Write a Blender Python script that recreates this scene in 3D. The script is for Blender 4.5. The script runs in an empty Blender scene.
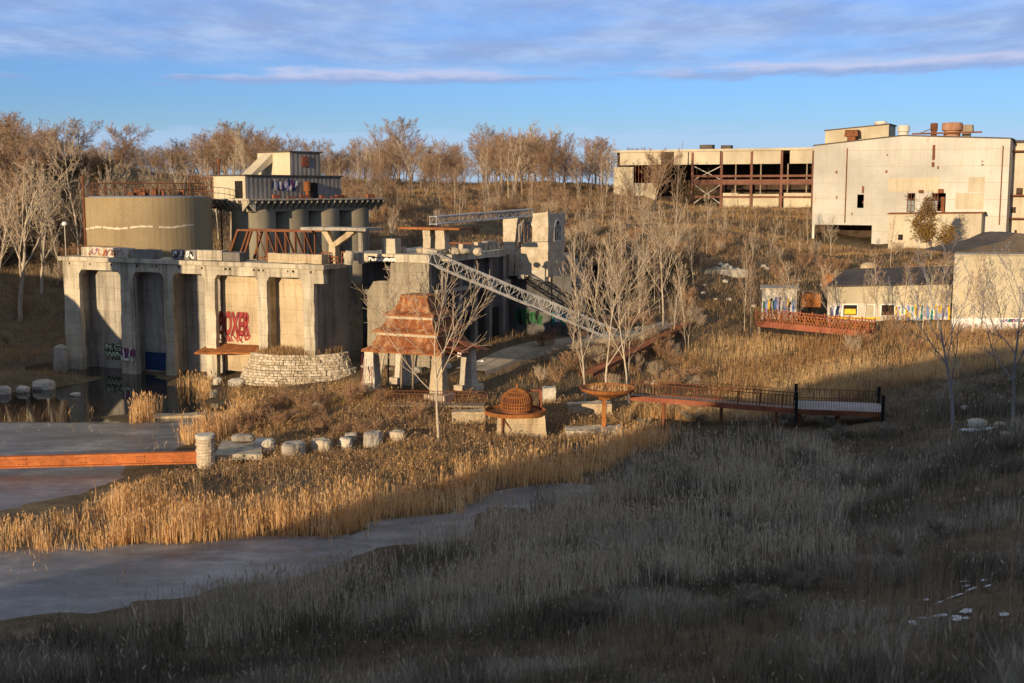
import bpy, bmesh, math, random
import numpy as np
from mathutils import Vector, Matrix, Quaternion, noise as mnoise

S = bpy.context.scene
COL = S.collection
R = math.radians

# ------------------------------------------------------------------ camera
CAM_H, FPX, W, H = 20.0, 1200.0, 1024, 683
PITCH = math.atan(151.5 / FPX)
cd = bpy.data.cameras.new('camera')
cam = bpy.data.objects.new('camera', cd)
COL.objects.link(cam)
cam.location = (0, 0, CAM_H)
cam.rotation_euler = (R(90) - PITCH, 0, 0)
cd.sensor_width = 36.0
cd.lens = FPX / W * 36.0
cd.clip_start = 0.5
cd.clip_end = 6000
cd.dof.use_dof = True
cd.dof.focus_distance = 128
cd.dof.aperture_fstop = 0.9
S.camera = cam

# ------------------------------------------------------------------ sky, sun, exposure
SUN_HEAD, SUN_EL = R(30), R(8.3)          # the light travels 30 degrees right of the view direction
S.view_settings.view_transform = 'Standard'
S.view_settings.look = 'None'
S.view_settings.exposure = 0.34
S.view_settings.gamma = 1.0
S.view_settings.use_curve_mapping = False
wd = bpy.data.worlds.new('World')
S.world = wd
wd.use_nodes = True


def build_world():
    nt = wd.node_tree
    N, L = nt.nodes, nt.links
    N.clear()
    out = N.new('ShaderNodeOutputWorld')
    bg = N.new('ShaderNodeBackground')
    bg.inputs['Strength'].default_value = 0.096
    sky = N.new('ShaderNodeTexSky')
    sky.sky_type = 'NISHITA'
    sky.sun_disc = False
    sky.sun_elevation = SUN_EL
    sky.sun_rotation = SUN_HEAD + math.pi
    sky.air_density = 1.0
    sky.dust_density = 0.25
    sky.ozone_density = 2.5
    tc = N.new('ShaderNodeTexCoord')
    sep = N.new('ShaderNodeSeparateXYZ')
    L.new(tc.outputs['Generated'], sep.inputs[0])

    def M(op, a, b=None, c=None, clamp=False):
        n = N.new('ShaderNodeMath')
        n.operation = op
        n.use_clamp = clamp
        for i, x in enumerate((a, b, c)):
            if x is None:
                continue
            if isinstance(x, (int, float)):
                n.inputs[i].default_value = x
            else:
                L.new(x, n.inputs[i])
        return n.outputs[0]

    def sstep(x, a, b):
        n = N.new('ShaderNodeMapRange')
        n.interpolation_type = 'SMOOTHSTEP'
        L.new(x, n.inputs[0])
        n.inputs[1].default_value = a
        n.inputs[2].default_value = b
        return n.outputs[0]

    def noise(scale, sx, sy, det=5, rough=0.55, off=0.0):
        # cloud layer seen in perspective: direction / elevation
        zz = M('MAXIMUM', M('ADD', sep.outputs[2], 0.03), 0.02)
        c = N.new('ShaderNodeCombineXYZ')
        L.new(M('MULTIPLY', M('DIVIDE', sep.outputs[0], zz), sx), c.inputs[0])
        L.new(M('MULTIPLY', M('DIVIDE', sep.outputs[1], zz), sy), c.inputs[1])
        c.inputs[2].default_value = off
        t = N.new('ShaderNodeTexNoise')
        t.inputs['Scale'].default_value = scale
        t.inputs['Detail'].default_value = det
        t.inputs['Roughness'].default_value = rough
        L.new(c.outputs[0], t.inputs['Vector'])
        return t.outputs['Fac']
    z = sep.outputs[2]
    n1 = noise(0.9, 1.0, 1.0)
    n2 = noise(1.7, 1.3, 0.75, 6, 0.62, 3.0)
    n3 = noise(0.45, 1.0, 0.8, 4, 0.5, 7.0)
    ze = M('ADD', z, M('MULTIPLY', M('SUBTRACT', n2, 0.5), 0.022))
    ze2 = M('ADD', ze, M('MULTIPLY', sep.outputs[0], 0.010))
    deck = sstep(ze2, 0.086, 0.110)
    deck = M('MULTIPLY', deck, M('ADD', 0.40, M('MULTIPLY', sstep(n1, 0.32, 0.62), 0.55)), None, True)
    deck = M('MAXIMUM', deck, sstep(z, 0.18, 0.3))
    # the thin bank of cloud under the deck
    zb = M('SUBTRACT', M('ADD', z, M('MULTIPLY', M('SUBTRACT', n2, 0.5), 0.018)), M('ADD', 0.0925, M('MULTIPLY', sep.outputs[0], 0.012)))
    band = M('SUBTRACT', 1.0, sstep(M('ABSOLUTE', zb), 0.0025, 0.0085))
    gate = sstep(M('ADD', n3, M('MULTIPLY', sep.outputs[0], 0.12)), 0.395, 0.455)
    band = M('MULTIPLY', M('MULTIPLY', band, gate), 0.85)
    # faint mauve streaks near the skyline
    low = M('SUBTRACT', 1.0, sstep(M('ABSOLUTE', M('SUBTRACT', ze, 0.038)), 0.004, 0.016))
    low = M('MAXIMUM', M('MULTIPLY', low, 0.6), M('MULTIPLY', M('SUBTRACT', 1.0, sstep(z, 0.0, 0.075)), 0.6))

    def mix(f, a, b):
        n = N.new('ShaderNodeMix')
        n.data_type = 'RGBA'
        L.new(f, n.inputs[0])
        for i, x in ((6, a), (7, b)):
            if isinstance(x, tuple):
                n.inputs[i].default_value = (*x, 1)
            else:
                L.new(x, n.inputs[i])
        return n.outputs[2]
    clear = N.new('ShaderNodeMix')
    clear.data_type = 'RGBA'
    clear.blend_type = 'MULTIPLY'
    clear.inputs[0].default_value = 1.0
    L.new(sky.outputs[0], clear.inputs[6])
    clear.inputs[7].default_value = (0.64, 0.92, 1.70, 1)
    cloudc = mix(sstep(n2, 0.35, 0.68), CLOUD_DARK, CLOUD_LIGHT)
    cloudc = mix(sstep(z, 0.17, 0.36), cloudc, CLOUD_HIGH)
    c = mix(low, clear.outputs[2], CLOUD_LOW)
    c = mix(deck, c, cloudc)
    c = mix(band, c, mix(sstep(zb, -0.004, 0.005), CLOUD_DARK, CLOUD_EDGE))
    L.new(c, bg.inputs['Color'])
    L.new(bg.outputs[0], out.inputs['Surface'])


CLOUD_DARK = (2.45, 3.45, 5.9)
CLOUD_LIGHT = (3.5, 4.7, 7.1)
CLOUD_LOW = (3.9, 5.3, 7.8)
CLOUD_HIGH = (2.5, 2.85, 3.6)
CLOUD_EDGE = (5.0, 5.2, 7.0)
build_world()
sl = bpy.data.lights.new('sun', 'SUN')
sl.energy = 5.0
sl.angle = R(0.5)
sl.color = (1.0, 0.755, 0.47)
sun = bpy.data.objects.new('sun', sl)
COL.objects.link(sun)
_d = Vector((math.sin(SUN_HEAD) * math.cos(SUN_EL), math.cos(SUN_HEAD) * math.cos(SUN_EL), -math.sin(SUN_EL)))
sun.rotation_euler = _d.to_track_quat('-Z', 'Y').to_euler()
sun.location = (-60, -100, 80)

# ------------------------------------------------------------------ measuring helpers
CT, ST = math.cos(PITCH), math.sin(PITCH)


def ray(px, py):
    x = (px - W / 2) / FPX
    y = -(py - H / 2) / FPX
    return Vector((x, CT + ST * y, -ST + CT * y))


def at(px, py, Y):
    d = ray(px, py)
    t = Y / d.y
    return Vector((d.x * t, Y, CAM_H + d.z * t))


def proj(X, Y, Z):
    dz = Z - CAM_H
    cz = Y * CT - dz * ST
    cy = Y * ST + dz * CT
    return W / 2 + FPX * X / cz, H / 2 - FPX * cy / cz


class Frame:
    """a vertical facade: origin in plan, heading of its x axis; y runs away from the viewer"""
    def __init__(self, px, py, Y, ang=-26.45):
        p = at(px, py, Y)
        self.o = Vector((p.x, p.y, 0))
        self.rz = R(ang)
        self.a = Vector((math.cos(self.rz), math.sin(self.rz), 0))
        self.n = Vector((-math.sin(self.rz), math.cos(self.rz), 0))

    def hit(self, px, py, depth=0.0):
        d = ray(px, py)
        o = self.o + self.n * depth
        t = (o.xy.dot(self.n.xy)) / d.xy.dot(self.n.xy)
        p = Vector((d.x * t, d.y * t, CAM_H + d.z * t))
        return (p - self.o).dot(self.a), p.z

    def side(self, px, py, u):
        """hit on the side face at x = u -> (depth, z)"""
        d = ray(px, py)
        o = self.o + self.a * u
        t = (o.xy.dot(self.a.xy)) / d.xy.dot(self.a.xy)
        p = Vector((d.x * t, d.y * t, CAM_H + d.z * t))
        return (p - self.o).dot(self.n), p.z

    def w(self, u, d, z=0.0):
        p = self.o + self.a * u + self.n * d
        return Vector((p.x, p.y, z))


# ------------------------------------------------------------------ mesh builder
class MB:
    def __init__(self):
        self.v, self.f, self.m, self.starts = [], [], [], []
        self.cur = 0

    def add(self, vs, fs):
        b = len(self.v)
        self.v.extend([tuple(p) for p in vs])
        for f in fs:
            self.f.append([b + i for i in f])
            self.m.append(self.cur)
        self.starts.append((b, len(self.f) - len(fs)))
        return self

    def hexa(self, p):
        self.add(p, [(0, 3, 2, 1), (4, 5, 6, 7), (0, 1, 5, 4), (1, 2, 6, 5), (2, 3, 7, 6), (3, 0, 4, 7)])
        return self

    def box(self, x0, x1, y0, y1, z0, z1, taper=0.0):
        t = taper
        self.hexa([(x0, y0, z0), (x1, y0, z0), (x1, y1, z0), (x0, y1, z0),
                   (x0 + t, y0 + t, z1), (x1 - t, y0 + t, z1), (x1 - t, y1 - t, z1), (x0 + t, y1 - t, z1)])
        return self

    def prism(self, pts, y0, y1):
        """outline in (x, z), extruded along y"""
        n = len(pts)
        self.add([(x, y0, z) for x, z in pts] + [(x, y1, z) for x, z in pts],
                 [tuple(range(n)), tuple(range(2 * n - 1, n - 1, -1))] +
                 [(i, i + n, (i + 1) % n + n, (i + 1) % n) for i in range(n)])
        return self

    def slab(self, pts, z0, z1):
        """outline in (x, y), extruded along z"""
        n = len(pts)
        self.add([(x, y, z0) for x, y in pts] + [(x, y, z1) for x, y in pts],
                 [tuple(range(n - 1, -1, -1)), tuple(range(n, 2 * n))] +
                 [(i, (i + 1) % n, (i + 1) % n + n, i + n) for i in range(n)])
        return self

    def tube(self, p, q, r0, r1=None, n=6):
        self.path([p, q], [r0, r0 if r1 is None else r1], n)
        return self

    def path(self, pts, rad, n=6):
        pts = [Vector(p) for p in pts]
        if not isinstance(rad, (list, tuple)):
            rad = [rad] * len(pts)
        rings = []
        for i, p in enumerate(pts):
            d = (pts[min(i + 1, len(pts) - 1)] - pts[max(i - 1, 0)]).normalized()
            a = d.cross(Vector((0, 0, 1)) if abs(d.z) < 0.93 else Vector((1, 0, 0))).normalized()
            b = d.cross(a)
            rings += [p + a * (rad[i] * math.cos(2 * math.pi * k / n)) + b * (rad[i] * math.sin(2 * math.pi * k / n)) for k in range(n)]
        fs = []
        for i in range(len(pts) - 1):
            for k in range(n):
                fs.append((i * n + k, i * n + (k + 1) % n, (i + 1) * n + (k + 1) % n, (i + 1) * n + k))
        fs.append(tuple(range(n - 1, -1, -1)))
        m = (len(pts) - 1) * n
        fs.append(tuple(range(m, m + n)))
        self.add(rings, fs)
        return self

    def bar(self, p, q, w, h=None):
        """rectangular bar: width w sideways, h upward"""
        h = w if h is None else h
        p, q = Vector(p), Vector(q)
        d = (q - p).normalized()
        s = d.cross(Vector((0, 0, 1)) if abs(d.z) < 0.99 else Vector((0, 1, 0))).normalized()
        u = s.cross(d)
        s, u = s * w / 2, u * h / 2
        self.hexa([p - s - u, p + s - u, q + s - u, q - s - u, p - s + u, p + s + u, q + s + u, q - s + u])
        return self
        return self

    def lathe(self, prof, n=24, c=(0, 0), a0=0.0, a1=None, jit=0.0):
        full = a1 is None
        a1 = a0 + 2 * math.pi if full else a1
        k = n if full else n + 1
        vs = []
        for r, z in prof:
            for i in range(k):
                a = a0 + (a1 - a0) * i / n
                vs.append((c[0] + r * math.cos(a), c[1] + r * math.sin(a), z))
        fs = []
        for j in range(len(prof) - 1):
            for i in range(n):
                i2 = (i + 1) % k
                fs.append((j * k + i, j * k + i2, (j + 1) * k + i2, (j + 1) * k + i))
        if full:
            if prof[0][0] > 1e-4:
                fs.append(tuple(range(k - 1, -1, -1)))
            if prof[-1][0] > 1e-4:
                m = (len(prof) - 1) * k
                fs.append(tuple(range(m, m + k)))
        self.add(vs, fs)
        return self

    def rock(self, c, sx, sy, sz, seed=0, amp=0.18, sub=2, flat=0.0):
        bm = bmesh.new()
        bmesh.ops.create_icosphere(bm, subdivisions=sub, radius=1.0)
        vs = []
        for v in bm.verts:
            p = v.co.copy()
            # squarish blocky boulder
            m = max(abs(p.x), abs(p.y), abs(p.z))
            p = p.lerp(p / m * 0.82, 0.55 if flat == 0 else flat)
            p *= 1 + amp * mnoise.noise(p * 1.5 + Vector((seed * 7.3, seed * 3.1, seed))) + amp * 0.4 * mnoise.noise(p * 4 + Vector((seed, 0, 0)))
            vs.append((c[0] + p.x * sx, c[1] + p.y * sy, c[2] + p.z * sz))
        bm.verts.index_update()
        fs = [[v.index for v in f.verts] for f in bm.faces]
        bm.free()
        self.add(vs, fs)
        return self

    def each(self, name, mat, parent=None, **kw):
        """every added piece becomes a part of its own"""
        ends = self.starts[1:] + [(len(self.v), len(self.f))]
        for (v0, f0), (v1, f1) in zip(self.starts, ends):
            m = MB()
            m.v = self.v[v0:v1]
            m.f = [[i - v0 for i in f] for f in self.f[f0:f1]]
            m.m = self.m[f0:f1]
            m.build(name, mat, parent, **kw)

    def build(self, name, mat, parent=None, smooth=False, rough=0.0, cut=1.0, freq=0.7, recalc=True, loc=None):
        me = bpy.data.meshes.new(name)
        me.from_pydata(self.v, [], self.f)
        mats = mat if isinstance(mat, (list, tuple)) else [mat]
        for m in mats:
            me.materials.append(m)
        if len(mats) > 1:
            me.polygons.foreach_set('material_index', self.m)
        if recalc or rough:
            bm = bmesh.new()
            bm.from_mesh(me)
            if recalc:
                bmesh.ops.recalc_face_normals(bm, faces=bm.faces)
            if rough:
                for _ in range(5):
                    es = [e for e in bm.edges if e.calc_length() > cut]
                    if not es:
                        break
                    bmesh.ops.subdivide_edges(bm, edges=es, cuts=1, use_grid_fill=True)
                bmesh.ops.triangulate(bm, faces=[f for f in bm.faces if len(f.verts) > 4])
                for v in bm.verts:
                    v.co += (mnoise.noise_vector(v.co * freq + Vector((3.1, 8.2, 1.7))) * rough +
                             mnoise.noise_vector(v.co * freq * 4) * rough * 0.6)
            bm.to_mesh(me)
            bm.free()
        if smooth:
            me.polygons.foreach_set('use_smooth', [True] * len(me.polygons))
        me.update()
        o = bpy.data.objects.new(name, me)
        COL.objects.link(o)
        if parent is not None:
            o.parent = parent
        if loc is not None:
            o.location = loc
        return o


def tag(o, label=None, cat=None, group=None, kind=None):
    if label:
        o['label'] = label
    if cat:
        o['category'] = cat
    if group:
        o['group'] = group
    if kind:
        o['kind'] = kind
    return o


def thing(name, label, cat, loc=(0, 0, 0), rz=0.0, group=None):
    o = bpy.data.objects.new(name, None)
    o.empty_display_size = 0.3
    COL.objects.link(o)
    o.location = loc
    o.rotation_euler = (0, 0, rz)
    return tag(o, label, cat, group)


def dup(o, parent=None):
    c = o.copy()
    COL.objects.link(c)
    if parent is not None:
        c.parent = parent
    for ch in list(o.children):
        dup(ch, c)
    return c


# ------------------------------------------------------------------ materials
def mat_base(name):
    m = bpy.data.materials.new(name)
    m.use_nodes = True
    nt = m.node_tree
    return m, nt, nt.nodes['Principled BSDF']


def _noise(nt, scale, vec, det=4, rough=0.6):
    t = nt.nodes.new('ShaderNodeTexNoise')
    t.inputs['Scale'].default_value = scale
    t.inputs['Detail'].default_value = det
    t.inputs['Roughness'].default_value = rough
    nt.links.new(vec, t.inputs['Vector'])
    return t.outputs['Fac']


def _scaled(nt, vec, s):
    n = nt.nodes.new('ShaderNodeMapping')
    n.inputs['Scale'].default_value = s
    nt.links.new(vec, n.inputs['Vector'])
    return n.outputs[0]


def _ramp(nt, fac, stops):
    r = nt.nodes.new('ShaderNodeValToRGB')
    e = r.color_ramp.elements
    while len(e) < len(stops):
        e.new(0.5)
    for i, (p, c) in enumerate(stops):
        e[i].position = p
        e[i].color = (*c, 1)
    nt.links.new(fac, r.inputs[0])
    return r.outputs[0]


def _mix(nt, f, a, b, mode='MIX'):
    n = nt.nodes.new('ShaderNodeMix')
    n.data_type = 'RGBA'
    n.blend_type = mode
    for i, x in ((0, f), (6, a), (7, b)):
        if isinstance(x, tuple):
            n.inputs[i].default_value = (*x, 1)
        elif isinstance(x, (int, float)):
            n.inputs[i].default_value = x
        else:
            nt.links.new(x, n.inputs[i])
    return n.outputs[2]


def _bump(nt, b, h, strength=0.3, dist=0.05):
    n = nt.nodes.new('ShaderNodeBump')
    n.inputs['Strength'].default_value = strength
    n.inputs['Distance'].default_value = dist
    nt.links.new(h, n.inputs['Height'])
    nt.links.new(n.outputs[0], b.inputs['Normal'])


def weathered(name, c1, c2, stain=(0.12, 0.10, 0.08), stain_amt=0.5, scale=0.5, streak=True, rough=0.9, bump=0.4, metallic=0.0, seams=None, rust=None, tiles=None):
    """weathered surface: two tones in patches, vertical stains, grain"""
    c1, c2 = tuple(x * .86 for x in c1), tuple(x * .86 for x in c2)
    m, nt, b = mat_base(name)
    g = nt.nodes.new('ShaderNodeNewGeometry')
    pos = g.outputs['Position']
    n1 = _noise(nt, scale, pos, 6, 0.65)
    col = _ramp(nt, n1, [(0.3, c1), (0.7, c2)])
    if streak:
        n2 = _noise(nt, 1.0, _scaled(nt, pos, (1.6, 1.6, 0.12)), 5, 0.65)
    else:
        n2 = _noise(nt, scale * 2.2, pos, 6, 0.7)
    f = _ramp(nt, n2, [(0.48, (0, 0, 0)), (0.72, (stain_amt,) * 3)])
    col = _mix(nt, f, col, stain)
    n3 = _noise(nt, 9.0, pos, 4, 0.7)
    col = _mix(nt, 0.5, col, _ramp(nt, n3, [(0.3, (0.55,) * 3), (0.7, (1.35,) * 3)]), 'MULTIPLY')
    nb = _noise(nt, scale * .35, pos, 3, 0.5)
    col = _mix(nt, 0.7, col, _ramp(nt, nb, [(0.35, (0.72,) * 3), (0.65, (1.18,) * 3)]), 'MULTIPLY')
    if tiles:
        tw, th, tint = tiles
        mp = nt.nodes.new('ShaderNodeMapping')
        mp.inputs['Rotation'].default_value = (0, 0, R(26.45))
        nt.links.new(pos, mp.inputs['Vector'])
        sx_ = nt.nodes.new('ShaderNodeSeparateXYZ')
        nt.links.new(mp.outputs[0], sx_.inputs[0])
        cb = nt.nodes.new('ShaderNodeCombineXYZ')
        nt.links.new(sx_.outputs[0], cb.inputs[0])
        nt.links.new(sx_.outputs[2], cb.inputs[1])
        br = nt.nodes.new('ShaderNodeTexBrick')
        br.inputs['Scale'].default_value = 1.0
        br.inputs['Brick Width'].default_value = tw
        br.inputs['Row Height'].default_value = th
        br.inputs['Mortar Size'].default_value = 0.03
        br.inputs['Color1'].default_value = (1 - tint,) * 3 + (1,)
        br.inputs['Color2'].default_value = (1 + tint,) * 3 + (1,)
        br.inputs['Mortar'].default_value = (1 - tint * 3.2,) * 3 + (1,)
        nt.links.new(cb.outputs[0], br.inputs['Vector'])
        col = _mix(nt, 1.0, col, br.outputs['Color'], 'MULTIPLY')
    if rust:
        n4 = _noise(nt, 0.9, _scaled(nt, pos, (1, 1, 0.35)), 5, 0.7)
        col = _mix(nt, _ramp(nt, n4, [(0.62, (0, 0, 0)), (0.72, (0.6,) * 3)]), col, rust)
    if seams:
        sp, w, sc = seams
        sx = nt.nodes.new('ShaderNodeSeparateXYZ')
        nt.links.new(pos, sx.inputs[0])
        a = nt.nodes.new('ShaderNodeMath')
        a.operation = 'PINGPONG'
        nt.links.new(sx.outputs[2], a.inputs[0])
        a.inputs[1].default_value = sp / 2
        c = nt.nodes.new('ShaderNodeMath')
        c.operation = 'LESS_THAN'
        nt.links.new(a.outputs[0], c.inputs[0])
        c.inputs[1].default_value = w
        col = _mix(nt, c.outputs[0], col, sc)
    nt.links.new(col, b.inputs['Base Color'])
    b.inputs['Roughness'].default_value = rough
    b.inputs['Metallic'].default_value = metallic
    b.inputs['Specular IOR Level'].default_value = 0.25
    _bump(nt, b, _mix(nt, 0.5, n3, n2), bump, 0.06)
    return m


def plain(name, c, rough=0.85, vary=0.25, scale=3.0):
    m, nt, b = mat_base(name)
    g = nt.nodes.new('ShaderNodeNewGeometry')
    n = _noise(nt, scale, g.outputs['Position'], 4, 0.6)
    lo = tuple(x * (1 - vary) for x in c)
    hi = tuple(min(1, x * (1 + vary)) for x in c)
    nt.links.new(_ramp(nt, n, [(0.3, lo), (0.7, hi)]), b.inputs['Base Color'])
    b.inputs['Roughness'].default_value = rough
    b.inputs['Specular IOR Level'].default_value = 0.2
    return m


def plant_mat(name, cols, transl=0.25, patch=0.06, cols2=None, dk=0.44):
    """dry stems: colour varies from stem to stem and in patches"""
    m, nt, b = mat_base(name)
    g = nt.nodes.new('ShaderNodeNewGeometry')
    k = len(cols)
    c = _ramp(nt, g.outputs['Random Per Island'], [((i + 0.5) / k, x) for i, x in enumerate(cols)])
    if cols2:
        c2 = _ramp(nt, g.outputs['Random Per Island'], [((i + 0.5) / len(cols2), x) for i, x in enumerate(cols2)])
        n = _noise(nt, patch, g.outputs['Position'], 4, 0.6)
        c = _mix(nt, _ramp(nt, n, [(dk, (0, 0, 0)), (dk + 0.14, (1, 1, 1))]), c, c2)
    nt.links.new(c, b.inputs['Base Color'])
    b.inputs['Roughness'].default_value = 0.9
    b.inputs['Specular IOR Level'].default_value = 0.1
    if transl:
        tr = nt.nodes.new('ShaderNodeBsdfTranslucent')
        nt.links.new(c, tr.inputs['Color'])
        mx = nt.nodes.new('ShaderNodeMixShader')
        mx.inputs[0].default_value = transl
        nt.links.new(b.outputs[0], mx.inputs[1])
        nt.links.new(tr.outputs[0], mx.inputs[2])
        nt.links.new(mx.outputs[0], nt.nodes['Material Output'].inputs['Surface'])
    return m


CONC = weathered('pale_concrete', (0.49, 0.43, 0.32), (0.64, 0.57, 0.44), (0.13, 0.105, 0.08), 0.9, tiles=(2.4, 1.3, 0.07))
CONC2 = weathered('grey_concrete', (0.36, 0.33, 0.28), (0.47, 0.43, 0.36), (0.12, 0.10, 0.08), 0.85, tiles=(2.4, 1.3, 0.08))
CONC_DK = weathered('dark_and_shade_concrete', (0.20, 0.18, 0.16), (0.30, 0.28, 0.25), (0.07, 0.06, 0.06), 0.7)  # dark concrete; on the end wall and dark parapets it paints in shade
CONC_TAN = weathered('tan_concrete', (0.50, 0.40, 0.26), (0.60, 0.49, 0.33), (0.22, 0.14, 0.07), 0.75, tiles=(2.4, 1.3, 0.06))
HALLW = weathered('dull_hall_concrete', (0.27, 0.235, 0.17), (0.36, 0.315, 0.24), (0.09, 0.08, 0.06), 0.9, tiles=(2.4, 1.3, 0.08))
SHADE_DK = weathered('shade_dark_concrete', (0.085, 0.083, 0.082), (0.15, 0.145, 0.135), (0.03, 0.03, 0.03), 0.6)  # shade of the hall and tower walls put into the base colour
SILO = weathered('silo_concrete', (0.25, 0.22, 0.16), (0.32, 0.285, 0.21), (0.16, 0.13, 0.09), 0.5)
TANK = weathered('tank_wall', (0.35, 0.265, 0.145), (0.41, 0.32, 0.185), (0.20, 0.15, 0.09), 0.45, scale=0.25)
STONE = weathered('pale_limestone', (0.52, 0.47, 0.38), (0.66, 0.61, 0.51), (0.22, 0.18, 0.13), 0.45, scale=1.4, streak=False)
STONE_W = weathered('rubble_stone', (0.48, 0.40, 0.29), (0.62, 0.54, 0.41), (0.20, 0.15, 0.10), 0.5, scale=2.4, streak=False)
RUST = weathered('orange_rust', (0.30, 0.105, 0.03), (0.42, 0.17, 0.05), (0.12, 0.04, 0.02), 0.7, scale=1.2)
RUST_DK = weathered('dark_rust', (0.16, 0.06, 0.03), (0.26, 0.10, 0.045), (0.06, 0.03, 0.02), 0.6, scale=1.2)
RUST_RED = weathered('red_rust', (0.25, 0.075, 0.04), (0.35, 0.125, 0.07), (0.12, 0.05, 0.03), 0.5, scale=1.2)
FRAMEP = weathered('dull_red_frame_paint', (0.17, 0.075, 0.05), (0.25, 0.12, 0.085), (0.07, 0.04, 0.03), 0.6, scale=0.6)
RUST_ROOF = weathered('rusted_roof_sheet', (0.17, 0.05, 0.018), (0.32, 0.11, 0.035), (0.60, 0.38, 0.20), 0.75, scale=1.6, bump=.6)
PANEL = weathered('cream_panel', (0.52, 0.505, 0.45), (0.575, 0.56, 0.505), (0.40, 0.34, 0.26), 0.4, scale=0.2, bump=0.1, seams=(3.05, 0.045, (0.38, 0.33, 0.25)), tiles=(5.6, 3.05, 0.045), rust=(0.40, 0.27, 0.15))
PANEL2 = weathered('stained_cream_panel', (0.49, 0.43, 0.31), (0.59, 0.52, 0.39), (0.33, 0.26, 0.16), 0.6, scale=0.3, bump=0.1)
PANEL_SIDE = weathered('side_panel', (0.50, 0.44, 0.34), (0.60, 0.53, 0.42), (0.30, 0.24, 0.17), 0.6, scale=0.3, bump=0.1, rust=(0.25, 0.12, 0.06))
CREAM = weathered('cream_metal', (0.55, 0.48, 0.33), (0.62, 0.55, 0.40), (0.45, 0.35, 0.22), 0.4, scale=0.4, bump=0.1)
SIDING = weathered('grey_corrugated_siding', (0.20, 0.19, 0.18), (0.32, 0.30, 0.28), (0.16, 0.09, 0.06), 0.6, scale=0.5, bump=0.15)
WHITE = weathered('dirty_white_wall', (0.62, 0.57, 0.48), (0.72, 0.68, 0.60), (0.40, 0.34, 0.26), 0.5, scale=0.6, bump=0.1)
ROOFDK = weathered('dark_roof_felt', (0.075, 0.065, 0.06), (0.12, 0.105, 0.09), (0.16, 0.09, 0.05), 0.5, scale=0.5, streak=False)
STEEL = weathered('pale_steel', (0.42, 0.42, 0.42), (0.55, 0.55, 0.54), (0.25, 0.2, 0.16), 0.4, scale=1.0, rough=0.6)
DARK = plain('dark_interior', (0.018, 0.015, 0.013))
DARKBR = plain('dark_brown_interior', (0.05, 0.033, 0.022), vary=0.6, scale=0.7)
BLACK = plain('black_post', (0.012, 0.012, 0.012))
GLASS = plain('dusty_window_pane', (0.10, 0.14, 0.17), rough=0.25)
BLUEP = plain('navy_blue_paint', (0.02, 0.045, 0.12))
BLUEGREY = plain('blue_grey_metal', (0.20, 0.25, 0.30), rough=0.6)
REDP = plain('red_spray_paint', (0.30, 0.05, 0.045), vary=0.35)
PINKP = plain('dark_red_spray_paint', (0.20, 0.03, 0.04))
PALEG = plain('pale_green_spray_paint', (0.50, 0.62, 0.42), vary=0.15)
BLKP = plain('black_spray_paint', (0.012, 0.013, 0.016))
PURP = plain('purple_spray_paint', (0.22, 0.07, 0.20), vary=0.4)
YELP = plain('yellow_spray_paint', (0.75, 0.50, 0.05))
BLUP = plain('blue_spray_paint', (0.16, 0.30, 0.62))
TEALP = plain('teal_spray_paint', (0.03, 0.22, 0.19))
GRNP = plain('green_spray_paint', (0.03, 0.11, 0.045))
LAVP = plain('lavender_spray_paint', (0.40, 0.36, 0.55))
WHITEP = plain('white_paint', (0.78, 0.76, 0.72), vary=0.08)
ORANGE = weathered('orange_beam_paint', (0.42, 0.125, 0.04), (0.56, 0.19, 0.06), (0.20, 0.07, 0.03), 0.8, scale=0.8, streak=False)
WOOD = weathered('grey_wood', (0.26, 0.20, 0.14), (0.36, 0.29, 0.21), (0.12, 0.09, 0.07), 0.5, scale=1.5, streak=False)
BARK = weathered('pale_bark', (0.48, 0.40, 0.295), (0.62, 0.53, 0.41), (0.20, 0.15, 0.11), 0.4, scale=1.5, streak=False, bump=0.2)
TWIG = plain('pale_twig', (0.45, 0.355, 0.25), vary=0.3, scale=0.6)
BARK_BR = plain('brown_bark', (0.24, 0.185, 0.135), vary=0.35, scale=0.8)
TWIG_BR = plain('brown_twig', (0.31, 0.205, 0.13), vary=0.35, scale=0.15)
TWIG_RED = plain('reddish_twig', (0.34, 0.21, 0.125), vary=0.4, scale=0.3)
BARK_GR = plain('grey_bark', (0.24, 0.23, 0.24), vary=0.25, scale=0.8)
LEAF = plant_mat('dry_brown_leaves', [(0.20, 0.11, 0.03), (0.27, 0.16, 0.05), (0.16, 0.10, 0.03), (0.33, 0.20, 0.07)], 0.2)
SNOW = plain('old_snow', (0.70, 0.72, 0.75), vary=0.1)

REED = plant_mat('tan_cattail', [(0.72, 0.46, 0.21), (0.82, 0.57, 0.29), (0.88, 0.67, 0.41), (0.74, 0.47, 0.21), (0.46, 0.25, 0.09)], 0.5)
FIELD = plant_mat('tan_field_grass', [(0.66, 0.46, 0.22), (0.78, 0.57, 0.30), (0.86, 0.66, 0.40), (0.64, 0.42, 0.18)], 0.5, 0.10,
                  [(0.34, 0.20, 0.095), (0.46, 0.28, 0.13), (0.58, 0.39, 0.20)])
HILLG = plant_mat('brown_hill_grass', [(0.34, 0.21, 0.10), (0.46, 0.30, 0.15), (0.62, 0.43, 0.23), (0.42, 0.26, 0.11)], 0.45, 0.07,
                  [(0.21, 0.125, 0.065), (0.29, 0.18, 0.095), (0.40, 0.27, 0.15), (0.55, 0.42, 0.27)])
WEED = plant_mat('grey_olive_weeds', [(0.26, 0.24, 0.19), (0.46, 0.425, 0.345), (0.64, 0.59, 0.49), (0.34, 0.305, 0.24)], 0.2, 0.16,
                 [(0.06, 0.056, 0.042), (0.12, 0.108, 0.08), (0.24, 0.215, 0.165)], dk=0.38)
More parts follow.
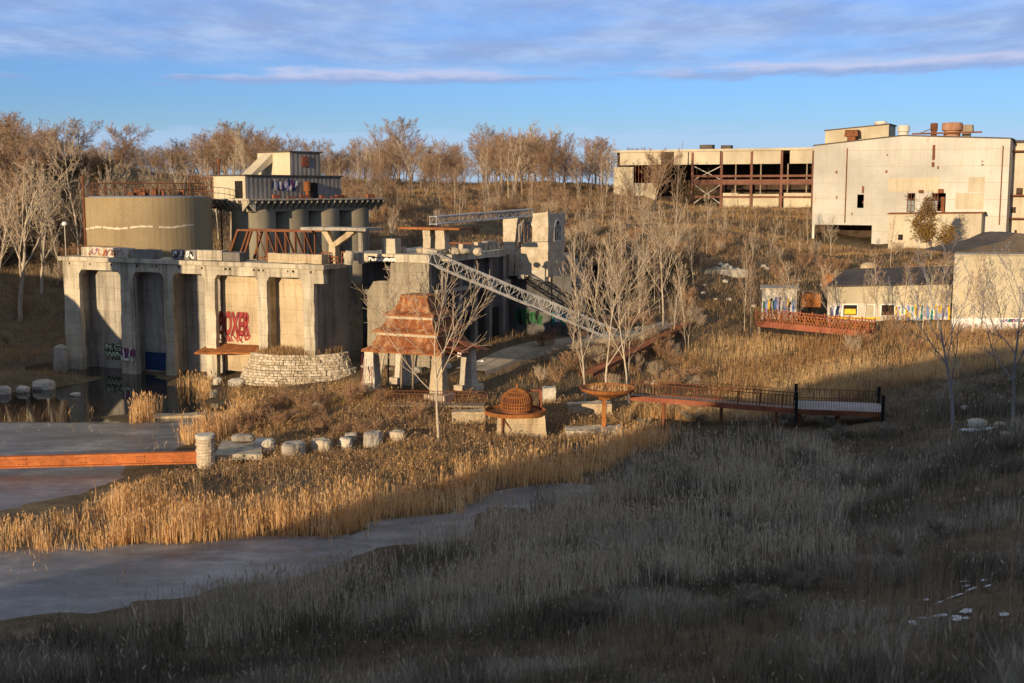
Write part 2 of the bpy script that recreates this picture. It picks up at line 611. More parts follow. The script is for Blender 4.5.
SHREED = plant_mat('grey_straw_reed', [(0.44, 0.385, 0.29), (0.60, 0.53, 0.41), (0.72, 0.65, 0.52), (0.32, 0.265, 0.19)], 0.3)
FLUFF = plant_mat('pale_seed_heads', [(0.50, 0.44, 0.34), (0.62, 0.55, 0.44), (0.40, 0.34, 0.25)], 0.3)


def ground_mat():
    m, nt, b = mat_base('dry_ground')
    g = nt.nodes.new('ShaderNodeNewGeometry')
    pos = g.outputs['Position']
    n1 = _noise(nt, 0.05, pos, 6, 0.6)
    n2 = _noise(nt, 0.7, pos, 6, 0.7)
    n3 = _noise(nt, 5.0, pos, 4, 0.7)
    c = _ramp(nt, n1, [(0.35, (0.10, 0.078, 0.05)), (0.5, (0.15, 0.115, 0.072)), (0.65, (0.21, 0.16, 0.10))])
    c = _mix(nt, _ramp(nt, n2, [(0.42, (0, 0, 0)), (0.62, (0.7,) * 3)]), c, (0.085, 0.062, 0.038))
    c = _mix(nt, 0.6, c, _ramp(nt, n3, [(0.3, (0.5,) * 3), (0.7, (1.4,) * 3)]), 'MULTIPLY')
    nt.links.new(c, b.inputs['Base Color'])
    b.inputs['Roughness'].default_value = 1.0
    b.inputs['Specular IOR Level'].default_value = 0.05
    _bump(nt, b, n3, 0.7, 0.15)
    return m


def water_mat():
    """still dark water with a broken skin of grey ice"""
    m, nt, b = mat_base('half_frozen_water')
    g = nt.nodes.new('ShaderNodeNewGeometry')
    pos = g.outputs['Position']
    n1 = _noise(nt, 0.075, _scaled(nt, pos, (0.7, 1.5, 1)), 5, 0.55)
    n2 = _noise(nt, 1.2, pos, 6, 0.65)
    n3 = _noise(nt, 0.25, _scaled(nt, pos, (0.6, 1.6, 1)), 5, 0.6)
    sx = nt.nodes.new('ShaderNodeSeparateXYZ')
    nt.links.new(pos, sx.inputs[0])
    # more ice on the near pool (y < 80) than by the old dock
    mr = nt.nodes.new('ShaderNodeMapRange')
    mr.inputs[1].default_value = 112
    mr.inputs[2].default_value = 94
    mr.inputs[3].default_value = -0.25
    mr.inputs[4].default_value = 0.30
    nt.links.new(sx.outputs[1], mr.inputs[0])
    a = nt.nodes.new('ShaderNodeMath')
    a.operation = 'ADD'
    nt.links.new(n1, a.inputs[0])
    nt.links.new(mr.outputs[0], a.inputs[1])
    f = _ramp(nt, a.outputs[0], [(0.50, (0, 0, 0)), (0.60, (1, 1, 1))])
    ice = _ramp(nt, n3, [(0.3, (0.085, 0.085, 0.085)), (0.5, (0.15, 0.15, 0.15)), (0.7, (0.28, 0.28, 0.28))])
    ice = _mix(nt, 0.5, ice, _ramp(nt, n2, [(0.35, (0.7,) * 3), (0.7, (1.25,) * 3)]), 'MULTIPLY')
    vo = nt.nodes.new('ShaderNodeTexVoronoi')
    vo.feature = 'DISTANCE_TO_EDGE'
    vo.inputs['Scale'].default_value = 0.13
    wn = nt.nodes.new('ShaderNodeTexNoise')
    wn.inputs['Scale'].default_value = 0.5
    nt.links.new(pos, wn.inputs['Vector'])
    wv = nt.nodes.new('ShaderNodeVectorMath')
    wv.operation = 'MULTIPLY_ADD'
    nt.links.new(wn.outputs['Color'], wv.inputs[0])
    wv.inputs[1].default_value = (6, 6, 0)
    nt.links.new(pos, wv.inputs[2])
    nt.links.new(wv.outputs[0], vo.inputs['Vector'])
    ice = _mix(nt, _ramp(nt, vo.outputs['Distance'], [(0.0, (0.16,) * 3), (0.02, (0, 0, 0))]), ice, (0.40, 0.40, 0.40))
    fr = _noise(nt, 0.16, _scaled(nt, pos, (0.5, 1.2, 1)), 8, 0.72)
    ice = _mix(nt, _ramp(nt, fr, [(0.55, (0, 0, 0)), (0.68, (0.55,) * 3)]), ice, (0.50, 0.50, 0.50))
    ice = _mix(nt, _ramp(nt, fr, [(0.30, (0.7,) * 3), (0.42, (0, 0, 0))]), ice, (0.06, 0.058, 0.05))
    nt.links.new(_mix(nt, f, (0.018, 0.018, 0.015), ice), b.inputs['Base Color'])
    r = nt.nodes.new('ShaderNodeMapRange')
    nt.links.new(f, r.inputs[0])
    r.inputs[3].default_value = 0.04
    r.inputs[4].default_value = 0.36
    nt.links.new(r.outputs[0], b.inputs['Roughness'])
    b.inputs['IOR'].default_value = 1.33
    _bump(nt, b, n2, 0.06, 0.02)
    return m


GROUND = ground_mat()
WATER = water_mat()

# ------------------------------------------------------------------ terrain
ctrl = []


def cp(px, py, Y):
    p = at(px, py, Y)
    ctrl.append((p.x, p.y, p.z))


def cz(X, Y, z):
    ctrl.append((X, Y, z))


# bluff under and beside the viewer; its rim throws the big foreground shadow
for c in [(0, -3, 18.2), (-24, 14, 17.4), (-31.7, 18.3, 13.2), (-36, 21, 9.3), (-43, 25, 5.7), (-50, 29, 3.0), (0, 18, 10.4), (-8, 18, 10.2), (8, 18, 10.6), (-10.5, 25, 7.4), (-15, 32, 5.6), (0, 25, 7.9), (11, 25, 8.4), (-20, 40, 3.0), (-15, 7, 17.8), (-8, 12, 12.6), (0, 13, 12.4), (8, 12, 13.0), (-14, 18, 10.5), (-3, 21, 9.2), (12, -8, 18.5), (30, -5, 18.5),
          (0, 5, 16.6), (20, 8, 16), (45, 10, 17), (-60, 10, 8), (-40, -20, 17), (-80, -10, 9), (0, -60, 18.5), (60, -60, 19), (90, 20, 18), (-90, 30, 8),
          (60, 45, 13.0), (80, 60, 14), (90, 100, 12), (110, 140, 11), (75, 100, 8.5), (64, 118, 6.5)]:
    cz(*c)
for c in [(0, 683, 40), (256, 683, 36), (512, 683, 33), (768, 683, 30), (1024, 683, 28), (700, 600, 42), (850, 560, 52), (1024, 560, 44), (300, 640, 47), (500, 590, 50),
          (700, 520, 66), (800, 470, 80), (1024, 470, 66), (960, 430, 84), (1024, 400, 92), (850, 420, 98), (720, 440, 92), (900, 368, 122), (1024, 345, 132),
          (800, 345, 140), (700, 350, 134), (860, 328, 141), (868, 329, 136), (950, 328, 141), (780, 335, 138), (640, 470, 84)]:
    cp(*c)
# shoreline of the near pool and its bed
for px, py in [(0, 645), (120, 628), (240, 600), (400, 557), (520, 517), (600, 487)]:
    Y = 20 * 1200 / (py - 190.0)
    cz((px - 512) / 1200 * Y, Y - 0.8, 0.35)
for px, py in [(0, 600), (150, 585), (300, 560), (420, 535), (520, 503), (-150, 590), (570, 494)]:
    Y = 20 * 1200 / (py - 190.0)
    cz((px - 512) / 1200 * Y, Y, -0.55)
for px, py in [(0, 545), (60, 549), (130, 540), (200, 540), (270, 541), (340, 537), (430, 516), (510, 494), (570, 482)]:
    Y = 20 * 1200 / (py - 190.0)
    cz((px - 512) / 1200 * Y, Y + 0.8, 0.22)
# far pool
for px, py in [(0, 500), (60, 480), (100, 462), (40, 440), (150, 435), (30, 410), (110, 405), (160, 392), (100, 385), (190, 412), (-120, 450), (-120, 500), (-150, 400)]:
    Y = 20 * 1200 / (py - 190.0)
    cz((px - 512) / 1200 * Y, Y, -0.6)
for px, py in [(0, 520), (60, 512), (105, 488), (145, 470), (205, 440), (215, 420), (215, 405), (140, 416), (180, 385), (205, 384)]:
    Y = 20 * 1200 / (py - 190.0)
    cz((px - 512) / 1200 * Y, Y, 0.18)
# lobe of reeds and the mound in the middle
for c in [(205, 470, 84.2), (300, 455, 88), (400, 442, 93), (250, 500, 76), (400, 490, 78.5), (300, 405, 108), (370, 391, 109), (437, 395, 107.5), (405, 384, 114), (250, 388, 119),
          (230, 384, 121), (470, 366, 122), (540, 332, 139), (600, 332, 138), (485, 338, 132), (510, 436, 95), (605, 434, 97), (560, 410, 104), (640, 402, 109), (480, 400, 108),
          (660, 342, 134), (690, 303, 150), (700, 270, 167), (730, 232, 196), (700, 212, 250), (620, 214, 258), (625, 300, 152), (590, 252, 190), (500, 207, 252), (430, 200, 255),
          (400, 187, 300), (600, 189, 310), (560, 290, 160), (480, 250, 176), (300, 245, 180), (380, 245, 176), (815, 249, 226), (1000, 248, 212), (780, 262, 190), (830, 296, 160),
          (740, 300, 156), (900, 272, 178), (1000, 285, 165), (870, 255, 205), (700, 207, 290), (810, 212, 272), (950, 215, 262), (330, 360, 127), (300, 389, 116.5), (345, 385, 115.5)]:
    cp(*c)
# left bank and wooded ridge
for c in [(0, 402, 115), (40, 394, 119), (60, 376, 131), (30, 352, 146), (0, 338, 152), (30, 250, 190), (80, 165, 222), (0, 160, 222), (110, 200, 196), (200, 184, 262), (90, 290, 168), (-150, 200, 190), (300, 190, 262)]:
    cp(*c)
cz(-24, -9, 26.2), cz(-34, -3.3, 23.2), cz(-42, 1.2, 17.2), cz(-14, -15, 27.3), cz(-5, -20, 28), cz(-50, 5, 9.0), cz(-70, 98, 14.0), cz(-18.5, 80, .7), cz(-14.5, 80, .7), cz(-10.5, 82, .7), cz(-21.5, 81, .6), cz(-16.5, 77, .55), cz(-12, 77.5, .55), cz(-18, 83, .6), cz(-8, 81, .6), cz(-79, 103, 13.5), cz(-105, 118, 17.5), cz(-92, 110, 17), cz(-63, 112, 3), cz(-75, 130, 7), cz(-62, 84, -0.6), cz(-75, 70, 1.5), cz(-49, 120, .5), cz(-47, 124, .5), cz(-51, 128, .6), cz(-58, 60, -0.4), cz(-80, 50, 4)  # includes an added unseen knoll and a raised left mass, shaped to cast shadows
for X in (-400, -200, -100, 0, 100, 200, 400):
    for Y in (340, 420, 600):
        cz(X, Y, 22.0 if Y < 400 else 20)
for X, Y, z in [(200, 60, 20), (200, 200, 18), (-200, 60, 16), (-200, 200, 22), (150, 250, 18), (-130, 250, 26), (-130, 180, 18), (300, 0, 20), (-300, 0, 18), (0, -150, 20), (150, -100, 20), (-150, -100, 14)]:
    cz(X, Y, z)

P = np.array(ctrl, dtype=float)
SX = 1.0


def _kern(d2):
    return np.sqrt(d2 + 2.0 ** 2)


def _rbf_fit(P):
    n = len(P)
    d2 = ((P[:, None, :2] - P[None, :, :2]) ** 2).sum(-1)
    A = _kern(d2) - np.eye(n) * 0.15
    M = np.zeros((n + 1, n + 1))
    M[:n, :n] = A
    M[:n, n] = 1
    M[n, :n] = 1
    rhs = np.zeros(n + 1)
    rhs[:n] = P[:, 2]
    return np.linalg.solve(M, rhs)


WT = _rbf_fit(P)
flats = []      # (cx, cy, radius, z, blend) level pads under buildings


def gz_np(X, Y):
    X = np.asarray(X, dtype=float)
    Y = np.asarray(Y, dtype=float)
    sh = X.shape
    X, Y = X.ravel(), Y.ravel()
    out = np.empty_like(X)
    for s in range(0, len(X), 20000):
        x, y = X[s:s + 20000], Y[s:s + 20000]
        d2 = (x[:, None] - P[None, :, 0]) ** 2 + (y[:, None] - P[None, :, 1]) ** 2
        out[s:s + 20000] = _kern(d2) @ WT[:-1] + WT[-1]
    r = np.sqrt(X ** 2 + (Y - 150) ** 2)
    k = np.clip((r - 420) / 250, 0, 1)
    out = out * (1 - k) + 20 * k
    nz = (np.sin(X * 0.71 + 1.3 * np.sin(Y * 0.43)) * np.sin(Y * 0.63 + 1.1 * np.sin(X * 0.37)) * 0.13 +
          np.sin(X * 1.9 + 2 * np.sin(Y * 1.1)) * np.sin(Y * 2.1 + X * 0.3) * 0.05)
    big = np.sin(X * 0.17 + 2 * np.sin(Y * 0.11)) * np.sin(Y * 0.15 + 1.4 * np.sin(X * 0.09)) * 0.7
    out = out + nz * np.clip(1.0 + out * 0.15, 0.6, 2.2) + big * np.clip((Y - 150) / 40, 0, 1)
    return out.reshape(sh)


def gz(x, y):
    return float(gz_np(np.array([x]), np.array([y]))[0])


def build_ground():
    xs = np.concatenate([[-3000, -1500, -900, -500, -350], np.arange(-250, -85, 8), np.arange(-85, 100, 0.9), np.arange(100, 260, 8), [350, 500, 900, 1500, 3000]])
    ys = np.concatenate([[-1500, -600, -300], np.arange(-160, 8, 7), np.arange(8, 175, 0.8), np.arange(175, 330, 2.0), np.arange(330, 460, 12), [520, 700, 1000, 1600, 4000]])
    X, Y = np.meshgrid(xs, ys)
    Z = gz_np(X, Y)
    v = np.stack([X, Y, Z], -1).reshape(-1, 3)
    nx, ny = len(xs), len(ys)
    i = np.arange(nx * ny).reshape(ny, nx)
    q = np.stack([i[:-1, :-1], i[:-1, 1:], i[1:, 1:], i[1:, :-1]], -1).reshape(-1, 4)
    me = bpy.data.meshes.new('ground')
    me.from_pydata(v.tolist(), [], q.tolist())
    me.materials.append(GROUND)
    me.polygons.foreach_set('use_smooth', [True] * len(me.polygons))
    o = bpy.data.objects.new('ground', me)
    COL.objects.link(o)
    tag(o, kind='structure')
    mb = MB()
    mb.add([(-140, 36, 0), (45, 36, 0), (45, 150, 0), (-140, 150, 0)], [(0, 1, 2, 3)])
    tag(mb.build('water', WATER), kind='structure')


build_ground()

# footprints that plants keep clear of: (frame, u0, u1, d0, d1)
CLEAR = []


def clear(fr, u0, u1, d0, d1):
    CLEAR.append((fr.o.x, fr.o.y, fr.a.x, fr.a.y, u0, u1, d0, d1))


# ------------------------------------------------------------------ the ramp path
def build_path():
    pts = [(470, 368), (490, 360), (515, 353), (545, 346.5), (580, 341), (615, 337), (650, 333), (672, 322)]
    Ys = [119, 122, 126, 130, 133, 135.5, 138, 142]
    ctr = [Vector((at(px, py, Y).x, Y, 0)) for (px, py), Y in zip(pts, Ys)]
    fine = []
    for i in range(len(ctr) - 1):
        for k in range(6):
            fine.append(ctr[i].lerp(ctr[i + 1], k / 6))
    fine.append(ctr[-1])
    mb = MB()
    rows = []
    for i, p in enumerate(fine):
        d = (fine[min(i + 1, len(fine) - 1)] - fine[max(i - 1, 0)]).normalized()
        n = Vector((-d.y, d.x, 0))
        hs = [gz(p.x + n.x * w, p.y + n.y * w) for w in (-1.8, -.9, 0, .9, 1.8)]
        h = max(hs) + 0.10
        rows.append((p, n, h))
    for k in range(len(rows)):
        hh = [rows[j][2] for j in range(max(0, k - 4), min(len(rows), k + 5))]
        p, n, _ = rows[k]
        rows[k] = (p, n, sum(hh) / len(hh) + 0.06)
    vs, fs = [], []
    for p, n, h in rows:
        for w, dz in ((-1.9, -1.2), (-1.8, 0.0), (1.8, 0.0), (1.9, -1.2)):
            vs.append((p.x + n.x * w, p.y + n.y * w, h + dz))
    for i in range(len(rows) - 1):
        for k in range(3):
            fs.append((i * 4 + k, i * 4 + k + 1, (i + 1) * 4 + k + 1, (i + 1) * 4 + k))
    mb.add(vs, fs)
    tag(mb.build('path', weathered('path_concrete', (0.40, 0.33, 0.24), (0.50, 0.43, 0.32), (0.22, 0.16, 0.10), 0.6, scale=0.8, streak=False)), kind='structure')
    for i in range(len(rows) - 1):
        p, n, _ = rows[i]
        PATHPTS.append((p.x, p.y))


PATHPTS = []
build_path()


# ------------------------------------------------------------------ lettering
def letters(txt, name, mat, parent, x, y, z, height, width=None, depth=0.012, bold=0.0, shear=0.0, rx=90, rz=0.0):
    cu = bpy.data.curves.new(name, 'FONT')
    cu.body = txt
    cu.size = 1.0
    cu.extrude = 0.0
    cu.offset = bold
    cu.shear = shear
    tmp = bpy.data.objects.new('tmp', cu)
    COL.objects.link(tmp)
    dg = bpy.context.evaluated_depsgraph_get()
    me = bpy.data.meshes.new_from_object(tmp.evaluated_get(dg))
    bpy.data.objects.remove(tmp)
    vs = np.array([v.co[:] for v in me.vertices])
    mn, mx = vs.min(0), vs.max(0)
    sc = height / (mx[1] - mn[1])
    sx = sc if width is None else width / (mx[0] - mn[0])
    for v in me.vertices:
        v.co = ((v.co.x - mn[0]) * sx, (v.co.y - mn[1]) * sc, 0)
    bm = bmesh.new()
    bm.from_mesh(me)
    r = bmesh.ops.extrude_face_region(bm, geom=bm.faces[:])
    bmesh.ops.translate(bm, verts=[e for e in r['geom'] if isinstance(e, bmesh.types.BMVert)], vec=(0, 0, depth))
    bmesh.ops.recalc_face_normals(bm, faces=bm.faces)
    bm.to_mesh(me)
    bm.free()
    me.materials.clear()
    me.materials.append(mat)
    me.name = name
    o = bpy.data.objects.new(name, me)
    COL.objects.link(o)
    o.parent = parent
    o.location = (x, y, z)
    o.rotation_euler = (R(rx), 0, rz)
    return o


def scribble(name, parent, x0, x1, z0, z1, y, mats, seed, n=10, w=0.16):
    """a stretch of spray-painted loops and strokes on a wall facing -y"""
    rng = random.Random(seed)
    mb = MB()
    lay = 0
    for k in range(n):
        mb.cur = k % len(mats)
        cx = x0 + (x1 - x0) * (k + 0.5 + rng.uniform(-.3, .3)) / n
        czz = (z0 + z1) / 2 + rng.uniform(-.2, .2) * (z1 - z0)
        rx, rzz = (x1 - x0) / n * rng.uniform(0.35, 0.7), (z1 - z0) * rng.uniform(0.25, 0.5)
        a0, da = rng.uniform(0, 6.28), rng.choice((-1, 1)) * rng.uniform(3.0, 6.5)
        st = 12
        pts = [(cx + rx * math.cos(a0 + da * i / st) + rng.uniform(-.05, .05), czz + rzz * math.sin(a0 + da * i / st * 1.3)) for i in range(st + 1)]
        ww = w * rng.uniform(0.6, 1.6)
        yy = y - 0.004 - 0.003 * (lay % 9)
        lay += 1
        vs, fs = [], []
        for i, (px_, pz_) in enumerate(pts):
            qx, qz = pts[min(i + 1, st)]
            ox, oz = pts[max(i - 1, 0)]
            dx, dz = qx - ox, qz - oz
            L = math.hypot(dx, dz) or 1
            nx_, nz_ = -dz / L * ww / 2, dx / L * ww / 2
            vs += [(px_ + nx_, yy, min(max(pz_ + nz_, z0), z1)), (px_ - nx_, yy, min(max(pz_ - nz_, z0), z1))]
        for i in range(st):
            fs.append((2 * i, 2 * i + 1, 2 * i + 3, 2 * i + 2))
        mb.add(vs, fs)
    return mb.build(name, mats, parent, recalc=False)


# ------------------------------------------------------------------ concrete arcade (old loading dock)
ARC = Frame(63, 367, 134.7)
ZT = 12.65


def build_arcade():
    f = ARC
    t = thing('concrete_arcade', 'long ruined concrete loading dock with tall open bays standing in the water', 'ruin', (f.o.x, f.o.y, 0), f.rz)
    uL = f.hit(62, 256)[0]
    uR = f.hit(323, 263)[0]
    zb = [(65, 80), (121, 134), (164, 173), (205, 215), (258, 267), (303, 314)]
    piers = []
    for x0, x1 in zb:
        piers.append((f.hit(x0, 300)[0], f.hit(x1, 300)[0]))
    zl = ZT - 0.45
    zop = 11.25
    DEP = 3.5
    # lintel with haunched corners, one outline
    pts = [(uL, zl), (uL, zop)]
    for i in range(len(piers) - 1):
        a, b = piers[i][1], piers[i + 1][0]
        pts += [(a, zop - 0.75), (a + 0.55, zop), (b - 0.55, zop), (b, zop - 0.75)]
    pts += [(uR, zop), (uR, zl)]
    # split per bay to keep clean convex-ish faces
    mb = MB()
    edges = [uL] + [(p[0] + p[1]) / 2 for p in piers[1:-1]] + [uR]
    for i in range(len(piers) - 1):
        a, b = piers[i][1], piers[i + 1][0]
        e0, e1 = edges[i], edges[i + 1]
        mb.prism([(e0, zl), (e0, zop - 0.5), (a, zop - 0.5), (a + 0.4, zop), (b - 0.4, zop), (b, zop - 0.5), (e1, zop - 0.5), (e1, zl)], 0.0, 0.8)
    mb.build('lintel', CONC, t, rough=0.05, cut=0.7)
    mb = MB().box(uL - 0.3, uR + 0.35, -0.35, DEP + 0.3, zl + 0.003, ZT)
    mb.build('deck_slab', CONC, t, rough=0.07, cut=0.8)
    # dark scuppers and rusty stubs under the slab edge
    mb = MB()
    rng = random.Random(3)
    u = uL + 1
    while u < uR - 1:
        mb.box(u, u + rng.uniform(.12, .3), -0.03, 0.04, zl - 0.42, zl - 0.2)
        u += rng.choice((0.6, 2.2, 3.1))
    mb.each('drain_hole', DARK, t)
    for i, (a, b) in enumerate(piers):
        mb = MB()
        flare = 0.04 if i not in (0, 1) else 0.22
        za = -1.2 if i < 4 else -0.5
        mb.hexa([(a - flare * .4, -flare, za), (b + flare * .4, -flare, za), (b + flare * .4, 0.55, za), (a - flare * .4, 0.55, za),
                 (a, 0.004, zop - 0.503), (b, 0.004, zop - 0.503), (b, 0.5, zop - 0.503), (a, 0.5, zop - 0.503)])
        mb.each('pier', CONC, t, rough=0.06, cut=0.7)
    # dividing walls and back walls of the bays
    for i, (a, b) in enumerate(piers):
        m = (a + b) / 2
        w = min(0.35, (b - a) / 2 - .05)
        if i == 3:
            continue
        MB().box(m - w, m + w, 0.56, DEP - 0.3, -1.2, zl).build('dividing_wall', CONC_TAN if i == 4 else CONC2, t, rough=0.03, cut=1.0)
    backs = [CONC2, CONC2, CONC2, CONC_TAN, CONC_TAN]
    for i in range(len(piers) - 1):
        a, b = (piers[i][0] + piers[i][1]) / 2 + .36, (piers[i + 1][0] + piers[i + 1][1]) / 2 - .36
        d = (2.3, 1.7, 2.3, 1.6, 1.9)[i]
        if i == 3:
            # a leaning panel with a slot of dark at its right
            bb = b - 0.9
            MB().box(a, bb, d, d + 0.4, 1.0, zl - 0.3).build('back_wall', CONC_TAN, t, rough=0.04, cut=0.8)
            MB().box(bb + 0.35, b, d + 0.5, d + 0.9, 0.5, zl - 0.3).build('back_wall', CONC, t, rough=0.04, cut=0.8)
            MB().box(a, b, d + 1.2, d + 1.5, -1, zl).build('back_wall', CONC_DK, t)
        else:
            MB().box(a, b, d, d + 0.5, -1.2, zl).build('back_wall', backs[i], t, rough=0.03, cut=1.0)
    # graffiti
    u0, z0 = f.hit(219.0, 336, 1.6)
    u1, z1 = f.hit(249.5, 314, 1.6)
    letters('BOXER', 'graffiti', PINKP, t, u0, 1.575, z0 + .1, z1 - z0, (u1 - u0) * 0.98, 0.01, 0.05, 0.15)
    letters('BOXER', 'graffiti', REDP, t, u0 + .08, 1.555, z0 + .2, z1 - z0, (u1 - u0) * 0.98, 0.012, 0.012, 0.15)
    scribble('graffiti', t, u0, u1, z0 - 0.55, z0 + 0.35, 1.565, [REDP, PINKP], 5, 7, 0.14)
    u0, z0 = f.hit(106, 358, 2.3)
    u1, z1 = f.hit(122, 344, 2.3)
    hh = (z1 - z0)
    for txt, zz in (('MG', z0 + hh * .5), ('VWN', z0)):
        letters(txt, 'graffiti', BLKP, t, u0 - .1, 2.27, zz - .1, hh * .56, u1 - u0 + .2, 0.01, 0.09)
        letters(txt, 'graffiti', PALEG, t, u0, 2.255, zz, hh * .46, u1 - u0, 0.012, 0.03)
    a, b = piers[1]
    u0, z0 = f.hit(123, 359)
    u1, z1 = f.hit(134, 348)
    scribble('graffiti', t, a + .05, b - .02, z0 + .2, z1, -0.30, [PURP, WHITEP, PINKP, PURP], 8, 8, 0.16)
    scribble('graffiti', t, a + .05, b - .02, z0 - .1, z0 + .2, -0.32, [WHITEP], 9, 6, 0.12)
    # navy painted dado of the second bay
    a, b = (piers[1][0] + piers[1][1]) / 2 + .37, (piers[2][0] + piers[2][1]) / 2 - .37
    u0, z0 = f.hit(140, 366, 1.7)
    u1, z1 = f.hit(140, 351, 1.7)
    MB().box(a + .3, b - .05, 1.66, 1.685, z0 - .3, z1).build('painted_dado', BLUEP, t)
    # hanging cable loop in the second bay
    mb = MB()
    mb.path([(b - .3, 1.55, 7.6), (b - 1.2, 1.55, 6.4), (b - 1.5, 1.55, 4.6), (b - 1.0, 1.55, 3.2), (b - .2, 1.55, 2.6)], 0.07, 5)
    mb.build('hanging_cable', BLACK, t)
    # broken end wall at the right, its unlit tone put into the colour
    ue = piers[-1][1]
    dE = max(DEP, f.side(349, 300, ue)[0])
    MB().box(ue - 0.5, ue, 0.53, dE, 1.5, zl).build('end_wall', CONC_DK, t, rough=0.08, cut=0.6)
    clear(f, uL - 1, uR + 1, -0.6, DEP + 8)
    # rusted sheet ledge in the fourth bay (lies on the pier, own thing)
    ua, za = f.hit(204, 351)
    ub, _ = f.hit(259, 349)
    zz = za + 0.15
    mb = MB()
    mb.hexa([(ua - .2, -1.3, zz - .35), (ub + .2, -.4, zz - .02), (ub + .2, 1.5, zz + .5), (ua, 1.5, zz + .45),
             (ua - .2, -1.3, zz - .15), (ub + .2, -.4, zz + .16), (ub + .2, 1.5, zz + .62), (ua, 1.5, zz + .6)])
    o = mb.build('rusted_platform', RUST, None, rough=0.06, cut=0.5)
    o.location = (f.o.x, f.o.y, 0)
    o.rotation_euler = (0, 0, f.rz)
    tag(o, 'rusted sheet ledge wedged across the bay below the red graffiti', 'platform')
    # parapet blocks along the deck; the dark ones have shade painted in
    spec = [(82, 128, 247.5, CONC, 'long pale parapet block with orange paint marks at the left end of the dock'),
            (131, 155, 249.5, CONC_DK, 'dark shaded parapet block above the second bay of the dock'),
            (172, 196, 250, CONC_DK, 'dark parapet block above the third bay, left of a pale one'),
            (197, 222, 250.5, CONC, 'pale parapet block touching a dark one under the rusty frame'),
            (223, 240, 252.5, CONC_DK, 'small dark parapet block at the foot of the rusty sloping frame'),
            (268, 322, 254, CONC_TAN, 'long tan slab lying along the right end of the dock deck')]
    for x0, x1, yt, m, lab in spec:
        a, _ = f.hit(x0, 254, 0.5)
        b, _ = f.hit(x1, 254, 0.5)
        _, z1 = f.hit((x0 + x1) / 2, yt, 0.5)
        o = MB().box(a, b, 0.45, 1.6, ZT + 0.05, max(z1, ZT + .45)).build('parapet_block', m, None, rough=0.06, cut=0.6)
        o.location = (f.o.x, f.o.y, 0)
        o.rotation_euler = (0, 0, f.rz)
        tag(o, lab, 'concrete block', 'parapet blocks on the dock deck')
        if x0 == 82:
            scribble('graffiti', o, a + 1.2, b - .6, ZT + .15, max(z1, ZT + .45) - .1, 0.40, [ORANGE, PURP, ORANGE], 4, 8, 0.1)
        if x0 == 172:
            scribble('graffiti', o, a + .2, b - .2, ZT + .15, max(z1, ZT + .45) - .1, 0.40, [WHITEP, BLKP], 6, 7, 0.1)
    # pipe rail standing at the dock's left end
    t2 = thing('pipe_railing', 'thin pipe railing at the left end of the dock deck', 'railing', f.w(uL, 2.5, ZT), f.rz)
    mb = MB()
    for k in range(4):
        mb.tube((k * 2.0, 0, 0), (k * 2.0, 0, 1.1), 0.04, n=5)
    mb.each('post', RUST_DK, t2)
    MB().tube((0, 0, 1.1), (6, 0, 1.1), 0.035, n=5).tube((0, 0, .6), (6, 0, .6), 0.03, n=5).build('rail', RUST_DK, t2)
    return uL, uR, piers


ARC_UL, ARC_UR, PIERS = build_arcade()


# ------------------------------------------------------------------ storage tank
def build_tank():
    Y = 143.0
    c = at(149, 220, Y)
    r = 61 * Y / 1200
    zt = at(149, 197.5, Y - r).z
    t = thing('storage_tank', 'broad round tan storage tank with a pale water line round its wall', 'tank', (c.x, c.y, 0))
    MB().lathe([(r, 5.0), (r, zt), (r - 0.25, zt + .01), (r - .25, zt - .3)], 72).build('tank_wall', TANK, t, smooth=False)
    # the uneven pale tide line, 4 mm proud
    mb = MB()
    vs, fs = [], []
    n = 90
    rng = random.Random(2)
    zl0 = at(149, 229.5, Y - r).z
    for i in range(n + 1):
        a = R(180) + R(150) * i / n
        dz = 0.10 * math.sin(i * 0.23) + rng.uniform(-.04, .04) + 0.35 * (i / n)
        h = 0.07 + 0.06 * abs(math.sin(i * .7))
        for q in (-h, h):
            vs.append(((r + .02) * math.cos(a), (r + .02) * math.sin(a), zl0 + dz + q))
    for i in range(n):
        if rng.random() < 0.9:
            fs.append((2 * i, 2 * i + 2, 2 * i + 3, 2 * i + 1))
    mb.add(vs, fs)
    mb.build('lime_stain', plain('lime_deposit', (0.55, 0.48, 0.36)), t)
    MB().lathe([(r - .35, zt - .25), (r - .6, zt + .1), (0.001, zt + .2)], 48).build('roof', BLUEGREY, t)
    # walkway rail round the roof
    mb, mp = MB(), MB()
    pts = []
    for i in range(30):
        a = 2 * math.pi * i / 30
        p = ((r - 0.8) * math.cos(a), (r - .8) * math.sin(a))
        mp.tube((*p, zt), (*p, zt + 1.6), 0.035, n=4)
        pts.append(p)
    for i in range(30):
        p, q = pts[i], pts[(i + 1) % 30]
        for hh in (0.9, 1.6):
            mb.tube((*p, zt + hh), (*q, zt + hh), 0.04, n=4)
    mp.each('rail_post', RUST_DK, t)
    mb.build('guard_rail', RUST_DK, t)
    # drain pipe down the left part of the wall
    a = R(270 - 58)
    x, y = (r + .12) * math.cos(a), (r + .12) * math.sin(a)
    MB().tube((x, y, 7), (x, y, zt + 2.6), 0.13, n=8).build('stand_pipe', RUST_DK, t)
    # junk on the roof
    mb = MB()
    for k in range(12):
        x, y = rng.uniform(-3.5, 5), rng.uniform(-6, -2)
        mb.box(x, x + rng.uniform(.2, .8), y, y + .4, zt + .2, zt + rng.uniform(.5, 1.3))
    mb.each('roof_fitting', RUST_DK, t)


build_tank()

# ------------------------------------------------------------------ silos and head house
SIL = Vector((at(254, 230, 150).x, 150.0))
ROW = Vector((math.sin(R(38)), math.cos(R(38))))
PER = Vector((ROW.y, -ROW.x))          # to the right-front
SR = 2.72


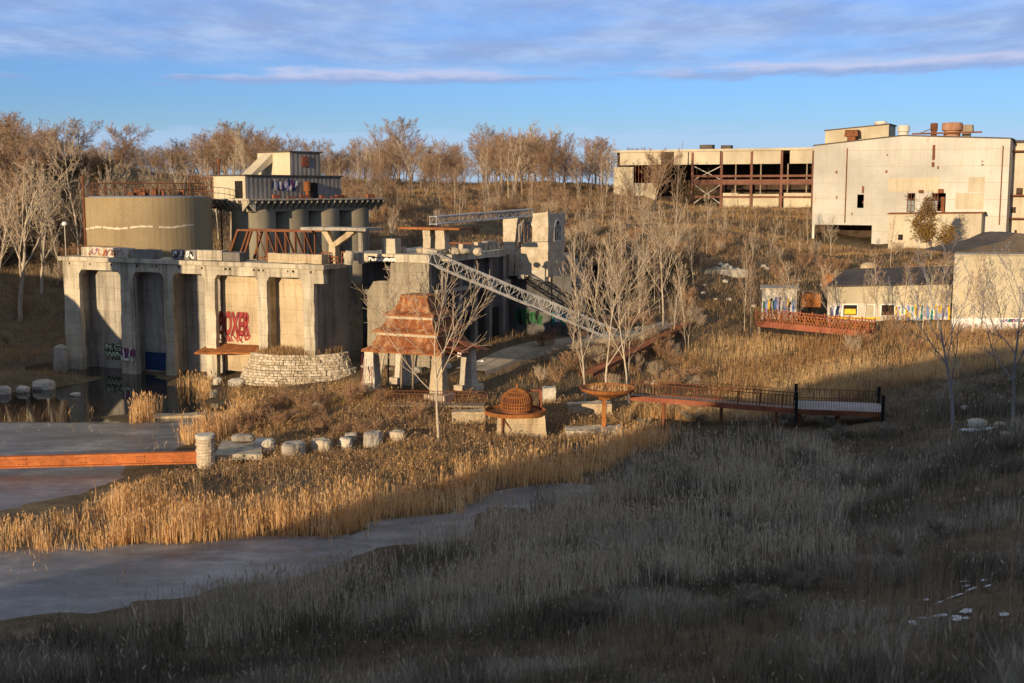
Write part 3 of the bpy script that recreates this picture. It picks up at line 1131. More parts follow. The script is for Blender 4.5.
def build_silos():
    ang = math.atan2(ROW.y, ROW.x)
    zt = 18.95
    t = thing('silo_block', 'row of round concrete silos under one overhanging bracketed roof slab', 'silos', (SIL.x, SIL.y, 0), ang)
    for k in range(4):
        c = (k * SR * 2.0 + .01 * k, 0)
        MB().lathe([(SR, 6), (SR, zt - 1.3)], 48, c).build('silo', SILO, t, smooth=False)
    L0, L1 = -SR - 1.0, 3 * SR * 2 + SR + .8
    MB().box(L0, L1, -SR - .9, SR + .9, zt - .2, zt).build('roof_slab', CONC, t, rough=0.03, cut=1.0)
    MB().box(L0 + 1.2, L1 - 1.2, -SR + .35, SR - .3, zt - 1.6, zt - .203).build('ring_beam', SILO, t)
    # brackets along the front and the left end
    mb = MB()
    n = 24
    for i in range(n):
        x = L0 + .15 + (L1 - L0 - .5) * i / (n - 1)
        mb.add([(x, -SR - .8, zt - .203), (x + .22, -SR - .8, zt - .203), (x + .22, -SR + .5, zt - 1.55), (x, -SR + .5, zt - 1.55), (x, -SR + .5, zt - .203), (x + .22, -SR + .5, zt - .203),
                (x, -SR - .8, zt - .5), (x + .22, -SR - .8, zt - .5)],
               [(0, 1, 5, 4), (6, 7, 1, 0), (6, 3, 2, 7), (4, 5, 2, 3), (0, 4, 3, 6), (1, 7, 2, 5)])
    for i in range(8):
        y = -SR - .6 + (2 * SR + 1.2) * i / 7
        mb.add([(L0 + .1, y, zt - .203), (L0 + .1, y + .22, zt - .203), (L0 + 1.3, y + .22, zt - 1.55), (L0 + 1.3, y, zt - 1.55), (L0 + 1.3, y, zt - .203), (L0 + 1.3, y + .22, zt - .203),
                (L0 + .1, y, zt - .5), (L0 + .1, y + .22, zt - .5)],
               [(0, 1, 5, 4), (6, 7, 1, 0), (6, 3, 2, 7), (4, 5, 2, 3), (0, 4, 3, 6), (1, 7, 2, 5)])
    mb.each('bracket', CONC, t)
    # rusty toe plates and scrap on the edge
    rng = random.Random(5)
    mb = MB()
    for k in range(9):
        x = rng.uniform(0, L1 - 2)
        mb.box(x, x + rng.uniform(.6, 1.6), -SR - .5, -SR - .2, zt + .003, zt + rng.uniform(.2, .5))
    mb.each('edge_scrap', RUST_RED, t)
    # head house, local frame: x along the row, y towards the back-left
    h = thing('head_house', 'grey corrugated head house with a taller tower and cream end walls on the silos', 'building', (SIL.x, SIL.y, zt), ang)

    def locx(px, py, y):
        """x along the row where the pixel meets the plane at local y"""
        d = ray(px, py)
        o = SIL - PER * y
        t_ = o.dot(PER) / d.xy.dot(PER)
        p = Vector((d.x * t_, d.y * t_))
        return (p - SIL).dot(ROW), CAM_H + d.z * t_

    def corr(x0, x1, y, z0, z1, sgn=-1, pitch=0.7, amp=0.035):
        mb = MB()
        n = max(2, int((x1 - x0) / (pitch / 2)))
        vs, fs = [], []
        for i in range(n + 1):
            x = x0 + (x1 - x0) * i / n
            yy = y + sgn * (amp if i % 2 else 0)
            vs += [(x, yy, z0), (x, yy, z1)]
        for i in range(n):
            fs.append((2 * i, 2 * i + 2, 2 * i + 3, 2 * i + 1))
        mb.add(vs, fs)
        return mb
    yF = -SR + 0.5      # right-front wall plane
    yB = SR + 1.2
    x0 = -SR - .3
    x1, _ = locx(341, 185, yF)
    zl = 2.75
    ztw = 5.75
    xa, _ = locx(290, 165, yF)
    xb, _ = locx(320, 165, yF)
    MB().box(x0, x1, yF, yB, 0.004, zl).build('lower_wall', CREAM, h)
    corr(x0, x1, yF - .02, 0.01, zl).build('siding', SIDING, h, recalc=False)
    MB().box(x0 - .25, x1 + .2, yF - .3, yB + .2, zl + .003, zl + .16).build('roof', ROOFDK, h)
    MB().box(xa, xb, yF + .003, yB, zl + .163, ztw).build('tower_wall', CREAM, h)
    corr(xa, xb, yF - .02, zl + .165, ztw).build('siding', SIDING, h, recalc=False)
    MB().box(xa - .2, xb + .2, yF - .25, yB + .2, ztw + .003, ztw + .16).build('roof', ROOFDK, h)
    # sloping chute against the tower's cream end
    mb = MB()
    mb.add([(xa - 3.6, 1.0, zl + .17), (xa - 3.6, 2.9, zl + .17), (xa - .01, 2.9, ztw - .1), (xa - .01, 1.0, ztw - .1),
            (xa - 2.6, 1.0, zl + .17), (xa - 2.6, 2.9, zl + .17), (xa - .01, 2.9, ztw - 1.2), (xa - .01, 1.0, ztw - 1.2)],
           [(0, 1, 2, 3), (4, 7, 6, 5), (0, 3, 7, 4), (1, 5, 6, 2), (0, 4, 5, 1), (3, 2, 6, 7)])
    mb.build('chute', CREAM, h)
    # door in the cream end (faces -x)
    MB().box(x0 - .06, x0 + .02, yF + .5, yF + 1.9, .05, 2.15).build('door', DARK, h)
    # tower window with a red shutter, doors and scrap on the front
    xw, zw = locx(304, 162, yF)
    MB().box(xw - .5, xw + .6, yF - .22, yF - .11, zw - zt - .6, zw - zt + .7).build('window', RUST_RED, h)
    xd, _ = locx(311, 190, yF)
    MB().box(xd - .3, xd + 1.0, yF - .2, yF - .11, .1, 2.0).build('door', DARK, h)
    xd, _ = locx(304, 188, yF)
    mb = MB().lathe([(.01, .9), (.42, .9), (.42, 2.1), (.01, 2.1)], 12, (xd, yF - .6)).lathe([(.01, .0), (.2, 0.0), (.2, .9), (.01, .9)], 8, (xd, yF - .6))
    mb.build('blower', RUST, h)
    xs_, _ = locx(272, 187, yF)
    xe_, _ = locx(296, 187, yF)
    scribble('graffiti', h, xs_, xe_, .9, 2.4, yF - .13, [BLUEP, WHITEP, LAVP, BLUEP, WHITEP, PURP], 12, 14, 0.16)
    # vent pipe on the low roof's left end
    MB().tube((x0 + .6, yB - .5, zl), (x0 + .6, yB - .5, zl + 1.7), .13, n=8).tube((x0 + .6, yB - .5, zl + 1.7), (x0 + .6, yB - .5, zl + 2.1), .26, n=8).build('vent_pipe', RUST_DK, h)
    # open pipe frame to the left of the head house
    p = at(190, 198, 150)
    fr = thing('roof_pipe_frame', 'open rusty pipe frame between the tank roof and the head house', 'frame', (p.x, p.y, zt - 1.0))
    q = at(214, 198, 150).x - p.x
    mb = MB()
    for x in (0, q * .35, q * .7, q):
        for y in (0, 2.5):
            mb.tube((x, y, 0), (x, y, 3.6), .07, n=5)
    for y in (0, 2.5):
        for z in (1.9, 3.5):
            mb.tube((0, y, z), (q, y, z), .06, n=5)
    mb.build('post_and_rail', RUST_DK, fr)
    MB().box(-.8, q + 2.2, -.3, 2.8, -.25, 0).build('walkway', RUST_DK, fr)
    mb = MB()
    for x in (.2, q + .8):
        mb.tube((x, .2, -.25), (x, .2, -7), .1, n=5)
    mb.each('leg', RUST_DK, fr)


build_silos()


# ------------------------------------------------------------------ things on the dock deck
def build_deck_things():
    f = ARC
    # rusty sloping conveyor frame
    t = thing('conveyor_frame', 'rusty red truss frame with sloping front legs on the dock deck', 'frame', (f.o.x, f.o.y, 0), f.rz)
    d = 3.2
    ua, z0 = f.hit(228, 251, d)
    ub, z1 = f.hit(238, 230, d)
    uc, _ = f.hit(314, 228, d)
    zt = z1
    zb = ZT + .05
    mb = MB()
    for y in (d, d + 1.8):
        mb.bar((ua, y, zb), (ub, y, zt), .22)
        mb.bar((ua + 2.0, y, zb), (ub + 1.8, y, zt), .22)
    mb.each('sloping_leg', RUST_DK, t)
    mb = MB()
    for y in (d, d + 1.8):
        mb.bar((ub - .1, y, zt), (uc, y, zt), .2)
        mb.bar((ub + 2, y, zb + .25), (uc, y, zb + .25), .16)
    mb.each('top_chord', RUST_DK, t)
    mb = MB()
    n = 6
    for y in (d, d + 1.8):
        for i in range(n):
            xa = ub + 2.5 + (uc - ub - 2.5) * i / n
            xb = ub + 2.5 + (uc - ub - 2.5) * (i + 1) / n
            mb.bar((xa, y, zb), (xa, y, zt - .1), .12)
            mb.bar((xa, y, zt - .1), (xb, y, zb + .25), .09)
    mb.build('lattice_web', RUST_DK, t)
    mb = MB()
    rng = random.Random(4)
    for k in range(14):
        x = rng.uniform(ub + 3, uc)
        mb.box(x, x + rng.uniform(.3, 1.2), d - .6, d + .6, zb, zb + rng.uniform(.2, .6))
    mb.build('scrap_heap', RUST, t)
    # concrete canopy on a forked column
    t = thing('forked_canopy', 'thin concrete canopy slab on a pale forked column', 'canopy', (f.o.x, f.o.y, 0), f.rz)
    d = 2.6
    u0, z0 = f.hit(308, 228.5, d)
    u1, _ = f.hit(373, 228.5, d)
    MB().box(u0, u1, d - 1.3, d + 1.6, z0 - .12, z0 + .18).build('slab', CONC2, t, rough=0.03, cut=.7)
    mb = MB()
    uc, zc = f.hit(334, 246, d)
    for (x, y) in ((325, 232), (354, 232)):
        ue, ze = f.hit(x, y, d)
        mb.bar((uc, d, zc), (ue, d, z0 - .1), .6, .55)
    mb.bar((uc, d, ZT), (uc, d, zc + .35), .75, .7)
    mb.each('forked_column', CONC_TAN, t, rough=0.08, cut=.4)
    mb = MB()
    ue, ze = f.hit(361, 240, d + .6)
    mb.tube((ue, d + .6, ZT), (ue, d + .6, z0 - .13), .28, n=10)
    mb.build('rear_column', CONC2, t)
    # red scrap frames round the column
    mb = MB()
    for k, (x, w, h) in enumerate(((321, 1.0, 1.1), (341, .8, 1.2), (330, .9, .7))):
        u, _ = f.hit(x, 254, 1.8)
        for q in (0, w):
            mb.bar((u + q, 1.9, ZT), (u + q, 1.9, ZT + h), .09)
        mb.bar((u, 1.9, ZT + h), (u + w, 1.9, ZT + h), .12)
        mb.bar((u, 1.9, ZT + h * .5), (u + w, 1.9, ZT + h * .5), .1)
    o = mb.build('scrap_frame', RUST_RED)
    o.location = (f.o.x, f.o.y, 0)
    o.rotation_euler = (0, 0, f.rz)
    tag(o, 'low red rusted frames round the foot of the forked column', 'scrap frame')
    # leaning pale drum
    u, z = f.hit(348, 257, 1.2)
    o = MB().lathe([(.01, 0), (.42, 0), (.46, .5), (.42, 1.35), (.01, 1.35)], 14).build('leaning_drum', CONC, None, smooth=False)
    o.location = f.w(u, 1.2, ZT + .05)
    o.rotation_euler = (R(3), R(9), 0)
    tag(o, 'pale upright drum leaning beside the canopy column', 'drum')


build_deck_things()


# ------------------------------------------------------------------ ruined hall right of the dock
HALL = Frame(352, 330, 125.0)


def build_hall():
    f = HALL
    t = thing('ruined_hall', 'ruined concrete hall with a grey front wall and dark side behind the pagoda roof', 'ruin', (f.o.x, f.o.y, 0), f.rz)
    ua = f.hit(352, 290)[0]
    ub = f.hit(429, 290)[0]
    z0 = 1.8
    um, _ = f.hit(367, 300)
    # front wall with a broken left edge
    _, zbr = f.hit(385, 282)
    _, zt = f.hit(395, 262)
    u1, _ = f.hit(391, 270)
    zslab = zt
    MB().prism([(um, z0), (ub, z0), (ub, zslab), (u1, zslab), (u1 - .1, zbr + .2), (um + .8, zbr), (um, zbr - 1.2)], 0, .6).build('front_wall', HALLW, t, rough=0.07, cut=.6)
    # terrace slab
    MB().box(ua - .8, ub + .2, -.25, 16, zslab + .003, zslab + .8).build('terrace_slab', CONC, t, rough=0.05, cut=.8)
    # right side wall running back, its shade deepened by a dark colour
    MB().box(ub - .6, ub - .004, .63, 18, z0, zslab).build('side_wall', SHADE_DK, t, rough=0.05, cut=1.0)
    rng = random.Random(17)
    for k in range(5):
        y = 2.2 + k * 3.4
        MB().box(ub + .003, ub + .38, y, y + .7, z0, zslab - .05).build('pilaster', CONC_DK, t, rough=.05, cut=.7)
        if k < 4:
            MB().box(ub + .003, ub + .03, y + 1.1, y + 3.0, z0 + 1.5, z0 + (5.2 if k % 2 else 7.2)).build('wall_opening', DARK, t)
    MB().box(ub + .003, ub + .5, 1.0, 17.5, z0 + 7.7, z0 + 8.1).build('ledge', CONC2, t, rough=.07, cut=.6)
    for k in range(9):
        y = rng.uniform(.6, 15)
        MB().box(ub - rng.uniform(.9, 1.5), ub + rng.uniform(.1, .5), y, y + rng.uniform(.6, 1.7), zslab + .81, zslab + rng.uniform(1.0, 1.7)).build('broken_coping', CONC if k % 2 else STONE_W, t, rough=.14, cut=.4)
    # back of the broken corner, coloured dark for its shade
    MB().box(ua - 1.5, um + 3, 4.2, 4.6, z0, zslab).build('rear_wall', SHADE_DK, t, rough=0.05)
    # broken props in the opening
    mb = MB()
    for (p, q) in (((352, 284), (356, 304)), ((366, 287), (374, 303))):
        (u, z), (u2, z2) = f.hit(*p, .8), f.hit(*q, .8)
        mb.bar((u, .8, z), (u2, .8, z2), .28)
    mb.each('broken_beam', CONC_DK, t, rough=0.07, cut=.4)
    # row of pierced stones set in the slab edge
    mb = MB()
    for x0, x1 in ((371, 382), (385, 395)):
        (a, za), (b, zb) = f.hit(x0, 262), f.hit(x1, 257)
        mb.box(a, b, -.29, -.255, za, zb)
    mb.each('pierced_panel', DARK, t)
    scribble('graffiti', t, f.hit(371, 260)[0], f.hit(395, 260)[0], f.hit(380, 261)[1], f.hit(380, 257.5)[1], -.29, [WHITEP], 3, 6, .22)
    # graffiti on the shaded side wall (faces +x)
    clear(f, ua - 1, ub + .5, -.5, 20)
    # block set on the slab
    (a, za), (b, zb) = f.hit(382, 256, .5), f.hit(395, 239, .5)
    o = MB().box(a, b, .5, 1.7, zslab + .803, zb).build('parapet_block', CONC, None, rough=0.04, cut=.5)
    o.location = (f.o.x, f.o.y, 0)
    o.rotation_euler = (0, 0, f.rz)
    tag(o, 'upright square pale block on the terrace edge behind bare twigs', 'concrete block')
    rng = random.Random(23)
    for k in range(9):
        u = ua + rng.uniform(-1, 9)
        dd = -rng.uniform(.6, 3.2)
        p = f.w(u, dd)
        sz = rng.uniform(.3, .9)
        o = MB().rock((0, 0, sz * .2), sz, sz * .7, sz * .5, 200 + k, .3).build('fallen_block', CONC2)
        o.location = (p.x, p.y, gz(p.x, p.y))
        o.rotation_euler = (rng.uniform(-.3, .3), rng.uniform(-.3, .3), rng.uniform(0, 3))
        tag(o, 'fallen concrete block at the foot of the hall wall behind the pagoda', 'rubble', 'fallen blocks below the hall wall')
    # two piers under a rusty plate: a small shelter frame
    t2 = thing('twin_pier_stand', 'pair of rough stone piers carrying a thin rusty roof plate', 'stand', (f.o.x, f.o.y, 0), f.rz)
    d = 2.8
    zb = zslab + .8
    _, zt = f.hit(434, 229.5, d)
    for x0, x1 in ((422.5, 430.5), (435, 444.5)):
        a, b = f.hit(x0, 240, d)[0], f.hit(x1, 240, d)[0]
        MB().box(a, b, d, d + 1.1, zb + .003, zt - .003, .05).build('pier', STONE_W, t2, rough=0.08, cut=.35)
    a, b = f.hit(401, 229, d)[0], f.hit(462, 229, d)[0]
    MB().box(a, b, d - .6, d + 2.0, zt, zt + .2).build('roof_plate', RUST, t2)
    # terrace extension carrying the piers
    a, b = f.hit(418, 256, d - 1)[0], f.hit(450, 256, d - 1)[0]
    MB().box(ub + .203, f.hit(452, 256, 2.0)[0], 2.0, 14, zslab + .1, zslab + .8).build('terrace_slab', CONC, t, rough=0.05, cut=.8)
    # debris on the terrace
    rng = random.Random(11)
    for k, (x, y) in enumerate(((398, 254), (418, 251), (452, 257), (463, 259), (475, 253))):
        dd = 2.3 + k * .25
        u, _ = f.hit(x, y, dd)
        o = MB().rock((0, 0, .25), rng.uniform(.4, .9), .5, rng.uniform(.3, .5), k, .25).build('rubble_block', STONE_W)
        o.location = f.w(u, dd + .6, zslab + .8)
        o.rotation_euler = (0, 0, rng.uniform(0, 3))
        tag(o, 'loose pale rubble block lying on the broken terrace by the twin piers', 'rubble', 'rubble blocks on the terrace')


build_hall()

TOW = Frame(505, 275, 138.0)


def build_tower():
    f = TOW
    t = thing('ruined_stone_tower', 'ruined rubble stone tower with a broken arch opening and lancet window', 'tower', (f.o.x, f.o.y, 0), f.rz)
    u0 = f.hit(503, 240)[0]
    u1 = f.hit(548, 240)[0]
    _, zt = f.hit(525, 214)
    _, zm = f.hit(525, 276)

    def pz(x, y):
        return f.hit(x, y)
    # left leg, right part, bridge
    MB().prism([(u0, zm), pz(513, 276), pz(515, 251), pz(514, 247), pz(516, 230), pz(518, 216), pz(504, 217.5), (u0, pz(505, 217)[1])], 0, .7).build('wall', STONE_W, t, rough=0.06, cut=.4)
    MB().prism([pz(519.5, 250), pz(523, 243), pz(532, 242), (u1, pz(548, 242)[1]), (u1, zm), pz(515, 276), pz(515.2, 252)], 0.003, .7).build('wall', STONE_W, t, rough=0.05, cut=.4)
    MB().prism([pz(532, 241.5), pz(532.5, 228), pz(530, 222), pz(531, 213.5), pz(546, 212.5), (u1, pz(548, 211)[1]), (u1, pz(548, 241.5)[1])], 0.006, .7).build('wall', STONE_W, t, rough=0.05, cut=.4)
    # dark mullions of the broken window
    mb = MB()
    for (p, q) in (((520, 248), (519, 226)), ((519, 226), (526, 219)), ((526, 219), (531, 227)), ((525.5, 242), (525.5, 222)), ((522, 244), (522, 222)), ((529, 242), (529, 224))):
        (a, za), (b, zb) = f.hit(*p, .35), f.hit(*q, .35)
        mb.bar((a, .35, za), (b, .35, zb), .22)
    mb.each('window_frame', CONC_DK, t, rough=.04, cut=.4)
    # right side wall with lancet
    dS = 4.6
    MB().box(u1 - .6, u1 - .004, .71, dS, zm - .6, zt + .1).build('side_wall', STONE_W, t, rough=0.05, cut=.6)
    d0, _ = f.side(553.5, 230, u1)
    d1, _ = f.side(560.5, 230, u1)
    _, za = f.side(557, 241, u1)
    _, zb = f.side(557, 219, u1)
    if not (0.8 < d0 < d1 < 4.4):
        d0, d1 = 1.4, 3.6
    mb = MB()
    dm = (d0 + d1) / 2
    zc = zb - (d1 - d0) * .55
    arc = [(d0, za), (d0, zc), (d0 + (dm - d0) * .35, zc + (zb - zc) * .62), (dm, zb), (d1 - (dm - d0) * .35, zc + (zb - zc) * .62), (d1, zc), (d1, za), (d0, za)]
    for p, q in zip(arc[:-1], arc[1:]):
        mb.bar((u1 + .05, p[0], p[1]), (u1 + .05, q[0], q[1]), .18)
    for dd in (d0 + (d1 - d0) / 3, d0 + 2 * (d1 - d0) / 3):
        mb.bar((u1 + .05, dd, za), (u1 + .05, dd, zb - .5), .14)
    mb.build('lancet_window', WHITE, t)
    mb = MB()
    mb.add([(u1 + .012, p[0], p[1]) for p in arc[:-1]], [tuple(range(7))])
    mb.build('window_void', DARK, t)
    # lower storey under the tower: walls coloured dark for shade, doorway, spray paint
    _, zg = f.hit(530, 330)
    uL = f.hit(470, 300, 2.0)[0]
    MB().box(u0 - .2, u1 - .003, .9, 1.4, zg - 1.5, zm - .003).build('lower_wall', SHADE_DK, t, rough=.04)
    MB().box(uL, u0 - .21, 2.0, 2.5, zg - 1.5, f.hit(480, 263, 2.0)[1]).build('lower_wall', SHADE_DK, t, rough=.04)
    MB().box(uL, u0 + .2, 1.2, 6.0, f.hit(480, 262, 1.5)[1], f.hit(480, 255, 1.5)[1]).build('terrace_slab', CONC, t, rough=.05, cut=.6)
    (a, za), (b, zb) = f.hit(482, 320, 1.98), f.hit(498, 284, 1.98)
    MB().box(a, b, 1.96, 1.995, zg - 1, zb).build('doorway', DARK, t)
    (a, za), (b, zb) = f.hit(518, 324, .88), f.hit(541, 309, .88)
    scribble('graffiti', t, a, b, za, zb, .88, [GRNP, BLKP, GRNP], 21, 9, .4)
    (a, za), (b, zb) = f.hit(549, 324, .88), f.hit(564, 311, .88)
    (a2, _), (b2, _) = f.hit(549, 318, 1.4), f.hit(572, 318, 1.4)
    MB().box(u1 + .05, b2, 1.2, 1.7, zg - 1.5, f.hit(560, 276, 1.4)[1]).build('lower_wall', SHADE_DK, t, rough=.05)
    scribble('graffiti', t, a2 + .2, b2 - .3, za, zb, 1.18, [TEALP, TEALP, WHITEP], 22, 6, .4)
    (a, za), (b, zb) = f.hit(464, 325, 2.0), f.hit(480, 312, 2.0)
    scribble('graffiti', t, a + .6, b, za, zb, 1.98, [BLUP, WHITEP, BLUEP], 23, 7, .2)
    # ledge stones at the foot of the upper storey
    mb = MB()
    for x0, x1, y0, y1 in ((519, 525, 276, 269), (533, 541, 277, 270), (541, 546, 279, 266)):
        (a, za), (b, zb) = f.hit(x0, y0), f.hit(x1, y1)
        mb.box(a, b, -.35, .85, za - .3, zb)
    mb.each('ledge_stone', STONE, t, rough=.05, cut=.4)
    clear(f, uL - 1, b2 + .5, .4, 12)
    # rear terrace wall with a rusty rail, left of the tower
    f2 = Frame(448, 250, 141.0)
    t2 = thing('rear_terrace', 'low terrace wall topped by a rusty rail left of the stone tower', 'terrace', (f2.o.x, f2.o.y, 0), f2.rz)
    a, b = 0, f2.hit(503, 250)[0]
    _, zb = f2.hit(470, 256)
    _, zt = f2.hit(470, 249)
    MB().box(a - 3, b, 0, 4, zb - 6, zt).build('wall', CONC, t2, rough=.06, cut=.7)
    mb = MB()
    zr = f2.hit(470, 244)[1]
    n = 16
    for i in range(n):
        x = a + (b - a) * i / (n - 1)
        mb.box(x, x + .09, .3, .39, zt, zr)
    mb.each('rail_post', RUST_DK, t2)
    MB().box(a, b, .25, .45, zr, zr + .12).build('rail', RUST_RED, t2)
    # outer stones to the right
    for k, (x, y, s) in enumerate(((566, 258, .9), (556, 264, .8), (574, 262, .6))):
        p = at(x, y, 146)
        o = MB().rock((0, 0, 0), s, s * .8, s * .8, 30 + k, .2).build('masonry_block', STONE_W)
        o.location = p
        tag(o, 'pale masonry lump on the wall edge right of the stone tower', 'stone', 'masonry lumps by the stone tower')
    # low ruined wall below those stones
    f3 = Frame(552, 270, 145)
    a, b = 0, f3.hit(582, 270)[0]
    o = MB().prism([(a, 4), (b, 4), (b, f3.hit(580, 268)[1]), (b * .5, f3.hit(566, 263)[1]), (a, f3.hit(553, 266)[1])], 0, .8).build('ruined_wall', STONE_W, None, rough=.1, cut=.6)
    o.location = (f3.o.x, f3.o.y, 0)
    o.rotation_euler = (0, 0, f3.rz)
    tag(o, 'broken rubble wall running right from the stone tower', 'wall')


build_tower()


# ------------------------------------------------------------------ lattice booms
def lattice_boom(label, p, q, w, h, bays, mat, wend=None):
    p, q = Vector(p), Vector(q)
    t = thing('lattice_boom', label, 'crane boom', p, 0, 'fallen lattice booms')
    d = q - p
    L = d.length
    d = d.normalized()
    s = d.cross(Vector((0, 0, 1))).normalized()
    u = s.cross(d)
    wend = w if wend is None else wend

    def corner(k, i):
        x = i / bays
        ww = (w + (wend - w) * x) / 2
        hh = (h + (wend - w) * x) / 2
        sg = ((-1, -1), (1, -1), (1, 1), (-1, 1))[k]
        return d * (L * x) + s * (sg[0] * ww) + u * (sg[1] * hh)
    for k in range(4):
        MB().tube(corner(k, 0), corner(k, bays), .085, n=6).build('chord', mat, t)
    mb = MB()
    for k in range(4):
        for i in range(bays):
            a, b = (k, (k + 1) % 4) if i % 2 else ((k + 1) % 4, k)
            mb.tube(corner(a, i), corner(b, i + 1), .04, n=4)
            mb.tube(corner(k, i), corner((k + 1) % 4, i), .03, n=4)
    mb.build('lacing', mat, t)
    return t


lattice_boom('long pale lattice boom leaning from the terrace down to the path', at(428, 257, 121), at(612, 334, 131), 1.25, 1.15, 22, STEEL)
lattice_boom('short grey lattice boom lying level from the piers to the tower top', at(433, 220.5, 121), at(531, 212.5, 137), 0.8, 0.75, 22, STEEL)

# ------------------------------------------------------------------ pagoda roofed shelter
PAG = Frame(372, 388, 109.0, -24)


def build_pagoda():
    f = PAG
    t = thing('pagoda_shelter', 'open shelter with a three tiered rusty pagoda roof on tapered stone pillars', 'shelter', (f.o.x, f.o.y, 0), f.rz)
    u0 = 0.0
    u1 = f.hit(439, 370)[0]
    D = 6.0
    _, ze = f.hit(400, 351)
    g = [gz(f.w(u, d).x, f.w(u, d).y) for u, d in ((u0, 0), (u1, 0), (u0, D), (u1, D))]
    for k, (u, d) in enumerate(((u0, 0), (u1, 0), (u0, D), (u1, D))):
        b, tp = 0.72, 0.46
        z0 = g[k] - .4
        MB().hexa([(u - b, d - b, z0), (u + b, d - b, z0), (u + b, d + b, z0), (u - b, d + b, z0),
                   (u - tp, d - tp, ze), (u + tp, d - tp, ze), (u + tp, d + tp, ze), (u - tp, d + tp, ze)]).build('pillar', STONE if k != 1 else CONC_TAN, t, rough=0.06, cut=.4)
        if k in (1, 2, 3):
            MB().box(u - 1.1, u + 1.1, d - 1.0, d + 1.0, z0, g[k] + .55).build('footing', STONE_W, t, rough=.06, cut=.4)
    scribble('graffiti', t, u0 - .5, u0 + .5, g[0] + .3, ze - .4, -.80, [PINKP, STONE_W, PINKP], 14, 3, .06)
    cx, cy = (u0 + u1) / 2, D / 2
    hx, hy = (u1 - u0) / 2 + .75, D / 2 + .75
    _, z1 = f.hit(400, 332)
    _, z2 = f.hit(400, 315.5)
    _, z3 = f.hit(410, 299)
    # each tier: thin flared eave, concave skirt, pale upright lip
    tiers = [(ze, z1, 0.98, 0.70), (z1, z2, 0.80, 0.53), (z2, z3, 0.62, 0.33)]
    for zb, zt, s0, s1 in tiers:
        mb = MB()
        h = zt - zb
        prof = [(s0 - .02, zb - .10), (s0, zb - .02), (s0 - .01, zb + .05), (s0 - (s0 - s1) * .55, zb + h * .22), (s0 - (s0 - s1) * .82, zb + h * .52), (s1 + .01, zb + h * .84), (s1, zt - .02)]
        vs, fs = [], []
        for s, z in prof:
            for sx, sy in ((-1, -1), (1, -1), (1, 1), (-1, 1)):
                vs.append((cx + sx * hx * s, cy + sy * hy * s, z))
        for jj in range(len(prof) - 1):
            for k in range(4):
                fs.append((jj * 4 + k, jj * 4 + (k + 1) % 4, (jj + 1) * 4 + (k + 1) % 4, (jj + 1) * 4 + k))
        fs.append((0, 1, 2, 3))
        fs.append(tuple(len(vs) - 4 + k for k in range(4)))
        mb.add(vs, fs)
        mb.build('roof_tier', RUST_ROOF, t, rough=0.06, cut=.45, freq=1.6)
        q = s0 + .005
        MB().slab([(cx - hx * q, cy - hy * q), (cx + hx * q, cy - hy * q), (cx + hx * q, cy + hy * q), (cx - hx * q, cy + hy * q)], zb - .16, zb - .06).build('eave_lip', RUST, t, rough=.03, cut=.6)
        if zt != z3:
            q = s1 + .03
            MB().slab([(cx - hx * q, cy - hy * q), (cx + hx * q, cy - hy * q), (cx + hx * q, cy + hy * q), (cx - hx * q, cy + hy * q)], zt - .42, zt - .17).build('pale_lip', STONE_W, t, rough=.03, cut=.6)
    MB().box(cx - hx * .34, cx + hx * .34, cy - hy * .34, cy + hy * .34, z3 + .005, z3 + .16).build('ridge_cap', RUST, t, rough=.05, cut=.5)
    # loose red sheets hanging off the right eave
    mb = MB()
    rng = random.Random(7)
    for k in range(7):
        y = rng.uniform(0, D)
        z = ze + rng.uniform(0, 1.8)
        x = cx + hx * (1 - (z - ze) / 8)
        mb.bar((x, y, z), (x + rng.uniform(.6, 1.6), y + rng.uniform(-.5, .9), z + rng.uniform(-.5, .3)), .9, .04)
    mb.each('loose_sheet', RUST_RED, t)
    # thin props
    mb = MB()
    for x in (388, 401, 412.5):
        u, _ = f.hit(x, 370, 2.6)
        mb.tube((u, 2.6, g[0] - .2), (u + .1, 2.6, ze), .09, n=6)
    mb.each('prop', WOOD, t)
    clear(f, u0 - .8, u1 + .8, -.8, D + .8)


build_pagoda()


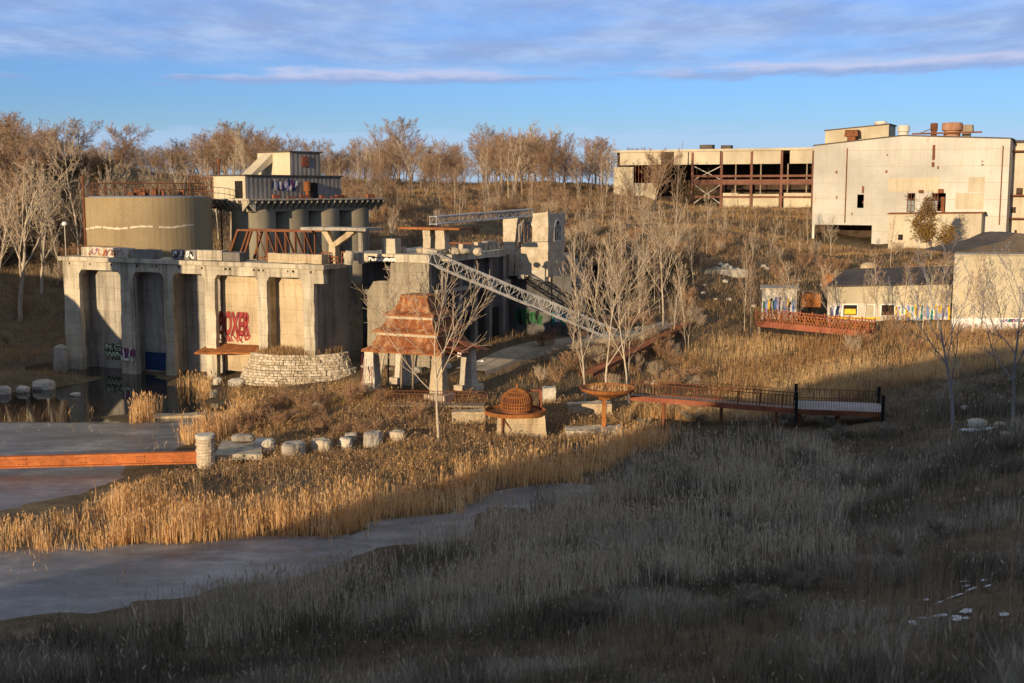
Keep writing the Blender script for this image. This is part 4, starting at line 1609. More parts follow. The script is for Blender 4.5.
# ------------------------------------------------------------------ round dome pedestal
def build_dome():
    Y = 96.0
    c = at(517, 412, Y)
    t = thing('dome_pedestal', 'rusty wire dome on a round ledge crowning a pale concrete stump', 'pedestal', (c.x, c.y, 0))
    s = Y / 1200
    zr = at(515, 412, Y).z
    g = gz(c.x, c.y) - .6
    x0, x1 = (496 - 517) * s, (547 - 517) * s
    mb = MB()
    mb.hexa([(x0, -1.2, g), (x1 + .1, -1.2, g), (x1 + .1, 1.8, g), (x0, 1.8, g), (x0 + .1, -1.1, zr - .1), (x1 - .2, -1.1, zr - .1), (x1 - .3, 1.6, zr - .1), (x0 + .1, 1.6, zr - .1)])
    mb.build('stump', CONC_TAN, t, rough=0.09, cut=.4)
    mb = MB()
    r0 = 33 * s * .95
    mb.lathe([(.9, zr - .09), (r0, zr - .09), (r0, zr + .22), (r0 - .08, zr + .22), (r0 - .1, zr), (.9, zr)], 48, (-.15, 0))
    mb.build('ring_ledge', RUST, t)
    # dome: ribs and hoops over a mesh skin
    rd = 16.0 * s
    hd = 21 * s
    mb = MB()
    n = 40
    for i in range(n):
        a = 2 * math.pi * i / n
        pts = []
        for j in range(9):
            b = j / 8
            if b < .35:
                r, z = rd, zr + .25 + hd * b
            else:
                th = (b - .35) / .65 * math.pi / 2
                r, z = rd * math.cos(th), zr + .25 + hd * .35 + hd * .65 * math.sin(th)
            pts.append((r * math.cos(a), r * math.sin(a), z))
        mb.path(pts, .035, 4)
    mb.build('dome_rib', RUST, t)
    mb = MB()
    for b in (0.05, .2, .35, .55, .72, .86):
        th = max(0, (b - .35) / .65 * math.pi / 2)
        r, z = rd * math.cos(th), zr + .25 + (hd * b if b < .35 else hd * .35 + hd * .65 * math.sin(th))
        pts = [(r * math.cos(2 * math.pi * i / 24), r * math.sin(2 * math.pi * i / 24), z) for i in range(25)]
        mb.path(pts, .04, 4)
    mb.tube((0, 0, zr + hd + .2), (0, 0, zr + hd + .65), .08, n=6)
    mb.build('dome_hoop', RUST, t)
    MB().lathe([(rd * .93, zr), (rd * .93, zr + .25 + hd * .33), (rd * .80, zr + hd * .62), (rd * .5, zr + hd * .85), (.02, zr + hd * .97)], 28).build('inner_shell', RUST_DK, t)
    # hoop box at the right and the steel post at the left
    mb = MB()
    xa, xb = (526 - 517) * s, (541 - 517) * s
    za, zb = at(530, 409, Y).z, at(530, 392, Y).z
    mb.bar((xa, .8, zb), (xb, .8, zb), .12).bar((xb, .8, zb), (xb, .8, za), .22).bar((xa, .8, za), (xb, .8, za), .1)
    mb.bar((xb, 1.9, zb), (xb, 1.9, za), .12).bar((xb, .8, zb), (xb, 1.9, zb), .1)
    mb.build('side_hoop', RUST_RED, t)
    mb = MB()
    xp = (502 - 517) * s
    mb.bar((xp, -1.32, g), (xp, -1.32, zr - .1), .14)
    mb.bar((xp + .1, -1.3, zr - .4), (xp + .7, -1.26, zr - 1.2), .06)
    mb.build('steel_post', RUST_DK, t)
    fr = Frame(517, 412, Y, 0)
    clear(fr, -2.6, 2.8, -1.6, 2.2)


build_dome()


# ------------------------------------------------------------------ disc planter on a post
def build_disc():
    Y = 97.0
    c = at(604, 396, Y)
    s = Y / 1200
    t = thing('disc_table', 'wide shallow rusty dish raised on a single rusty post', 'planter', (c.x, c.y, 0))
    zr = at(604, 392, Y - 2.3).z
    g = gz(c.x, c.y)
    r = 29 * s
    MB().lathe([(.3, zr - .85), (r * .55, zr - .62), (r * .92, zr - .25), (r, zr), (r - .12, zr + .02), (r * .85, zr - .15), (.01, zr - .25)], 48, (0.3, 0)).build('dish', RUST, t, rough=.02, cut=1.2)
    MB().box(-.16, .16, -.16, .16, g - .3, zr - .7).box(-.45, .45, -.09, .09, zr - 1.0, zr - .8).build('post', RUST, t)
    # stubs of grass growing in the dish
    base = thing('concrete_pad', 'low pale concrete ledge below the rusty dish, half sunk in grass', 'ledge', (0, 0, 0))
    a, b = at(566, 436, 95.5), at(622, 433, 96.5)
    mb = MB()
    mb.hexa([(a.x, a.y - .5, -.3), (b.x, b.y - .5, -.3), (b.x, b.y + 1.2, -.3), (a.x, a.y + 1.4, -.3), (a.x, a.y - .5, a.z + .45), (b.x, b.y - .5, b.z + .35), (b.x, b.y + 1.2, b.z + .5), (a.x, a.y + 1.4, a.z + .55)])
    mb.build('ledge_block', CONC, base, rough=.1, cut=.4)


build_disc()


# ------------------------------------------------------------------ footbridges and beam
def build_footbridge():
    p0, p1 = at(632, 394, 101), at(797, 407, 97.5)
    d = (p1 - p0)
    L = d.length
    t = thing('footbridge', 'long narrow footbridge with a red rusty edge beam and thin rails', 'footbridge', p0, math.atan2(d.y, d.x))
    sl = (p1.z - p0.z) / L
    mb = MB()
    mb.hexa([(0, -.9, -.42), (L, -.9, -.42 + sl * L), (L, -.75, -.42 + sl * L), (0, -.75, -.42), (0, -.9, 0), (L, -.9, sl * L), (L, -.75, sl * L), (0, -.75, 0)])
    mb.hexa([(0, .75, -.42), (L, .75, -.42 + sl * L), (L, .9, -.42 + sl * L), (0, .9, -.42), (0, .75, 0), (L, .75, sl * L), (L, .9, sl * L), (0, .9, 0)])
    mb.each('edge_beam', RUST_RED, t)
    mb = MB()
    mb.hexa([(0, -.74, -.12), (L, -.74, -.12 + sl * L), (L, .74, -.12 + sl * L), (0, .74, -.12), (0, -.74, -.05), (L, -.74, -.05 + sl * L), (L, .74, -.05 + sl * L), (0, .74, -.05)])
    mb.build('deck', WOOD, t)
    mp, mr = MB(), MB()
    n = 46
    for i in range(n + 1):
        x = L * i / n
        z = sl * x
        for y in (-.82, .82):
            mp.tube((x, y, z), (x, y, z + 1.05), .02 if i % 6 else .05, n=4)
    for y in (-.82, .82):
        for h in (1.05,):
            mr.tube((0, y, h), (L, y, h + sl * L), .035, n=4)
    mp.each('baluster', RUST_DK, t)
    mr.each('handrail', RUST_DK, t)
    mb = MB()
    for x in (L * .2, L * .55, L * .88):
        for y in (-.5, .5):
            mb.bar((x, y, sl * x - .5), (x, y, sl * x - 3), .18)
    mb.each('leg', RUST_DK, t)
    fr_ = Frame(632, 394, 101, math.degrees(math.atan2(d.y, d.x)))
    clear(fr_, 0, L, -4.5, 1.2)
    # wide pale platform at its right end with black corner posts
    q0, q1 = at(795, 409, 95.5), at(884, 412, 94)
    d = q1 - q0
    L = d.length
    t = thing('viewing_platform', 'pale grey plank platform with black corner posts in the shade', 'platform', q0, math.atan2(d.y, d.x))
    MB().box(0, L, 0, 4.3, -.12, 0).build('deck', weathered('weathered_planks', (0.36, 0.33, 0.31), (0.46, 0.43, 0.41), (0.2, 0.18, 0.17), .5, streak=False), t)
    MB().box(-.05, L + .05, -.14, -.02, -.4, .02).box(-.05, L + .05, 4.32, 4.42, -.4, .02).build('edge_beam', RUST_DK, t)
    for x in (0.1, L - .1):
        for y in (-.1, 4.2):
            MB().box(x - .13, x + .13, y - .13, y + .13, -.9, 1.4).build('post', BLACK, t)
    mp, mr = MB(), MB()
    n = 34
    for i in range(1, n):
        for y in (-.1, 4.2):
            mp.tube((L * i / n, y, 0), (L * i / n, y, 1.0), .016, n=4)
    for y in (-.1, 4.2):
        mr.tube((0, y, 1.0), (L, y, 1.0), .025, n=4)
    mp.each('baluster', RUST_DK, t)
    mr.each('handrail', RUST_DK, t)
    mb = MB()
    for x in (.4, L / 2, L - .4):
        for y in (.3, 4.0):
            mb.bar((x, y, -.12), (x, y, -2.5), .2)
    mb.each('leg', RUST_DK, t)
    fr_ = Frame(795, 409, 95.5, math.degrees(math.atan2(d.y, d.x)))
    clear(fr_, -.5, L + .5, -5.5, 4.5)
    # far rusty bridge in front of the painted sheds
    p0, p1 = at(756, 322, 137), at(868, 333, 131)
    d = p1 - p0
    L = d.length
    t = thing('far_bridge', 'broad rust red bridge deck with lattice railings before the painted sheds', 'bridge', p0, math.atan2(d.y, d.x))
    sl = (p1.z - p0.z) / L
    k = 1.0
    mb = MB()
    mb.hexa([(0, 0, -.5), (L, 0, -.5 + sl * L), (L, 3.4, -.5 + sl * L), (0, 3.4, -.5), (0, 0, .05), (L, 0, .05 + sl * L), (L, 3.4, .05 + sl * L), (0, 3.4, .05)])
    mb.build('deck', RUST_RED, t)
    mb = MB()
    mb.hexa([(.6, .2, -1.1), (L, .2, -1.1 + sl * L), (L, .4, -1.1 + sl * L), (.6, .4, -1.1), (.6, .2, -.5), (L, .2, -.5 + sl * L), (L, .4, -.5 + sl * L), (.6, .4, -.5)])
    mb.build('girder', DARK, t)
    for y in (0.05, 3.35):
        mp, mr, ml = MB(), MB(), MB()
        n = 9
        for i in range(n + 1):
            x = L * i / n
            mp.bar((x, y, sl * x), (x, y, sl * x + 1.35), .16)
            if i < n:
                x2 = L * (i + 1) / n
                for j in range(4):
                    xa, xb = x + (x2 - x) * j / 4, x + (x2 - x) * (j + 1) / 4
                    ml.bar((xa, y, sl * xa + .1), (xb, y, sl * xb + 1.1), .06)
                    ml.bar((xa, y, sl * xa + 1.1), (xb, y, sl * xb + .1), .06)
        for h in (.1, 1.12):
            mr.bar((0, y, h), (L, y, h + sl * L), .1)
        mp.each('rail_post', RUST_RED, t)
        mr.each('handrail', RUST_RED, t)
        ml.build('lattice_panel', RUST, t)
    mb = MB()
    for x in (.3, L * .5, L - .3):
        for y in (.4, 3.0):
            mb.bar((x, y, sl * x - .5), (x, y, sl * x - 3.5), .3)
    mb.each('leg', CONC_TAN, t)
    # orange beam across the far pool
    p0, p1 = at(-70, 464, 83.5), at(199, 457, 84.4)
    d = p1 - p0
    L = d.length
    t = thing('orange_beam', 'long orange painted steel beam spanning the frozen pool at left', 'beam', p0, math.atan2(d.y, d.x))
    sl = (p1.z - p0.z) / L
    h = .42
    mb = MB()
    for y0, y1, z0, z1 in ((-.28, .28, h - .12, h), (-.06, .06, -h + .1, h - .12), (-.28, .28, -h, -h + .1)):
        mb.hexa([(0, y0, z0), (L, y0, z0 + sl * L), (L, y1, z0 + sl * L), (0, y1, z0), (0, y0, z1), (L, y0, z1 + sl * L), (L, y1, z1 + sl * L), (0, y1, z1)])
    mb.build('beam_section', ORANGE, t)
    for fx in (.34, .56, .78):
        x = L * fx
        pl = MB().box(x - .35, x + .35, -.085, -.062, sl * x - h + .14, sl * x + h - .16).build('splice_plate', ORANGE, t)
        mb = MB()
        for i in range(4):
            for k in (-1, 1):
                mb.box(x - .28 + i * .18, x - .22 + i * .18, -.12, -.0855, sl * x + k * .17 - .03, sl * x + k * .17 + .03)
        mb.each('bolt', RUST_DK, pl)
    MB().box(-1.0, 1.0, -.6, .6, -2.2, -h - .01).build('bearing_block', CONC, t)
    # stone post carrying the beam's right end
    c = at(206, 470, 84.2)
    s = 84.2 / 1200
    zt = at(206, 434, 84.2).z
    r = 9.5 * s
    t = thing('stone_gatepost', 'round stone post with a flat cap at the end of the orange beam', 'post', (c.x, c.y, 0))
    mb = MB()
    zz = gz(c.x, c.y) - .5
    prof = []
    k = 0
    while zz < zt - .25:
        rr = r * (0.92 + .06 * (k % 2) + .03 * math.sin(k * 2.1))
        prof += [(rr - .03, zz), (rr, zz + .03), (rr, zz + .2), (rr - .03, zz + .23)]
        zz += .24
        k += 1
    mb.lathe(prof, 18)
    mb.build('shaft', STONE_W, t, rough=.05, cut=.5)
    MB().lathe([(r * 1.02, zt - .28), (r * 1.06, zt - .04), (r * .95, zt), (.01, zt + .02)], 20).build('cap', STONE, t, rough=.03, cut=.5)


build_footbridge()


# ------------------------------------------------------------------ stepping stones
def build_stones():
    specs = [(265, 446, 89, 17, 16, 'grey barrel shaped boulder nearest the concrete slab'),
             (293.5, 449, 87.5, 22, 15, 'widest rounded grey boulder of the stepping row'),
             (321.5, 445, 89.5, 20, 13, 'tan sided flat boulder in the middle of the stepping row'),
             (346, 443, 90.5, 11, 12, 'smallest pale boulder of the stepping row'),
             (373, 438, 91.5, 19, 14, 'angular tan boulder right of the small pale one'),
             (397, 435, 92.5, 16, 9, 'pale flat boulder at the right end of the stepping row'),
             (351, 437, 93.5, 11, 9, 'grey boulder half hidden behind the smallest pale one')]
    for k, (x, y, Y, w, h, lab) in enumerate(specs):
        s = Y / 1200
        p = at(x, y + h * .5, Y)
        sx, sz = w * s * .52, h * s * .55
        a_ = sx * 1.22
        o = MB().lathe([(.02, -sz), (a_ * .95, -sz), (a_, -sz * .3), (a_ * 1.0, sz * .55), (a_ * .93, sz * .85), (a_ * .8, sz * .96), (.02, sz)], 16).build('boulder', (STONE, CONC2, STONE_W)[k % 3], None, smooth=False, rough=.09, cut=.25, freq=1.6)
        o.location = (p.x, p.y, p.z + sz * .8)
        o.rotation_euler = (0.05, -.04, k * 1.1)
        o.scale = (1, .8, 1)
        tag(o, lab, 'boulder', 'row of stepping boulders')
    # flat slab by the stone post
    Y = 87
    a, b = at(214, 457, 85.5), at(262, 455, 85.8)
    c, d = at(250, 441, 90.5), at(222, 442, 90.5)
    z = a.z
    mb = MB().slab([(a.x, a.y), (b.x, b.y), (c.x + .8, c.y), (d.x, d.y)], z - .3, z + .15)
    tag(mb.build('flat_slab', CONC, None, rough=.06, cut=.5), 'flat pale concrete slab on the bank right of the stone post', 'slab')
    # blocks at the slab's far edge
    for k, (x, y, Y, w, h, lab) in enumerate(((243, 439, 90, 26, 6, 'long low pale block along the far edge of the flat slab'),)):
        s = Y / 1200
        p = at(x, y, Y)
        o = MB().rock((0, 0, .2), w * s * .5, .6, h * s * .8, 50 + k, .1).build('low_block', CONC2)
        o.location = (p.x, p.y, p.z - .1)
        tag(o, lab, 'block')
    spec = [(317, 402, 105, 12, 7, 'white flat stone alone in the tall grass above the stepping row'), (262, 397, 112, 0, 0, None),
            (182, 388, 121, 0, 0, None), (218, 386, 122, 12, 9, 'small rounded tan boulder at the water by the curved stone wall'),
            (237, 388, 120, 20, 9, 'flat tan rock shelf left of the curved stone wall foot'), (296, 409, 103, 12, 5, 'low grey stone sunk in grass left of the white flat one')]
    for k, (x, y, Y, w, h, lab) in enumerate(spec):
        if not lab:
            continue
        s = Y / 1200
        p = at(x, y, Y)
        g = gz(p.x, p.y)
        o = MB().rock((0, 0, h * s * .3), w * s * .5, w * s * .4, h * s * .6, 60 + k, .2).build('stone', STONE)
        o.location = (p.x, p.y, max(g, 0))
        tag(o, lab, 'stone')
    # standing stone and boulders on the left shore
    Y = 131
    p = at(62, 382, Y)
    s = Y / 1200
    o = MB().rock((0, 0, 1.4), 8 * s, .7, 16.5 * s, 71, .22, 3).build('standing_stone', CONC2)
    o.location = (p.x, p.y, 0)
    tag(o, 'tall upright grey stone standing in the water left of the dock', 'standing stone')
    for k, (x, y, Y, w, h, lab) in enumerate(((4, 391, 117, 16, 10, 'pale boulder cut by the left picture edge on the shaded shore'),
                                              (23, 391, 118, 15, 8, 'middle low boulder on the shaded left shore'),
                                              (44, 388, 120, 24, 12, 'largest pale boulder on the shaded left shore'),
                                              (75, 394, 116, 12, 4, 'small flat dark stone awash right of the pale boulders'))):
        s = Y / 1200
        p = at(x, y, Y)
        o = MB().rock((0, 0, h * s * .3), w * s * .5, w * s * .4, h * s * .6, 80 + k, .2).build('boulder', STONE)
        o.location = (p.x, p.y, 0)
        tag(o, lab, 'boulder', 'boulders on the left shore')
    # concrete post stub standing in the water below the ledge
    p = at(213, 402, 115)
    o = MB().box(-.42, .42, -.4, .4, -1, at(213, 393, 115).z + .1).build('concrete_stub', CONC, None, rough=.05, cut=.4)
    o.location = (p.x, p.y, 0)
    tag(o, 'short square concrete stub standing in the water below the rusted ledge', 'post')
    o = MB().box(-2.2, 2.2, -.8, .8, -.2, .22).build('flat_slab', CONC_TAN, None, rough=.08, cut=.4)
    p = at(181, 420, 105)
    o.location = (p.x, p.y, 0)
    o.rotation_euler = (0, 0, .2)
    tag(o, 'thin tan slab lying at the water edge among the small reeds', 'slab')
    # upright stone by the path
    Y = 139
    p = at(537, 331, Y)
    s = Y / 1200
    o = MB().rock((0, 0, 9 * s), 5.5 * s, .6, 11 * s, 77, .15, 3).build('standing_stone', STONE)
    o.location = (p.x, p.y, gz(p.x, p.y) - .2)
    tag(o, 'upright pale stone beside the path before the dark green graffiti', 'standing stone')
    # white drum stones by the path edge
    for k, (x, y) in enumerate(((448, 358), (481, 346), (460, 352))):
        p = at(x, y, 121 + k * 2)
        o = MB().rock((0, 0, .2), .4, .4, .35, 90 + k, .1).build('marker_stone', WHITEP if k else STONE)
        o.location = (p.x, p.y, gz(p.x, p.y))
        tag(o, 'small white marker stone at the path edge behind the pagoda', 'stone', 'white stones along the path')


build_stones()


# ------------------------------------------------------------------ curved dry stone wall
def build_stone_wall():
    c = at(300, 372, 121.5)
    t = thing('curved_stone_wall', 'curved tiered dry stone retaining wall below the dock bays', 'wall', (c.x, c.y, 0))
    s = 118 / 1200
    mb = MB()
    rng = random.Random(6)
    z0 = at(300, 386, 117).z
    z1 = at(300, 358, 117).z
    n = 12
    z0 -= .3
    for j in range(n):
        z = z0 + (z1 - z0) * j / n
        zz = z0 + (z1 - z0) * (j + 1) / n
        rx = (62 - .9 * j - (3 if j > 5 else 0)) * s + .1
        ry = 3.4 - .07 * j - (.25 if j > 5 else 0)
        a = R(178)
        while a < R(368):
            da = rng.uniform(.03, .085)
            jit = rng.uniform(-.09, .09)
            p = [(rx + jit) * math.cos(a), (ry + jit) * math.sin(a)]
            q = [(rx + jit) * math.cos(a + da - .008), (ry + jit) * math.sin(a + da - .008)]
            ip = [p[0] * .82, p[1] * .82]
            iq = [q[0] * .82, q[1] * .82]
            h = rng.uniform(-.03, .03)
            mb.hexa([(*p, z + .015), (*q, z + .015), (*iq, z + .015), (*ip, z + .015), (p[0] * .995, p[1] * .995, zz - .02 + h), (q[0] * .995, q[1] * .995, zz - .02 + h), (*iq, zz - .02), (*ip, zz - .02)])
            a += da
    mb.build('stone_course', plant_mat('wall_stone', [(.30, .25, .18), (.46, .40, .30), (.56, .50, .40), (.40, .33, .24)], 0), t)
    mb = MB()
    pts = [(4.35 * math.cos(R(a)), 2.3 * math.sin(R(a))) for a in range(176, 366, 10)] + [(4.35, 3.2), (-4.35, 3.2)]
    mb.slab(pts, z0 - 1, z1 - .2)
    mb.build('earth_fill', plain('earth_fill', (0.14, 0.09, 0.045), vary=.5), t, rough=.1, cut=.7)
    return c, s, z1


WALLC, WALLS_, WALLZ = build_stone_wall()


# ------------------------------------------------------------------ plank walk, ledges, stair ramp
def build_small_structures():
    # plank walk with a thin rail in front of the pagoda
    p0, p1 = at(386, 405, 103), at(484, 405, 102.5)
    d = p1 - p0
    L = d.length
    t = thing('plank_walk', 'grey plank walkway with thin rails passing before the pagoda pillars', 'walkway', p0, math.atan2(d.y, d.x))
    MB().box(0, L, 0, 1.6, -.14, 0).build('deck', WOOD, t)
    mp, mr = MB(), MB()
    for i in range(27):
        for y in (.05, 1.55):
            mp.tube((L * i / 26, y, 0), (L * i / 26, y, 1.0), .02, n=4)
    for y in (.05, 1.55):
        mr.tube((0, y, 1.0), (L, y, 1.0), .03, n=4)
    mp.each('baluster', RUST_DK, t)
    mr.each('handrail', RUST_DK, t)
    mb = MB()
    for i in range(5):
        for y in (.2, 1.4):
            mb.bar((L * i / 4, y, -.14), (L * i / 4, y, -2.5), .16)
    mb.each('leg', WOOD, t)
    # stone ledges by the dome
    specs = [(568, 612, 411, 404, 103, CONC_TAN, 'long tan stone ledge in the bank behind the dome'),
             (543, 556, 394, 388, 107, STONE, 'small square pale stone block above the dome hoop'),
             (452, 490, 421, 412, 99, CONC_TAN, 'tan stone ledge left of the dome pedestal')]
    for x0, x1, y0, y1, Y, m, lab in specs:
        a, b = at(x0, y0, Y), at(x1, y1, Y)
        o = MB().box(0, b.x - a.x, 0, 1.4, -1.2, b.z - a.z).build('stone_ledge', m, None, rough=.1, cut=.4)
        o.location = a
        tag(o, lab, 'ledge')
    # long stair ramp of rusty stringers climbing right
    p0, p1 = at(586, 375, 113), at(688, 323, 141)
    d = p1 - p0
    t = thing('stair_ramp', 'long rusty plank ramp climbing the bank behind the pale trees', 'ramp', p0, 0)
    dn = d.normalized()
    s = dn.cross(Vector((0, 0, 1))).normalized()
    mb = MB()
    mb.bar(s * .65, d + s * .65, .12, .3).bar(s * -.65, d + s * -.65, .12, .3)
    mb.each('stringer', RUST_DK, t)
    mb = MB()
    L = d.length
    n = 60
    for i in range(n):
        c = dn * (L * (i + .5) / n)
        mb.bar(c - s * .58 + Vector((0, 0, .12)), c + s * .58 + Vector((0, 0, .12)), .36, .06)
    mb.build('tread', RUST_DK, t)
    mb = MB()
    for i in range(13):
        c = dn * (L * i / 12)
        for sg in (-1, 1):
            mb.tube(c + s * sg * .65, c + s * sg * .65 + Vector((0, 0, 1.0)), .03, n=4)
    for sg in (-1, 1):
        mb.tube(s * sg * .65 + Vector((0, 0, 1.0)), d + s * sg * .65 + Vector((0, 0, 1.0)), .035, n=4)
    mb.each('handrail', RUST_DK, t)
    mb = MB()
    for i in range(1, 7):
        c = dn * (L * i / 7)
        for sg in (-.6, .6):
            mb.bar(c + s * sg, c + s * sg - Vector((0, 0, 3)), .18)
    mb.each('leg', RUST_DK, t)
    # rubble heap of pale stone on the slope
    rng = random.Random(8)
    mb = MB()
    c = at(726, 264, 170)
    for k in range(46):
        x = rng.gauss(0, 1.5)
        h = max(0, 1 - abs(x) / 3.3)
        mb.rock((x, rng.uniform(-.8, .8), rng.uniform(0, 1.3) * h), rng.uniform(.25, .6), .4, rng.uniform(.2, .42), k, .25, 1)
    o = mb.build('rubble_heap', STONE)
    o.location = (c.x, c.y, gz(c.x, c.y))
    tag(o, 'long heap of pale broken stone on the slope below the steel frame shed', 'rubble')
    # low wall under the heap
    a, b = at(704, 270, 166), at(748, 270, 166)
    o = MB().box(0, b.x - a.x, 0, .6, -1.5, .5).build('low_wall', CONC2, None, rough=.06, cut=.6)
    o.location = (a.x, a.y, gz(a.x, a.y) + .15)
    tag(o, 'low grey kerb wall under the heap of pale stone', 'wall')
    # round tan boulder and scattered white stones on the right slope
    p = at(868, 272, 178)
    o = MB().rock((0, 0, .7), 1.25, 1.0, 1.0, 5, .12, 3, .2).build('round_boulder', CONC_TAN)
    o.location = (p.x, p.y, gz(p.x, p.y))
    tag(o, 'big rounded tan boulder on the slope below the white building', 'boulder')
    for k in range(26):
        x = rng.uniform(640, 860)
        Y = rng.uniform(150, 178)
        X = (x - 512) / 1200 * Y
        sz = rng.uniform(.18, .5)
        o = MB().rock((0, 0, sz * .4), sz, sz * .8, sz * .7, k, .25, 1).build('slope_stone', STONE)
        o.location = (X, Y, gz(X, Y))
        tag(o, 'pale loose stone scattered on the brown slope below the far buildings', 'stone', 'loose stones on the brown slope')
    for k in range(14):
        x, y = rng.uniform(610, 690), 0
        Y = rng.uniform(112, 140)
        X = (x - 512) / 1200 * Y
        sz = rng.uniform(.2, .55)
        o = MB().rock((0, 0, sz * .4), sz, sz * .8, sz * .7, k + 40, .25, 1).build('slope_stone', STONE_W)
        o.location = (X, Y, gz(X, Y))
        tag(o, 'tan stone in the grass beside the rusty plank ramp', 'stone', 'stones beside the plank ramp')
    for k, (x, y, Y, w, lab) in enumerate(((972, 412, 92, 12, 'white boulder at the foot of the shaded bare tree'), (985, 433, 84, 22, 'long flat snowy rock right of the shaded tree'),
                                           (1008, 436, 83, 14, 'flat snowy rock nearest the right picture edge'), (1014, 449, 78, 12, 'grey rock low at the right picture edge'), (1008, 475, 69, 9, 'small white rock low on the shaded right slope'))):
        s = Y / 1200
        X = (x - 512) * s
        o = MB().rock((0, 0, w * s * .12), w * s * .5, w * s * .4, w * s * .28, 20 + k, .2).build('snowy_rock', STONE)
        o.location = (X, Y, gz(X, Y))
        tag(o, lab, 'rock', 'pale rocks on the shaded right slope')
    # old sagging shed roofs between: brown tank and plank pile
    p = at(822, 283, 165)
    t = thing('rusted_cylinder', 'fallen rusty cylinder end on the bank above the painted long shed', 'tank', (p.x, p.y, gz(p.x, p.y)), R(-10))
    MB().tube((0, 0, .9), (5.0, 0, 1.1), .95, n=18).build('shell', RUST, t)
    MB().tube((5.003, 0, 1.1), (5.1, 0, 1.1), 1.0, n=18).build('rim', RUST_RED, t)
    # lamp post behind the dock
    p = at(66, 255, 150)
    t = thing('lamp_post', 'slim lamp post with a white globe at the left end of the dock', 'lamp post', (p.x, p.y, gz(p.x, p.y)))
    h = at(66, 226, 150).z - gz(p.x, p.y)
    MB().tube((0, 0, -.5), (0, 0, h), .09, .06, 8).build('pole', WHITE, t)
    MB().lathe([(.02, h), (.3, h + .08), (.34, h + .3), (.2, h + .5), (.02, h + .55)], 14).build('lamp_globe', WHITEP, t)


build_small_structures()

# ------------------------------------------------------------------ the white works building
BIG = Frame(815, 240, 235)


